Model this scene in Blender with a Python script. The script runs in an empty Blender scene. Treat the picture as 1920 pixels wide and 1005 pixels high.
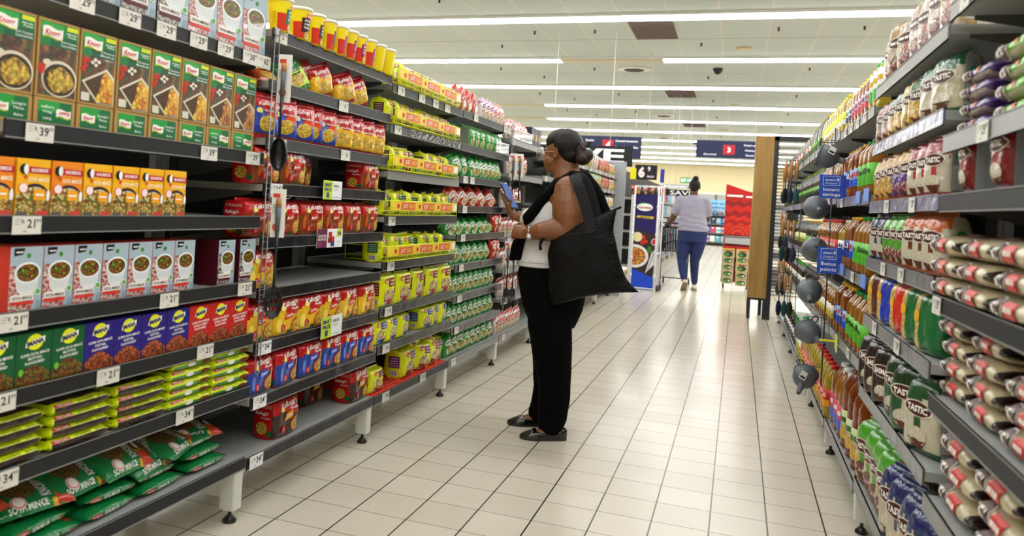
import bpy, bmesh, math, random
from mathutils import Vector, Matrix, noise
random.seed(7)
PI = math.pi
SC = bpy.context.scene
COL = SC.collection

# ------------------------------------------------------------------ camera
F_PX = 1467.68; YAW = .3326; PITCH = .0036; ROLL = .0597
cam_d = bpy.data.cameras.new('camera'); cam = bpy.data.objects.new('camera', cam_d); COL.objects.link(cam)
cy, sy = math.cos(YAW), math.sin(YAW)
fw = Vector((-sy*math.cos(PITCH), cy*math.cos(PITCH), math.sin(PITCH)))
r0 = Vector((cy, sy, 0)); u0 = r0.cross(fw)
cr = math.cos(ROLL)*r0 + math.sin(ROLL)*u0
cu = -math.sin(ROLL)*r0 + math.cos(ROLL)*u0
CAMZ = 5.6127*.2035
m = Matrix((cr, cu, -fw)).transposed().to_4x4(); m.translation = Vector((0, 0, CAMZ))
cam.matrix_world = m
cam_d.sensor_fit = 'HORIZONTAL'; cam_d.sensor_width = 36.0
cam_d.lens = F_PX*36/1920
cam_d.shift_x = 82.21/1920; cam_d.shift_y = -129.64/1920
cam_d.clip_start = .05; cam_d.clip_end = 200
cam_d.dof.use_dof = True; cam_d.dof.focus_distance = 3.9; cam_d.dof.aperture_fstop = 3.5
SC.camera = cam

# ------------------------------------------------------------------ world, exposure
w = bpy.data.worlds.new('world'); SC.world = w; w.use_nodes = True
w.node_tree.nodes['Background'].inputs[0].default_value = (.8, .85, .9, 1)
w.node_tree.nodes['Background'].inputs[1].default_value = .3
SC.view_settings.view_transform = 'Standard'; SC.view_settings.look = 'None'
SC.view_settings.exposure = 1.05; SC.view_settings.gamma = 1; SC.view_settings.use_curve_mapping = False
LAMP = 10.0     # strength of the ceiling tubes

# ------------------------------------------------------------------ materials
def lin(h):
    if isinstance(h, (tuple, list)): return tuple(h)+((1,) if len(h) == 3 else ())
    h = h.lstrip('#'); c = [int(h[i:i+2], 16)/255 for i in (0, 2, 4)]
    return tuple((x/12.92 if x <= .04045 else ((x+.055)/1.055)**2.4) for x in c)+(1,)
MATS = {}
def mat(key, col, rough=.5, metal=0., coat=0., emit=0., bump=0., bscale=60., trans=0., ior=1.45, alpha=1., spec=.5, noise_amt=0.):
    if key in MATS: return MATS[key]
    mt = bpy.data.materials.new(key); mt.use_nodes = True; MATS[key] = mt
    nt = mt.node_tree; b = nt.nodes['Principled BSDF']; c = lin(col)
    b.inputs['Base Color'].default_value = c; b.inputs['Roughness'].default_value = rough
    b.inputs['Metallic'].default_value = metal; b.inputs['Coat Weight'].default_value = coat
    b.inputs['Coat Roughness'].default_value = .12
    b.inputs['Specular IOR Level'].default_value = spec
    if emit: b.inputs['Emission Color'].default_value = c; b.inputs['Emission Strength'].default_value = emit
    if trans: b.inputs['Transmission Weight'].default_value = trans; b.inputs['IOR'].default_value = ior
    if alpha < 1: b.inputs['Alpha'].default_value = alpha
    if bump or noise_amt:
        tc = nt.nodes.new('ShaderNodeTexCoord')
        n = nt.nodes.new('ShaderNodeTexNoise'); n.inputs['Scale'].default_value = bscale; n.inputs['Detail'].default_value = 3
        nt.links.new(tc.outputs['Object'], n.inputs['Vector'])
        if bump:
            bp = nt.nodes.new('ShaderNodeBump'); bp.inputs['Strength'].default_value = 1; bp.inputs['Distance'].default_value = bump
            nt.links.new(n.outputs['Fac'], bp.inputs['Height']); nt.links.new(bp.outputs['Normal'], b.inputs['Normal']); nt.links.new(bp.outputs['Normal'], b.inputs['Coat Normal'])
        if noise_amt:
            mx = nt.nodes.new('ShaderNodeMix'); mx.data_type = 'RGBA'
            mx.inputs[6].default_value = tuple(x*(1-noise_amt) for x in c[:3])+(1,)
            mx.inputs[7].default_value = tuple(min(1, x*(1+noise_amt)) for x in c[:3])+(1,)
            nt.links.new(n.outputs['Fac'], mx.inputs[0]); nt.links.new(mx.outputs[2], b.inputs['Base Color'])
    return mt
def pr(h): return mat('print_'+h, h, rough=.45, coat=.05, spec=.35)                     # printed card
def fl(h): return mat('film_'+h, h, rough=.3, coat=.6, bump=.007, bscale=30, spec=.35) # wrinkled plastic film
def ink(h): return mat('ink_'+h, h, rough=.4, spec=.3)
def food(key, cols, scale=120, film=False):
    k = 'food_'+key
    if k in MATS: return MATS[k]
    mt = bpy.data.materials.new(k); mt.use_nodes = True; MATS[k] = mt
    nt = mt.node_tree; b = nt.nodes['Principled BSDF']; b.inputs['Roughness'].default_value = .38
    b.inputs['Coat Weight'].default_value = .3
    tc = nt.nodes.new('ShaderNodeTexCoord'); v = nt.nodes.new('ShaderNodeTexVoronoi'); v.inputs['Scale'].default_value = scale
    nt.links.new(tc.outputs['Object'], v.inputs['Vector'])
    cr = nt.nodes.new('ShaderNodeValToRGB'); cr.color_ramp.interpolation = 'CONSTANT' if len(cols) > 4 else 'LINEAR'
    sp = nt.nodes.new('ShaderNodeSeparateColor'); nt.links.new(v.outputs['Color'], sp.inputs[0])
    nt.links.new(sp.outputs[0], cr.inputs['Fac'])
    el = cr.color_ramp.elements
    while len(el) < len(cols): el.new(.5)
    for i, c in enumerate(cols):
        el[i].position = i/len(cols) if len(cols) > 4 else i/(len(cols)-1); 
    for i, c in enumerate(cols): el[i].color = lin(c)
    d = nt.nodes.new('ShaderNodeMix'); d.data_type = 'RGBA'; d.blend_type = 'MULTIPLY'
    r2 = nt.nodes.new('ShaderNodeMapRange'); r2.inputs['From Max'].default_value = .9; r2.inputs['To Min'].default_value = 1.15; r2.inputs['To Max'].default_value = .35
    nt.links.new(v.outputs['Distance'], r2.inputs['Value'])
    d.inputs[0].default_value = 1; nt.links.new(cr.outputs['Color'], d.inputs[6]); nt.links.new(r2.outputs['Result'], d.inputs[7])
    nt.links.new(d.outputs[2], b.inputs['Base Color'])
    return mt

# ------------------------------------------------------------------ objects
def obj(name, data, parent=None, link=True):
    o = bpy.data.objects.new(name, data)
    if link: COL.objects.link(o)
    if parent is not None: o.parent = parent
    return o
def tag(o, label=None, cat=None, group=None, kind=None):
    if label: o['label'] = label
    if cat: o['category'] = cat
    if group: o['group'] = group
    if kind: o['kind'] = kind
    return o
def thing(name, label, cat, loc=(0, 0, 0), rz=0, group=None):
    o = obj(name, None); o.location = loc; o.rotation_euler = (0, 0, rz); o.empty_display_size = .05
    return tag(o, label, cat, group)

class G:
    """mesh collector"""
    def __init__(s): s.v = []; s.f = []; s.mi = []; s.sm = []; s.mats = []
    def m(s, mt):
        if mt not in s.mats: s.mats.append(mt)
        return s.mats.index(mt)
    def add(s, vs, fs, mt, smooth=False):
        o = len(s.v); s.v += [tuple(v) for v in vs]; i = s.m(mt)
        for f in fs: s.f.append(tuple(o+a for a in f)); s.mi.append(i); s.sm.append(smooth)
    def box(s, x0, x1, y0, y1, z0, z1, mt, M=None):
        vs = [Vector((x, y, z)) for z in (z0, z1) for y in (y0, y1) for x in (x0, x1)]
        if M: vs = [M @ v for v in vs]
        s.add(vs, [(0, 2, 3, 1), (4, 5, 7, 6), (0, 1, 5, 4), (2, 6, 7, 3), (0, 4, 6, 2), (1, 3, 7, 5)], mt)
    def bbox(s, x0, x1, y0, y1, z0, z1, mt, r=.002, smooth=False):
        """box with chamfered edges"""
        bm = bmesh.new(); bmesh.ops.create_cube(bm, size=1)
        for v in bm.verts: v.co = Vector(((x0+x1)/2+v.co.x*(x1-x0), (y0+y1)/2+v.co.y*(y1-y0), (z0+z1)/2+v.co.z*(z1-z0)))
        bmesh.ops.bevel(bm, geom=bm.edges[:], offset=r, segments=2, affect='EDGES')
        s.bm(bm, mt, smooth)
    def bm(s, bm, mt, smooth=True, M=None):
        bm.verts.index_update()
        s.add([(M @ v.co) if M else v.co for v in bm.verts], [[v.index for v in f.verts] for f in bm.faces], mt, smooth); bm.free()
    def tube(s, pts, r, mt, n=8, caps=True, closed=False):
        pts = [Vector(p) for p in pts]; N = len(pts); rs = r if isinstance(r, (list, tuple)) else [r]*N
        vs = []; prev = None
        for i, p in enumerate(pts):
            a = pts[(i-1) % N] if (closed or i) else p; b = pts[(i+1) % N] if (closed or i < N-1) else p
            t = (b-a).normalized()
            if prev is None:
                up = Vector((0, 0, 1)) if abs(t.z) < .9 else Vector((1, 0, 0)); x = t.cross(up).normalized()
            else: x = (prev - t*prev.dot(t)).normalized()
            prev = x; y = t.cross(x)
            for k in range(n):
                an = 2*PI*k/n; vs.append(p+(x*math.cos(an)+y*math.sin(an))*rs[i])
        fs = []
        for i in range(N if closed else N-1):
            for k in range(n):
                a = i*n+k; b = i*n+(k+1) % n; c = ((i+1) % N)*n+(k+1) % n; d = ((i+1) % N)*n+k
                fs.append((a, b, c, d))
        if caps and not closed: fs += [tuple(range(n))[::-1], tuple((N-1)*n+k for k in range(n))]
        s.add(vs, fs, mt, True)
    def bar(s, a, b, wx, wy, mt):
        """square bar from a to b"""
        a, b = Vector(a), Vector(b); t = (b-a).normalized(); up = Vector((0, 0, 1)) if abs(t.z) < .9 else Vector((0, 1, 0))
        x = t.cross(up).normalized()*wx/2; y = x.normalized().cross(t)*wy/2
        vs = [p+i*x+j*y for p in (a, b) for (i, j) in ((-1, -1), (1, -1), (1, 1), (-1, 1))]
        s.add(vs, [(0, 1, 2, 3), (7, 6, 5, 4), (0, 4, 5, 1), (1, 5, 6, 2), (2, 6, 7, 3), (3, 7, 4, 0)], mt)
    def lathe(s, prof, mt, n=20, c=(0, 0, 0), mats=None, smooth=True, M=None):
        """prof: (r,z) list"""
        vs = []; 
        for r, z in prof:
            for k in range(n):
                a = 2*PI*k/n; v = Vector((c[0]+r*math.cos(a), c[1]+r*math.sin(a), c[2]+z)); vs.append(M @ v if M else v)
        for i in range(len(prof)-1):
            fs = [(i*n+k, i*n+(k+1) % n, (i+1)*n+(k+1) % n, (i+1)*n+k) for k in range(n)]
            if i == 0: s.add(vs, fs, mats[i] if mats else mt, smooth); base = len(s.v)-len(vs)
            else:
                j = s.m(mats[i] if mats else mt)
                for f in fs: s.f.append(tuple(base+a for a in f)); s.mi.append(j); s.sm.append(smooth)
        for i, rev in ((0, True), (len(prof)-1, False)):
            if prof[i][0] > 1e-4:
                f = [base+i*n+k for k in range(n)]; s.f.append(tuple(f[::-1] if rev else f)); s.mi.append(s.m(mats[min(i, len(mats)-1)] if mats else mt)); s.sm.append(False)
    def ball(s, c, rx, ry, rz, mt, n=14, M=None):
        bm = bmesh.new(); bmesh.ops.create_uvsphere(bm, u_segments=n, v_segments=max(6, n*2//3), radius=1)
        for v in bm.verts:
            v.co = Vector((v.co.x*rx, v.co.y*ry, v.co.z*rz))
            if M: v.co = M @ v.co
            v.co += Vector(c)
        s.bm(bm, mt, True)
    # ---- artwork laid on a surface S(u,v,k)
    def rect(s, S, u0, v0, u1, v1, mt, k=1, nx=1, ny=1, sk=0.):
        """sk shears the rectangle upwards across its width"""
        vs = [S(u0+(u1-u0)*i/nx, v0+(v1-v0)*j/ny+sk*i/nx, k) for j in range(ny+1) for i in range(nx+1)]
        fs = [(j*(nx+1)+i, j*(nx+1)+i+1, (j+1)*(nx+1)+i+1, (j+1)*(nx+1)+i) for j in range(ny) for i in range(nx)]
        s.add(vs, fs, mt, True)
    def poly(s, S, pts, mt, k=1):
        cu_ = sum(p[0] for p in pts)/len(pts); cv_ = sum(p[1] for p in pts)/len(pts); n = len(pts)
        vs = [S(cu_, cv_, k)]+[S((p[0]+cu_)/2, (p[1]+cv_)/2, k) for p in pts]+[S(p[0], p[1], k) for p in pts]
        fs = [(0, 1+i, 1+(i+1) % n) for i in range(n)]+[(1+i, 1+n+i, 1+n+(i+1) % n, 1+(i+1) % n) for i in range(n)]
        s.add(vs, fs, mt, True)
    def disc(s, S, u, v, ru, rv, mt, k=1, n=16, jag=0, seed=0, a0=0, a1=2*PI):
        rd = random.Random(seed); pts = []
        for i in range(n):
            a = a0+(a1-a0)*i/(n if a1-a0 > 6.2 else n-1); q = 1-jag*rd.random()
            pts.append((u+ru*q*math.cos(a), v+rv*q*math.sin(a)))
        s.poly(S, pts, mt, k)
    def text(s, S, t, u, v, h, mt, k=2, w=None, ang=0, shear=0, bold=0, sub=False):
        """text centred on (u,v), capital height h, optionally fitted to width w"""
        if t in ILLEGIBLE:      # print too small or blurred to read in the photograph
            ww = w or h*2; ca, sa = math.cos(ang), math.sin(ang)
            for j, (a, b) in enumerate(((-.5, -.12), (-.06, .2), (.26, .5))):
                q = [(a*ww, -h*.35), (b*ww, -h*.35), (b*ww, h*.3), (a*ww, h*.3)]
                s.poly(S, [(u+x*ca-y*sa, v+x*sa+y*ca) for x, y in q], mt, k)
            return
        vs, fs, tw, th = glyphs(t, bold)
        sx = h/.7; 
        if w: sx = w/tw
        szy = h/.7; ca, sa = math.cos(ang), math.sin(ang)
        out = []
        for x, y in vs:
            X = (x-tw/2)*sx+shear*(y-.35)*szy; Y = (y-.35)*szy
            out.append(S(u+X*ca-Y*sa, v+X*sa+Y*ca, k))
        s.add(out, fs, mt)
    def mesh(s, name):
        me = bpy.data.meshes.new(name); me.from_pydata(s.v, [], s.f)
        for mt in s.mats: me.materials.append(mt)
        me.polygons.foreach_set('material_index', s.mi); me.polygons.foreach_set('use_smooth', s.sm); me.update()
        return me
    def build(s, name, parent=None, link=True): return obj(name, s.mesh(name), parent, link)

GL = {}
ILLEGIBLE = {'PASTA', 'SOUP', 'Sun', 'Oil', 'ITALIAN', 'Lekka', 'Veggie', 'BEEF', 'Beans', '5 PACK', 'Two Minute', 'RICE', 'PARBOILED', 'MUTTON_', 'Lasagne_'}
def glyphs(t, bold=0):
    if (t, bold) in GL: return GL[(t, bold)]
    c = bpy.data.curves.new('t', 'FONT'); c.body = t; c.size = 1; c.resolution_u = 2; c.offset = bold*.02; c.fill_mode = 'FRONT'
    o = bpy.data.objects.new('t', c); me = o.to_mesh()
    vs = [(v.co.x, v.co.y) for v in me.vertices]; fs = [tuple(p.vertices) for p in me.polygons]
    o.to_mesh_clear(); bpy.data.objects.remove(o); bpy.data.curves.remove(c)
    if vs:
        x0 = min(v[0] for v in vs); x1 = max(v[0] for v in vs); vs = [(x-x0, y) for x, y in vs]
    else: x0, x1 = 0, 1
    GL[(t, bold)] = (vs, fs, max(x1-x0, .01), .7)
    return GL[(t, bold)]

def flat(W, e=.0005):
    """artwork surface of a card front: u 0..W, v up, facing -y"""
    return lambda u, v, k=0: Vector((u-W/2, -e*k, v))
def copy_tree(o, parent=None):
    c = o.copy(); COL.objects.link(c); c.parent = parent
    for ch in PROTO_CH.get(o.name, []): copy_tree(ch, c)
    return c
PROTO_CH = {}
def proto(g, name, parts=()):
    """an unlinked prototype: root mesh and part meshes [(name, G)]"""
    r = g.build(name, link=False)
    PROTO_CH[r.name] = [p.build(n, link=False) for n, p in parts]
    return r
ORD = 'first second third fourth fifth sixth seventh eighth ninth tenth eleventh twelfth thirteenth fourteenth fifteenth sixteenth'.split()+['%dth' % i for i in range(17, 60)]
def put(p, name, x, y, z, side, label, cat, group=None, rot=0, tilt=0, lean=0, sc=None):
    o = copy_tree(p); o.name = name
    o.location = (x, y, z)
    a = (PI/2 if side == 'L' else -PI/2)+rot
    o.rotation_mode = 'XYZ'
    M = Matrix.Rotation(a, 3, 'Z') @ Matrix.Rotation(lean, 3, 'Y') @ Matrix.Rotation(tilt, 3, 'X')
    o.rotation_euler = M.to_euler('XYZ')
    if sc: o.scale = sc if isinstance(sc, tuple) else (sc, sc, sc)
    return tag(o, label, cat, group)
# ------------------------------------------------------------------ the hall
TS = .2035
def line_mask(nt, src, size, phase, width):
    """1 on lines of the given width every size metres"""
    a = nt.nodes.new('ShaderNodeMath'); a.operation = 'ADD'; a.inputs[1].default_value = phase+100*size; nt.links.new(src, a.inputs[0])
    d = nt.nodes.new('ShaderNodeMath'); d.operation = 'DIVIDE'; d.inputs[1].default_value = size; nt.links.new(a.outputs[0], d.inputs[0])
    f = nt.nodes.new('ShaderNodeMath'); f.operation = 'FRACT'; nt.links.new(d.outputs[0], f.inputs[0])
    s = nt.nodes.new('ShaderNodeMath'); s.operation = 'SUBTRACT'; s.inputs[1].default_value = .5; nt.links.new(f.outputs[0], s.inputs[0])
    ab = nt.nodes.new('ShaderNodeMath'); ab.operation = 'ABSOLUTE'; nt.links.new(s.outputs[0], ab.inputs[0])
    g = nt.nodes.new('ShaderNodeMath'); g.operation = 'GREATER_THAN'; g.inputs[1].default_value = .5-width/size/2; nt.links.new(ab.outputs[0], g.inputs[0])
    fl_ = nt.nodes.new('ShaderNodeMath'); fl_.operation = 'FLOOR'; nt.links.new(d.outputs[0], fl_.inputs[0])
    return g.outputs[0], fl_.outputs[0]
def mixrgb(nt, fac, a, b):
    n = nt.nodes.new('ShaderNodeMix'); n.data_type = 'RGBA'
    for i, q in ((0, fac), (6, a), (7, b)):
        if hasattr(q, 'links'): nt.links.new(q, n.inputs[i])
        else: n.inputs[i].default_value = q
    return n.outputs[2]
def tile_mat():
    mt = bpy.data.materials.new('floor_tiles'); mt.use_nodes = True; nt = mt.node_tree; b = nt.nodes['Principled BSDF']
    tc = nt.nodes.new('ShaderNodeTexCoord'); sp = nt.nodes.new('ShaderNodeSeparateXYZ'); nt.links.new(tc.outputs['Object'], sp.inputs[0])
    lx, ix = line_mask(nt, sp.outputs[0], TS, 3.1854*TS, .0055)
    ly, iy = line_mask(nt, sp.outputs[1], TS, -.7076*TS, .0034)
    cb = nt.nodes.new('ShaderNodeCombineXYZ'); nt.links.new(ix, cb.inputs[0]); nt.links.new(iy, cb.inputs[1])
    wn = nt.nodes.new('ShaderNodeTexWhiteNoise'); nt.links.new(cb.outputs[0], wn.inputs['Vector'])
    nz = nt.nodes.new('ShaderNodeTexNoise'); nz.inputs['Scale'].default_value = 3; nz.inputs['Detail'].default_value = 4; nt.links.new(tc.outputs['Object'], nz.inputs['Vector'])
    base = mixrgb(nt, wn.outputs['Value'], lin('d2cbbb'), lin('ded8c9'))
    base = mixrgb(nt, nz.outputs['Fac'], base, lin('c8bfac'))
    c = mixrgb(nt, ly, base, lin('6a6254')); c = mixrgb(nt, lx, c, lin('1d1b1a'))
    nt.links.new(c, b.inputs['Base Color'])
    r = nt.nodes.new('ShaderNodeMath'); r.operation = 'MULTIPLY_ADD'; r.inputs[1].default_value = .15; r.inputs[2].default_value = .14; nt.links.new(nz.outputs['Fac'], r.inputs[0])
    nt.links.new(r.outputs[0], b.inputs['Roughness'])
    mx = nt.nodes.new('ShaderNodeMath'); mx.operation = 'MAXIMUM'; nt.links.new(lx, mx.inputs[0]); nt.links.new(ly, mx.inputs[1])
    inv = nt.nodes.new('ShaderNodeMath'); inv.operation = 'SUBTRACT'; inv.inputs[0].default_value = 1; nt.links.new(mx.outputs[0], inv.inputs[1])
    bp = nt.nodes.new('ShaderNodeBump'); bp.inputs['Distance'].default_value = .001; nt.links.new(inv.outputs[0], bp.inputs['Height']); nt.links.new(bp.outputs['Normal'], b.inputs['Normal'])
    return mt
def ceil_mat():
    mt = bpy.data.materials.new('ceiling_tiles'); mt.use_nodes = True; nt = mt.node_tree; b = nt.nodes['Principled BSDF']
    tc = nt.nodes.new('ShaderNodeTexCoord'); sp = nt.nodes.new('ShaderNodeSeparateXYZ'); nt.links.new(tc.outputs['Object'], sp.inputs[0])
    lx, ix = line_mask(nt, sp.outputs[0], .6, .345, .022)
    ly, iy = line_mask(nt, sp.outputs[1], 2.8, -(9.9+1.4), .016)
    nz = nt.nodes.new('ShaderNodeTexNoise'); nz.inputs['Scale'].default_value = .8; nt.links.new(tc.outputs['Object'], nz.inputs['Vector'])
    base = mixrgb(nt, nz.outputs['Fac'], lin('bcc4be'), lin('c8d0ca'))
    c = mixrgb(nt, lx, base, lin('d8d0c4')); c = mixrgb(nt, ly, c, lin('6e6d64'))
    nt.links.new(c, b.inputs['Base Color']); b.inputs['Roughness'].default_value = .9
    return mt
CH = 3.6; X0, X1, Y0, Y1 = -13., 10., -6., 40.
def slab(name, bx, mt, kind='structure'):
    g = G(); g.box(*bx, mt); o = g.build(name); tag(o, kind=kind); return o
slab('floor', (X0, X1, Y0, Y1, -.1, 0), tile_mat())
slab('ceiling', (X0, X1, Y0, Y1, CH, CH+.1), ceil_mat())
cream = mat('cream_paint', 'e6d8b0', rough=.8)
slab('wall_far', (X0, X1, Y1, Y1+.1, 0, CH), cream)
slab('wall_left', (X0-.1, X0, Y0, Y1, 0, CH), cream)
slab('wall_right', (X1, X1+.1, Y0, Y1, 0, CH), cream)
slab('wall_rear', (X0, X1, Y0-.1, Y0, 0, CH), cream)

# ceiling tubes in long rows across the aisles
tube_m = mat('lamp_tube', (1, 1, 1), emit=LAMP); hous = mat('lamp_housing', 'e8e8e4', rough=.5); dead = mat('dead_tube', 'c8bf9c', rough=.5)
def lamp_row(i, yc, segs):
    t = thing('ceiling_light', 'long white ceiling tube light, %s row counted from the camera end' % ORD[i], 'ceiling light', (0, yc, CH), group='rows of ceiling tube lights')
    g = G(); xa, xb = segs[0][0], segs[-1][1]
    g.box(xa-.02, xb+.02, -.13, .13, -.035, -.001, hous); g.build('housing', t)
    for a, b, on in segs:
        g = G(); g.box(a, b, -.105, .105, -.05, -.036, tube_m if on else dead)
        o = g.build('diffuser', t)
        if not on: o['label'] = 'unlit yellowed diffuser'
ROWS = [(-1.3, None), (1.5, None), (4.3, None), (7.1, None), (9.9, None), (12.7, 'a'), (15.5, None), (18.3, 'b'), (21.1, 'c')]+[(23.9+2.8*k, None) for k in range(6)]
for i, (yc, s) in enumerate(ROWS):
    if s == 'a': sg = [(-12, -2.9, 1), (-2.9, -1.25, 0), (-1.25, 9, 1)]
    elif s == 'b': sg = [(-12, -6.1, 1), (-6.1, -4.5, 0), (-4.5, 9, 1)]
    elif s == 'c': sg = [(-12, -7.2, 1), (-7.2, -5.1, 0), (-5.1, 9, 1)]
    else: sg = [(-12, 9, 1)]
    if yc < 5: sg = [(max(a, -8), min(b, 7), o) for a, b, o in sg]
    lamp_row(i, yc, sg)
# brown return-air panels, round vents, sprinklers, speakers, dome camera
brown = mat('vent_brown', '7a6a66', rough=.7); white = mat('white_paint', 'e6e4dc', rough=.5); blk = mat('black_plastic', '141416', rough=.35)
slit = mat('vent_dark', '2c2c2c', rough=.6)
for i, (x, y) in enumerate([(-1.21, 10.68), (-1.24, 16.37), (-1.26, 22.0), (-1.3, 27.6)]):
    g = G(); g.box(-.285, .285, -.6, .6, -.008, -.001, brown)
    for k in range(-9, 10): g.box(-.28, .28, k*.062-.006, k*.062+.006, -.014, -.008, brown)
    o = g.build('ceiling_vent'); o.location = (x, y, CH); tag(o, 'brown slatted ceiling vent panel, %s one beyond the camera' % ORD[i], 'vent', 'brown ceiling vents')
for i, (x, y) in enumerate([(-1.83, 13.65), (-1.89, 20.1), (-2.4, 26.0)]):
    t = thing('air_diffuser', 'round ceiling air outlet with dark slot, %s from the camera' % ORD[i], 'air outlet', (x, y, CH), group='round air outlets')
    g = G(); g.lathe([(.28, 0), (.29, -.01), (.2, -.03), (.17, -.02)], white, 28); g.build('rim', t)
    g = G(); g.lathe([(.17, -.018), (.165, -.03), (.12, -.034)], slit, 28); g.build('slot', t)
beige = mat('aged_cream', 'cdbf95', rough=.6)
for i, (x, y) in enumerate([(-3.25, 8.75), (-.05, 11.95), (-2.35, 18.2), (-.2, 18.0), (-.5, 23.2)]):
    g = G(); g.lathe([(.11, 0), (.115, -.012), (.09, -.02), (0.001, -.021)], beige, 24)
    o = g.build('ceiling_speaker'); o.location = (x, y, CH); tag(o, 'flat round cream ceiling speaker, %s from the camera' % ORD[i], 'speaker', 'round ceiling speakers')
g = G(); g.lathe([(.075, 0), (.08, -.02), (.07, -.05), (.045, -.09), (.001, -.105)], blk, 24)
o = g.build('dome_camera'); o.location = (-.45, 13.6, CH); tag(o, 'black dome security camera hanging under the ceiling', 'security camera')
spr = []
for k, y in enumerate([8.9, 10.7, 11.6, 13.55, 14.4, 16.5, 17.3, 19.35, 20.2, 22.1, 25.0]):
    xs = [-.63, -3.6] if k % 2 == 0 else [-4.2, -2.5, .95]
    if k == 1: xs = [-2.0, -2.85, .36, 1.35]
    for x in xs: spr.append((x, y))
for k, (x, y) in enumerate([s for s in spr]):
    g = G(); g.lathe([(.022, 0), (.022, -.004), (.006, -.008), (.006, -.035), (.016, -.04), (.016, -.044), (.001, -.045)], slit, 10)
    g.box(-.012, .012, -.002, .002, -.036, -.012, slit)
    o = g.build('sprinkler'); o.location = (x, y, CH); tag(o, 'small dark sprinkler head on the ceiling, %s by distance' % ORD[k], 'sprinkler', 'ceiling sprinklers')

# ------------------------------------------------------------------ shelving bays
grey = mat('rail_grey', '232325', rough=.5, spec=.3, noise_amt=.12, bscale=9)
greyl = mat('rail_light', '858684', rough=.4, metal=.1)
greym = mat('rail_mid', '38393b', rough=.5, spec=.35, noise_amt=.12, bscale=9)
dark = mat('rail_film', '0a0a16', rough=.35, coat=.4, bump=.005, bscale=11, spec=.3)
lilac = mat('rail_lilac', '6a6990', rough=.35, coat=.5, bump=.012, bscale=16)
ghost = mat('rail_clear', '5c5c62', rough=.35, coat=.5, bump=.012, bscale=14)
plate = mat('shelf_plate', '9da09d', rough=.45, noise_amt=.08, bscale=14)
backp = mat('back_panel', '1b1a1a', rough=.7)
cream_leg = mat('leg_white', 'd8d8d2', rough=.45, noise_amt=.08, bscale=12)
paper = mat('tag_paper', 'dedbd2', rough=.55); paperw = mat('tag_white', 'ececee', rough=.5)
tink = mat('tag_ink', '1c1c1e', rough=.6); tfaint = mat('tag_faint', '9a9894', rough=.6)
lime = mat('lime_card', 'c8e020', rough=.45); navy = mat('navy_ink', '23307c', rough=.5)
def make_tag(w, h, price, pm=None):
    g = G(); S = flat(w, .0006); g.box(-w/2, w/2, -.0004, .0012, 0, h, pm or paper)
    a, b = price
    g.text(S, a, w*.64, h*.60, h*.46, tink, 1, bold=1); g.text(S, 'R', w*.64-(.022 if len(a) > 1 else .014), h*.70, h*.26, tink, 1); g.text(S, b, w*.89, h*.74, h*.24, tink, 1)
    for j in range(3): g.rect(S, w*.07, h*(.82-.14*j), w*(.30-.03*j), h*(.86-.14*j), tfaint, 1)
    g.rect(S, w*.58, h*.36, w*.8, h*.385, tfaint, 1); g.text(S, '349', w*.42, h*.16, h*.12, tink, 1)
    return g.build('price_tag', link=False)
TAGS = {}
def get_tag(a, b='99', w=.078, h=.042, pm=None):
    k = (a, b, w, h, pm)
    if k not in TAGS: TAGS[k] = make_tag(w, h, (a, b), pm)
    return TAGS[k]
RAILH = .043
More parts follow.
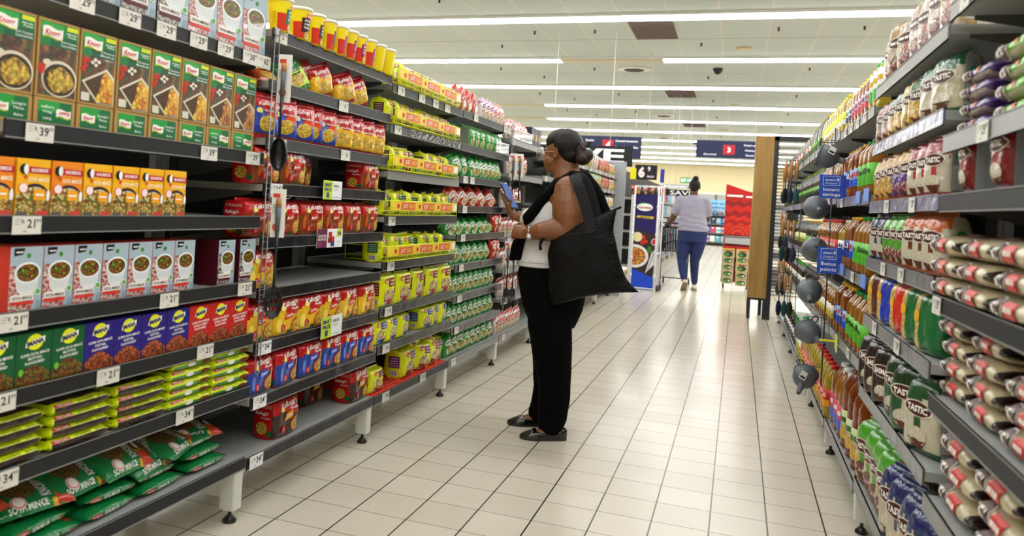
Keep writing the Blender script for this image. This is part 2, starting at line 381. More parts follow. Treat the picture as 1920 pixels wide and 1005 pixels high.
def bay(side, name, ya, yb, shelves, label, depth=.46, top=None, rail_m=None, base_rail=None, back=backp):
    """shelves: list of (z_top_of_rail, rail material, [(y, price)], depth). returns the bay"""
    X = -1.554 if side == 'L' else .465
    sg = 1 if side == 'L' else -1            # outward direction
    t = thing(name, label, 'shelving', (X, ya, 0), 0, 'supermarket shelving bays')
    L = yb-ya-.006
    ztop = top or shelves[0][0]+.02
    g = G(); g.box(*sorted((-sg*(depth+.02), -sg*depth)), 0, L, .12, ztop, back); g.build('back_panel', t)
    for yy in (0.0, L-.03):
        g = G(); g.box(*sorted((-sg*(depth-.001), -sg*(depth-.03))), yy, yy+.03, 0.0, ztop, mat('upright', '8a8a86', rough=.5)); g.build('upright', t)
    n = len(shelves)
    for i, (z, rm, tags, d) in enumerate(shelves):
        g = G(); g.box(*sorted((-sg*d, -.006*sg)), 0, L, z-.03, z-.006, plate)
        if i < n-1:
            for yy in (.004, L-.012):   # brackets
                vs = [(-sg*d, yy, z-.03), (-sg*.05, yy, z-.03), (-sg*.05, yy, z-.04), (-sg*d, yy, z-.1)]
                vs += [(a, b+.006, c) for a, b, c in vs]
                g.add(vs, [(0, 1, 2, 3), (7, 6, 5, 4), (0, 4, 5, 1), (1, 5, 6, 2), (2, 6, 7, 3), (3, 7, 4, 0)], mat('bracket', '4a4a4a', rough=.5))
        sh = g.build('shelf', t)
        g = G(); e = .006 if i == n-1 else 0
        g.box(*sorted((-sg*.005, 0)), 0, L, z-RAILH, z, rm)
        g.box(*sorted((-sg*.005, sg*.002)), 0, L, z-.002, z, greyl); g.box(*sorted((-sg*.005, sg*.002)), 0, L, z-RAILH, z-RAILH+.003, greyl)
        g.build('price_rail', sh)
        for (ty, pr_) in tags:
            q = get_tag(*pr_) if isinstance(pr_, tuple) else get_tag(pr_)
            c = q.copy(); COL.objects.link(c); c.parent = sh; c.name = 'price_tag'
            c.location = (sg*.004, ty-ya, z-RAILH-.001-.003*((ty*37) % 1)); c.rotation_euler = (0, 0, PI/2 if side == 'L' else -PI/2)
    zb = shelves[-1][0]-RAILH
    for yy in ((L-.0,) if side == 'L' else (L,)):
        g = G(); g.bbox(*sorted((-sg*.06, -sg*.004)), yy-.052, yy-.002, .045, zb+.012, cream_leg, .003); g.box(*sorted((-sg*depth, -sg*.05)), yy-.035, yy-.02, .08, zb, cream_leg)
        lg = g.build('leg', t)
        g = G(); g.lathe([(.022, 0), (.024, .008), (.012, .022), (.006, .026), (.006, .05)], blk, 12, c=(-sg*.032, yy-.027, 0)); g.build('foot', lg)
    return t
# ------------------------------------------------------------------ packs: builders
def nz(x, y, s): return noise.noise(Vector((x, y, s*3.17)))
def bag(W, H, T, paint, p=5, pv=3, seal=.012, sealb=None, amp=.0025, seed=1, backm=None, sidem=None, nu=16, nv=20, topw=1., waist=0., zig=True, topdrop=0.):
    """standing film bag; origin at the base, front at y=0 facing -y. returns G, S"""
    sealb = seal if sealb is None else sealb
    hb = H-seal-sealb
    def prof(v):
        t = (v-sealb)/hb
        if t <= 0 or t >= 1: ts = .03
        else: ts = max(.03, (1-abs(2*t-1)**pv)**(1/pv if pv > 1 else 1))
        tt = min(1, max(0, t)); ws = 1-waist*math.sin(PI*tt)*1.0
        if tt > .7: ws *= 1-(1-topw)*(tt-.7)/.3
        return ws, ts
    def yy(x, v, sg):
        ws, ts = prof(v); a = min(1, abs(2*x/(W*ws)))
        h = T/2*ts*max(0, 1-a**p)**(1/p)
        fade = min(1, ts*1.3)
        d = amp*(nz(x*36, v*22, seed)+.3*nz(x*60, v*34, seed+5))*(.35+.65*(1-hb*0))*fade
        return T/2+sg*(h+d*(1 if a < .97 else 0))
    def S(u, v, k=0):
        ws, ts = prof(v); x = (u-W/2)*ws
        return Vector((x, yy(x, v, -1)-.0007*k-.0003*(k > 0), v))
    xs = [-1, -.9985, -.985, -.955]+[-.91+1.82*i/(nu-1) for i in range(nu)]+[.955, .985, .9985, 1]
    vs_ = []
    for j in range(nv+1):
        t = .5-.5*math.cos(PI*j/nv); vs_.append(sealb+hb*t)
    vs_ = ([0, sealb*.9] if sealb > 0 else [])+vs_+([H-seal*.9, H] if seal > 0 else [])
    g = G(); ring = []
    for j, v in enumerate(vs_):
        ws, ts = prof(v); row = []
        for x in xs: row.append((x*W/2*ws, yy(x*W/2*ws, v, -1), v))
        for x in xs[::-1][1:-1]: row.append((x*W/2*ws, yy(x*W/2*ws, v, 1), v))
        if zig and (j == 0 or j == len(vs_)-1) and seal > 0:
            row = [(a, b, c+(.0022 if i % 2 else 0)) for i, (a, b, c) in enumerate(row)]
        ring.append(row)
    n = len(ring[0]); g.v = [q for r in ring for q in r]; nf = len(xs)-1
    for j in range(len(ring)-1):
        vm = (vs_[j]+vs_[j+1])/2
        for i in range(n):
            g.f.append((j*n+i, j*n+(i+1) % n, (j+1)*n+(i+1) % n, (j+1)*n+i))
            if i < nf:
                xm = (xs[i]+xs[i+1])/2
                mt = (sidem or paint(max(0, W/2+xm*W/2), vm)) if abs(xm) > .97 and sidem else paint(W/2+xm*W/2, vm)
            else:
                q = i-nf; edge = q < 3 or q >= n-nf-3
                mt = sidem if (sidem and edge) else (backm or paint(W*.02, vm))
            g.mi.append(g.m(mt)); g.sm.append(True)
    g.f.append(tuple(range(n))[::-1]); g.mi.append(0); g.sm.append(False)
    g.f.append(tuple((len(ring)-1)*n+i for i in range(n))); g.mi.append(0); g.sm.append(False)
    return g, S
def lying(W, D, T, paint, p=2.6, seal=.02, amp=.002, seed=1, nu=18, na=24, taper=.22):
    """bag lying flat: long side W along x, front edge at y=0 facing -y. paint(u, a) with a = angle (0 front, pi/2 top)"""
    def pt(u, a, k=0):
        t = min(1, max(0, u/W)); e = min(t, 1-t)*W
        if e < seal: ts, ds = .06, .9+.0*e
        else:
            q = min(1, (e-seal)/(W*taper)); ts = max(.06, math.sin(q*PI/2)**.6); ds = .9+.1*ts
        c, s_ = math.cos(a), math.sin(a)
        y = -math.copysign(abs(c)**(2/p), c)*D/2*ds; z = math.copysign(abs(s_)**(2/p), s_)*T/2*ts
        d = amp*(nz(u*30, a*3, seed)+.3*nz(u*60, a*5, seed+3))*min(1, ts)+.0008*k+.0004*(k > 0)
        return Vector((u-W/2, y-c*d+D/2, z+s_*d+T/2))
    us = [0, seal*.95]+[seal+(W-2*seal)*(.5-.5*math.cos(PI*i/nu)) for i in range(nu+1)]+[W-seal*.95, W]
    g = G()
    for i, u in enumerate(us):
        for j in range(na):
            v = pt(u, 2*PI*j/na)
            if i in (0, len(us)-1): v.x += (.002 if j % 2 else 0)*(1 if i else -1)
            g.v.append(tuple(v))
    for i in range(len(us)-1):
        for j in range(na):
            g.f.append((i*na+j, (i+1)*na+j, (i+1)*na+(j+1) % na, i*na+(j+1) % na))
            a = 2*PI*(j+.5)/na; a = a-2*PI if a > PI else a
            g.mi.append(g.m(paint((us[i]+us[i+1])/2, a))); g.sm.append(True)
    S = lambda u, v, k=0: pt(u, v, k)      # v is the angle here
    return g, S
def ES(S, T, a0=0.): # edge surface: v in metres above the middle of the edge
    return lambda u, v, k=0: S(u, a0+v/T*1.9, k)
def cyl(r, e=.0006, z0=0):
    return lambda u, v, k=0: Vector(((r(v) if callable(r) else r)+e*k)*0 or 0) if False else Vector((((r(v) if callable(r) else r)+e*k)*math.sin(u/(r(0.5) if callable(r) else r)), -((r(v) if callable(r) else r)+e*k)*math.cos(u/(r(0.5) if callable(r) else r)), v+z0))
def carton(W, H, D, side, back=None, r=.0012):
    g = G(); bm = bmesh.new(); bmesh.ops.create_cube(bm, size=1)
    for v in bm.verts: v.co = Vector((v.co.x*W, (v.co.y+.5)*D, (v.co.z+.5)*H))
    bmesh.ops.bevel(bm, geom=bm.edges[:], offset=r, segments=1, affect='EDGES'); g.bm(bm, side, False)
    return g, flat(W, .0005)
def wave(W, v0, amp, n=12, ph=0, cyc=1):
    return [(W*i/n, v0+amp*math.sin(ph+cyc*2*PI*i/n)) for i in range(n+1)]
def band(g, S, lo, hi, mt, k=1):
    """fill between two polylines with the same u's"""
    vs = []
    for (a, b), (c, d) in zip(lo, hi): vs += [S(a, b, k), S(c, d, k)]
    g.add(vs, [(2*i, 2*i+2, 2*i+3, 2*i+1) for i in range(len(lo)-1)], mt, True)

# ---- food pictures
F_mac = food('macaroni', ['c9a02c', 'e8c44a', 'a3741d', 'd8b83c', '7a5a1a', 'e0b23a'], 110)
F_cheese = food('cheese_bake', ['f6b21c', 'ffd23e', 'e8860e', 'f7c94a', 'c9700d'], 90)
F_brown = food('brown_bake', ['c8792c', 'e0a04e', 'a35a1e', 'd8903a', '7c4418'], 90)
F_wood = food('table_food', ['5b3a20', '7a4f2a', '3c4a20', '6a3416', '8a6030', '46301c'], 60)
F_mince = food('soya_mince', ['6e3b12', '8f5418', 'a86a22', '4e2a0c', '7d4614', '5b8a1e'], 210)
F_mincer = food('chilli_mince', ['a1401a', 'c55a28', '7c2c0e', 'd8743a', '5c2008'], 190)
F_soup = food('noodle_chunks', ['d9b25c', 'b98a34', 'e8cf86', '8a5c20', 'f0dca0', '6a8a2a'], 150)
F_nood = food('noodles', ['f6cf3c', 'fbe27a', 'e0a51e', 'f7d95a', 'c98a14'], 210)
F_rice = food('rice_grain', ['e9e0c6', 'f4eedb', 'd8cba8', 'efe6cf'], 330)
F_past = food('pasta', ['efc95a', 'f8e08c', 'd8a63a', 'f2d272'], 130)
F_dish = food('noodle_bowl', ['f2d9a0', 'e9c070', 'c98a3c', 'f7e9c0', '8a4a20'], 170)
F_grnnood = food('green_pack_dish', ['e8d27a', 'c9a040', 'f0e6a8', '6a9a30', 'd8b860'], 170)
F_kid = food('kidney_bean', ['6e1f18', '8a3024', 'b8685a', '5a1812', 'd8b8a8'], 120)
F_pop = food('popcorn_maize', ['e8b23a', 'd89a20', 'f4d070', 'c88414'], 140)

K = {}   # prototypes
def knorr_logo(g, S, u, v, w, flip=0):
    h = w*.42; n = 10; wv = lambda o, amp=.12: [(u-w/2+w*i/n, v+o*h+amp*h*math.sin(2*PI*i/n)) for i in range(n+1)]
    band(g, S, wv(-.62), wv(-.35), pr('7bb51e'), 2); band(g, S, wv(-.5), wv(-.4), pr('f4df2a'), 3)
    band(g, S, wv(-.45), wv(.5), pr('f4f2ec'), 3)
    g.text(S, 'Knorr', u, v+h*.03, h*.5, ink('d01c24'), 5, w=w*.74, shear=.25, bold=1, ang=PI if flip else 0)
def mk_casserole(kind):
    W, H, D = .121, .187, .06; kraft = mat('kraft_card', 'b08a4c', rough=.7)
    g, S = carton(W, H, D, kraft); e = .006
    g.rect(S, e, H*.66, W-e, H-e, pr('0c7a3c'), 1); g.rect(S, W*.3, H*.66, W-e, H*.80, pr('0b5d38'), 2); g.rect(S, e, H*.86, W*.6, H-e, pr('29a23c'), 2, sk=-.004)
    g.rect(S, e, e, W-e, H*.66, F_wood, 1)
    g.rect(S, W*.66, H*.90, W-e*1.2, H*.955, pr('d9e021'), 3)
    knorr_logo(g, S, W*.33, H*.83, W*.48)
    wt = ink('ffffff')
    if kind == 'mac': ls = ['Alfredo', 'Pasta', 'Rich Creamy', 'Casserole Pasta']
    else: ls = ['Lasagne', 'Mince', 'Cheese', 'Bake']
    g.text(S, ls[0], W*.78, H*.865, H*.028, wt, 4, w=W*.26); g.text(S, ls[1], W*.8, H*.83, H*.028, wt, 4, w=W*.2)
    g.text(S, ls[2], W*.72, H*.745, H*.03, wt, 4, w=W*.38); g.text(S, ls[3], W*.72, H*.70, H*.03, wt, 4, w=W*.38)
    if kind == 'mac':
        g.disc(S, W*.55, H*.26, W*.43, H*.235, pr('d8cdb8'), 2, 22); g.disc(S, W*.55, H*.25, W*.39, H*.205, pr('3a2a18'), 3, 22); g.disc(S, W*.56, H*.24, W*.36, H*.18, F_mac, 4, 22, .2, 3)
        g.disc(S, W*.24, H*.45, W*.1, H*.04, pr('d8cdb8'), 2); g.disc(S, W*.12, H*.36, W*.09, H*.07, pr('c22a12'), 2)
    else:
        m_ = F_cheese if kind == 'cheese' else F_brown
        dish = [(W*.1, H*.30), (W*.72, H*.50), (W*.94, H*.38), (W*.94, H*.05), (W*.6, H*.05)]
        g.poly(S, [(W*.07, H*.31), (W*.73, H*.53), (W*.95, H*.42), (W*.95, H*.04), (W*.5, H*.04)], pr('ddd2bc'), 2)
        g.poly(S, [(W*.14, H*.30), (W*.72, H*.49), (W*.93, H*.37), (W*.93, H*.05), (W*.56, H*.05)], pr('4a3218'), 3)
        g.poly(S, [(W*.6, H*.42), (W*.72, H*.485), (W*.92, H*.37), (W*.92, H*.06), (W*.42, H*.06), (W*.55, H*.22)], m_, 4)
        for q in ((.1, .58), (.14, .52), (.08, .47), (.2, .6)): g.disc(S, W*q[0], H*q[1], W*.065, H*.035, pr('c3280f'), 3, 10)
        for q in ((.33, .58), (.42, .55), (.5, .6), (.4, .62)): g.disc(S, W*q[0], H*q[1], W*.05, H*.025, pr('e8e0cc'), 3, 8)
        g.rect(S, W*.06, H*.05, W*.28, H*.16, pr('d8d2c0'), 5)
    return proto(g, 'casserole_carton')
def mk_casserole_flat(flip):
    W, H, D = .121, .066, .185; g, S = carton(W, H, D, mat('kraft_card', 'b08a4c'))
    g.rect(S, .011, .008, W-.011, H-.006, pr('0b6a3a'), 1); g.rect(S, .011, .034, W*.6, H-.006, pr('1f9a3c'), 2)
    a = PI if flip else 0; x = W*.7 if flip else W*.3
    knorr_logo(g, S, x, H*.5, W*.36, flip); x2 = W-x
    g.text(S, 'Lasagne', x2, H*.66, .007, ink('ffffff'), 4, w=W*.3, ang=a); g.text(S, 'Mince', x2, H*.5, .007, ink('ffffff'), 4, w=W*.22, ang=a); g.text(S, 'Bake', x2, H*.26, .006, ink('ffffff'), 4, w=W*.2, ang=a)
    return proto(g, 'casserole_carton')
def mk_knorrox(c):
    W, H, D = .093, .137, .07; g, S = carton(W, H, D, pr(c))
    g.rect(S, 0, 0, W, H*.38, F_soup, 1); g.disc(S, W*.55, H*.38, W*.42, H*.2, pr('2a1630'), 2, 20, a0=0, a1=PI); g.disc(S, W*.55, H*.33, W*.4, H*.2, F_soup, 3, 20)
    g.rect(S, W*.3, H*.76, W*.99, H*.87, pr('c8202a'), 2, sk=-.002); g.text(S, 'KNORROX', W*.66, H*.81, H*.06, ink('ffffff'), 4, w=W*.5, bold=1)
    g.disc(S, W*.2, H*.82, W*.13, H*.09, pr('111111'), 3); g.disc(S, W*.25, H*.82, W*.07, H*.085, pr('f2f2f2'), 4)
    g.text(S, 'SOYA MINCE', W*.64, H*.65, H*.07, ink('fdf4d8'), 3, w=W*.62, bold=1); g.disc(S, W*.25, H*.69, W*.06, H*.04, pr('e0501c'), 3, 6)
    g.disc(S, W*.19, H*.5, W*.14, H*.09, pr('e8556a'), 4); g.disc(S, W*.19, H*.5, W*.12, H*.078, pr('fae6e2'), 5)
    g.rect(S, W*.5, H*.3, W*.85, H*.48, pr('f5a81c'), 4); g.text(S, 'BEEF', W*.67, H*.39, H*.05, ink('ffffff'), 6, w=W*.24)
    g.disc(S, W*.94, H*.38, W*.06, H*.1, pr('f0f0f0'), 4, 8); g.rect(S, W*.03, 0, W*.33, H*.1, pr('6a6260'), 4); g.rect(S, W*.62, H*.02, W*.95, H*.12, pr('d84a42'), 4)
    return proto(g, 'mince_carton')
def mk_soya(W, H, c, dk):
    g, S = carton(W, H, .085, pr('c9301e') if not dk else pr('4a1020')); bl = pr('a9bcc9')
    g.rect(S, 0, 0, W, H, bl, 1)
    ck = food('check_red', ['e9b8b0', 'f6ece8', 'd2463c', 'f2dcd8', 'c8372e'], 260) if not dk else food('check_grey', ['b8b4ac', 'd8d4cc', '8a847c', '5a4038', 'c8c2b8'], 160)
    g.poly(S, [(0, 0), (0, H*.7), (W*.16, H*.72), (W*.35, H*.4), (W*.7, H*.12), (W*.72, 0)], ck, 2)
    g.poly(S, [(W*.1, H*.86), (W*.1, H*.98), (W*.42, H*.98), (W*.36, H*.88)], pr('151515'), 3); g.text(S, 'Veggie', W*.25, H*.92, H*.035, ink('ffffff'), 5, w=W*.2)
    g.disc(S, W*.55, H*.86, W*.09, H*.05, pr('3a8a2a'), 3, 7, .4)
    cx, cy_ = W*.52, H*.60
    g.poly(S, [(cx-W*.39, cy_), (cx-W*.3, cy_-H*.27), (cx-W*.18, cy_-H*.33), (cx+W*.18, cy_-H*.33), (cx+W*.3, cy_-H*.27), (cx+W*.39, cy_)], pr('e4e8ea'), 4)
    for j in range(-4, 5): g.rect(S, cx+j*W*.065-.0006, cy_-H*.28, cx+j*W*.065+.0006, cy_-H*.09, pr('b9c2c8'), 5)
    g.disc(S, cx, cy_, W*.4, H*.165, pr('f4f6f6'), 6, 24); g.disc(S, cx, cy_, W*.34, H*.135, F_mince, 7, 22)
    for q in ((-.15, .04), (.12, -.05), (.1, .06)): g.disc(S, cx+q[0]*W, cy_+q[1]*H, W*.035, H*.018, pr('7dc32a'), 8, 7)
    g.disc(S, W*.86, H*.3, W*.1, H*.055, pr('d9ead2'), 5); g.disc(S, W*.86, H*.3, W*.07, H*.038, pr('58a84a'), 6)
    g.rect(S, W*.04, H*.17, W*.74, H*.27, pr('efe8e2'), 5, sk=.001); g.text(S, 'SOYA MINCE', W*.39, H*.22, H*.042, ink('3a2020'), 7, w=W*.6, bold=1)
    g.rect(S, W*.04, H*.115, W*.74, H*.165, pr('d8382c' if not dk else '5a1626'), 5); g.rect(S, W*.84, 0, W, H*.16, pr('8ea2b4'), 3)
    return proto(g, 'mince_carton')
def mk_imana(c, fl_, f_, wd):
    W, H, D = .1, .127, .1; g, S = carton(W, H, D, pr(c))
    g.disc(S, W*.5, H*.82, W*.23, H*.15, pr('eef01e'), 1, 22)
    g.poly(S, [(W*.23, H*.73), (W*.25, H*.83), (W*.78, H*.92), (W*.77, H*.8)], pr('f6f6f0'), 2); g.text(S, 'IMANA', W*.5, H*.82, H*.085, ink('181818'), 4, w=W*.47, ang=.17, bold=2)
    wt = ink('f6f6f6')
    for s_, y in (('SUPER SOYA MINCE', .60), (wd, .52), ('FLAVOURED', .44)): g.text(S, s_, W*.52, H*y, H*.05, wt, 2, w=min(.8, .055*len(s_)+.05)*W, bold=1, ang=.06)
    pts = [(W*.02, 0)]+[(W*(.02+.96*i/12), H*(.12+.25*math.sin(PI*(.08+.84*i/12))+.02*(i % 2))) for i in range(13)]+[(W*.98, 0)]
    g.poly(S, pts, f_, 1)
    if fl_: g.disc(S, W*.14, H*.28, W*.07, H*.07, pr('6fbf2a'), 3, 8)
    return proto(g, 'mince_carton')
def mk_flatpack(kind):
    W, D, T = .212, .15, .031
    yel = fl('cfe016'); dk_ = fl('2e1a16') if kind == 'brown' else fl('2a8a4a')
    def paint(u, a):
        if u < .014 or u > W-.014: return yel
        if a > .35 and a < 1.15: return yel
        if -.5 < a <= .35: return yel if (kind == 'green' and a > -.05) else dk_
        if a >= 1.15 and a < 2: return mat('film_dkbrown', '3a201a', rough=.25, coat=.6)
        return yel
    g, S = lying(W, D, T, paint, seal=.008, seed=3, taper=.07, p=3.4, nu=24, amp=.003); E = ES(S, T)
    g.rect(E, W*.08, .0052, W*.34, .0115, ink('b8202c'), 1, nx=6, ny=2); g.text(E, 'TOP CLASS', W*.21, .0083, .004, ink('f2f2e8'), 3, w=W*.2)
    g.text(E, 'SOYA MINCE', W*.55, .0083, .005, ink('222a10'), 2, w=W*.24); g.text(E, 'Beef Flavour', W*.83, .0083, .004, ink('222a10'), 2, w=W*.17)
    if kind == 'green': g.disc(E, W*.45, -.001, W*.09, .004, ink('e8e8e0'), 1, 8); g.disc(E, W*.8, -.002, W*.12, .004, ink('6a3416'), 1, 8)
    return proto(g, 'mince_packet')
def mk_green(kind):
    if kind == 'flat':
        W, D, T = .2, .135, .034; gr = fl('0f7a3c'); rd = fl('c8381c'); ye = fl('e9b01e')
        def paint(u, a):
            if 1.2 < a < 2.2:
                if u > W*.82: return rd
                if u > W*.79: return ye
                if W*.25 < u < W*.6: return F_mince
            if u < W*.05: return fl('0b5c2c')
            return gr
        g, S = lying(W, D, T, paint, seal=.012, seed=5); E = ES(S, T)
        g.rect(E, W*.12, -.004, W*.3, .004, ink('b8202c'), 1, nx=4); g.text(E, 'KNORROX', W*.21, 0, .0035, ink('ffffff'), 3, w=W*.15)
        g.text(E, 'SOYA MINCE', W*.48, 0, .0062, ink('f2f4ee'), 2, w=W*.27, bold=1); g.text(E, 'MUTTON', W*.72, .001, .004, ink('e8f0e8'), 2, w=W*.12)
        g.rect(E, W*.82, -.005, W*.89, .006, ink('d83a32'), 1, nx=2)
        return proto(g, 'mince_packet')
    W, H, T = .2, .16, .045
    gr = fl('0f7a3c'); rd = fl('c8381c'); ye = fl('e9b01e')
    def paint(u, v):
        if u > W*.8+.1*(v-H/2): return rd
        if u > W*.77+.1*(v-H/2): return ye
        return gr
    g, S = bag(W, H, T, paint, p=2.6, pv=2.2, seal=.008, seed=8)
    g.disc(S, W*.42, H*.55, W*.25, H*.28, F_mince, 1, 18, .1, 4); g.disc(S, W*.3, H*.2, W*.1, H*.12, pr('f0e8e0'), 3, 16); g.disc(S, W*.3, H*.2, W*.09, H*.105, pr('e05a50'), 4, 16); g.disc(S, W*.3, H*.2, W*.075, H*.09, pr('f7efe8'), 5, 16)
    g.text(S, 'KNORROX', W*.66, H*.5, .026, ink('f2f2f2'), 3, w=H*.6, ang=PI/2, bold=1); g.disc(S, W*.84, H*.45, W*.1, H*.15, ink('e9b01e'), 2, 16); g.disc(S, W*.84, H*.45, W*.085, H*.13, ink('161616'), 3, 16); g.disc(S, W*.86, H*.45, W*.045, H*.1, ink('f0f0f0'), 4, 10)
    g.text(S, 'SOYA MINCE', W*.4, H*.1, .014, ink('f2f4ee'), 3, w=W*.5, bold=1)
    return proto(g, 'mince_packet')
def mk_tub(c2, c3):
    g = G(); r0_, r1_, H = .036, .05, .125; rr = lambda v: r0_+(r1_-r0_)*v/H
    yel = pr('f2dc0c'); g.lathe([(r0_-.003, 0), (r0_, .004)]+[(rr(H*j/10), H*j/10) for j in range(1, 11)], yel, 28)
    S = lambda u, v, k=0: Vector(((rr(v)+.0006*k)*math.sin(u/.043), -(rr(v)+.0006*k)*math.cos(u/.043), v))
    g.rect(S, -.055, .004, .04, .07, pr('d8321c'), 1, nx=14, ny=3); g.rect(S, -.018, .03, .036, .088, pr(c2), 2, nx=8, ny=3); g.rect(S, .0, .088, .038, .106, pr('d8202c'), 2, nx=6)
    g.text(S, 'Fatti', .019, .097, .009, ink('ffffff'), 4, w=.03, bold=1)
    for j, t in enumerate(('INSTANT', '2 MIN', 'NOODLES')): g.text(S, t, .010, .077-.014*j, .008, ink('ffffff'), 4, w=.034, bold=1)
    g.disc(S, .014, .017, .02, .016, F_nood, 4, 14)
    for j in range(7): g.rect(S, -.075, .03+.007*j, -.06, .032+.007*j, pr('b8a410'), 1, nx=2)
    lid = G(); lid.lathe([(r1_+.0005, H-.006), (r1_+.0042, H-.004), (r1_+.0045, H+.004), (r1_+.002, H+.007), (r1_-.003, H+.004), (.001, H+.004)], pr('f2ece6'), 28)
    return proto(g, 'noodle_tub', [('lid', lid)])
def kell(g, S, W, H, word, tagc, u=.54, v=.84):
    g.text(S, "Kellogg's", W*u, H*v, H*.12, ink('f8f4ee'), 3, w=W*.62, shear=.25, ang=.12, bold=1)
    g.text(S, 'Noodles', W*.72, H*(v-.135), H*.07, ink('f8f4ee'), 3, w=W*.3, bold=1)
    for j in range(8):
        a = j*PI/4; g.poly(S, [(W*.27+W*.03*math.cos(a+.5), H*.72+H*.03*math.sin(a+.5)), (W*.27+W*.15*math.cos(a), H*.72+H*.11*math.sin(a)), (W*.27+W*.03*math.cos(a-.5), H*.72+H*.03*math.sin(a-.5))], ink('f5b81e'), 2)
    g.disc(S, W*.27, H*.72, W*.07, H*.055, ink('fdf08a'), 4)
    q = [(W*.36, H*.42), (W*.4, H*.6), (W*.68, H*.66), (W*.64, H*.47)]
    g.poly(S, q, ink(tagc), 4); g.text(S, word, W*.52, H*.54, H*.08, ink('fff6e8'), 6, w=W*.24, ang=.2, bold=1)
def mk_kell(kind, W=.165, H=.135, T=.11, seed=1):
    lo = {'beef': '8a3a16', 'chicken': 'f0c01a', 'cheese': '1c3fa0', 'curry': '3a1c12'}[kind]
    red = fl('c40c14'); lo_m = fl(lo)
    def paint(u, v): return red if v > H*(.60+.06*math.sin(6*u/W)) or v < H*.05 else lo_m
    g, S = bag(W, H, T, paint, p=6, pv=5, seal=.007, sealb=0, amp=.0055, seed=seed, sidem=red, backm=red, nv=22)
    kell(g, S, W, H, {'beef': 'Beef', 'chicken': 'Chicken', 'cheese': 'Cheese', 'curry': 'Chicken'}[kind], {'beef': 'c23a1e', 'chicken': 'd0281c', 'cheese': '2a5ad0', 'curry': 'e8a01c'}[kind])
    g.disc(S, W*.8, H*.27, W*.2, H*.2, ink('e03818'), 2, 18); g.disc(S, W*.8, H*.27, W*.175, H*.175, F_nood, 3, 18); g.disc(S, W*.88, H*.48, W*.06, H*.16, F_nood, 3, 10)
    g.disc(S, W*.3, H*.22, W*.1, H*.1, ink('c8202a'), 3, 14); g.text(S, '5', W*.3, H*.22, H*.1, ink('ffffff'), 5)
    if kind == 'beef': g.disc(S, W*.14, H*.4, W*.05, H*.2, ink('c8641e'), 2, 10)
    if kind == 'chicken': g.disc(S, W*.16, H*.3, W*.1, H*.18, ink('f8dc5a'), 2, 10)
    if kind == 'cheese': g.disc(S, W*.15, H*.35, W*.05, H*.18, ink('6a8ae0'), 2, 10)
    g.rect(S, W*.5, H*.06, W*.66, H*.14, ink('0c6a3a'), 2, nx=3)
    # side print
    for sx in (-1, 1):
        def Sd(u, v, k=0, sx=sx):
            b = max(v, .001); 
            return Vector((sx*(W/2+.0012+.0007*k), (T/2-sx*(T/2-u)) if sx < 0 else u, v))
        if sx < 0:
            Sd = lambda u, v, k=0: Vector((-(W/2+.0016+.0007*k), T-u, v))
            g.text(Sd, "Kellogg's", T*.45, H*.66, H*.08, ink('f8f4ee'), 1, w=T*.5, shear=.25, bold=1); g.text(Sd, 'Noodles', T*.6, H*.54, H*.05, ink('f8f4ee'), 1, w=T*.35)
            g.disc(Sd, T*.45, H*.28, T*.22, H*.16, F_nood, 1, 14); g.rect(Sd, T*.66, H*.1, T*.86, H*.22, ink('0c6a3a'), 1); g.text(Sd, '5 PACKS', T*.5, H*.82, H*.07, ink('e8d8c8'), 1, w=T*.6)
    fin = 0
    return proto(g, 'noodle_multipack')
def mk_sachet(kind, W=.135, H=.155, T=.045, seed=1):
    """single noodle packet with crimped ends"""
    A, B, bk = {'red': ('b8141c', 'f0b81c', 'b88a4a'), 'blue': ('c01a24', '2242a8', 'b02020'), 'brown': ('6a1c14', 'c8531c', '7a2418'), 'green': ('1f8a34', 'b8e03a', '2a9a3a')}[kind]
    a_, b_ = fl(A), fl(B)
    def paint(u, v):
        if v > H*(.62+.08*math.sin(7*u/W)): return a_
        if v < H*.1: return a_
        return b_
    g, S = bag(W, H, T, paint, p=3.4, pv=3.2, seal=.013, seed=seed, backm=fl(bk), amp=.005)
    g.text(S, "Kellogg's", W*.5, H*.78, H*.08, ink('f8f4ee'), 3, w=W*.6, shear=.25, ang=.1, bold=1)
    g.disc(S, W*.55, H*.33, W*.3, H*.19, F_nood, 2, 18, .1, seed); g.disc(S, W*.25, H*.6, W*.14, H*.08, ink('fdf08a'), 3, 8, .4)
    g.text(S, 'Noodles', W*.6, H*.62, H*.05, ink('f8f4ee'), 4, w=W*.4, bold=1)
    if kind == 'blue': g.disc(S, W*.7, H*.5, W*.2, H*.12, ink('e84a1c'), 1, 12)
    if kind == 'green': g.text(S, 'Two Minute', W*.5, H*.5, H*.06, ink('103a18'), 4, w=W*.5, bold=1)
    return proto(g, 'noodle_packet')
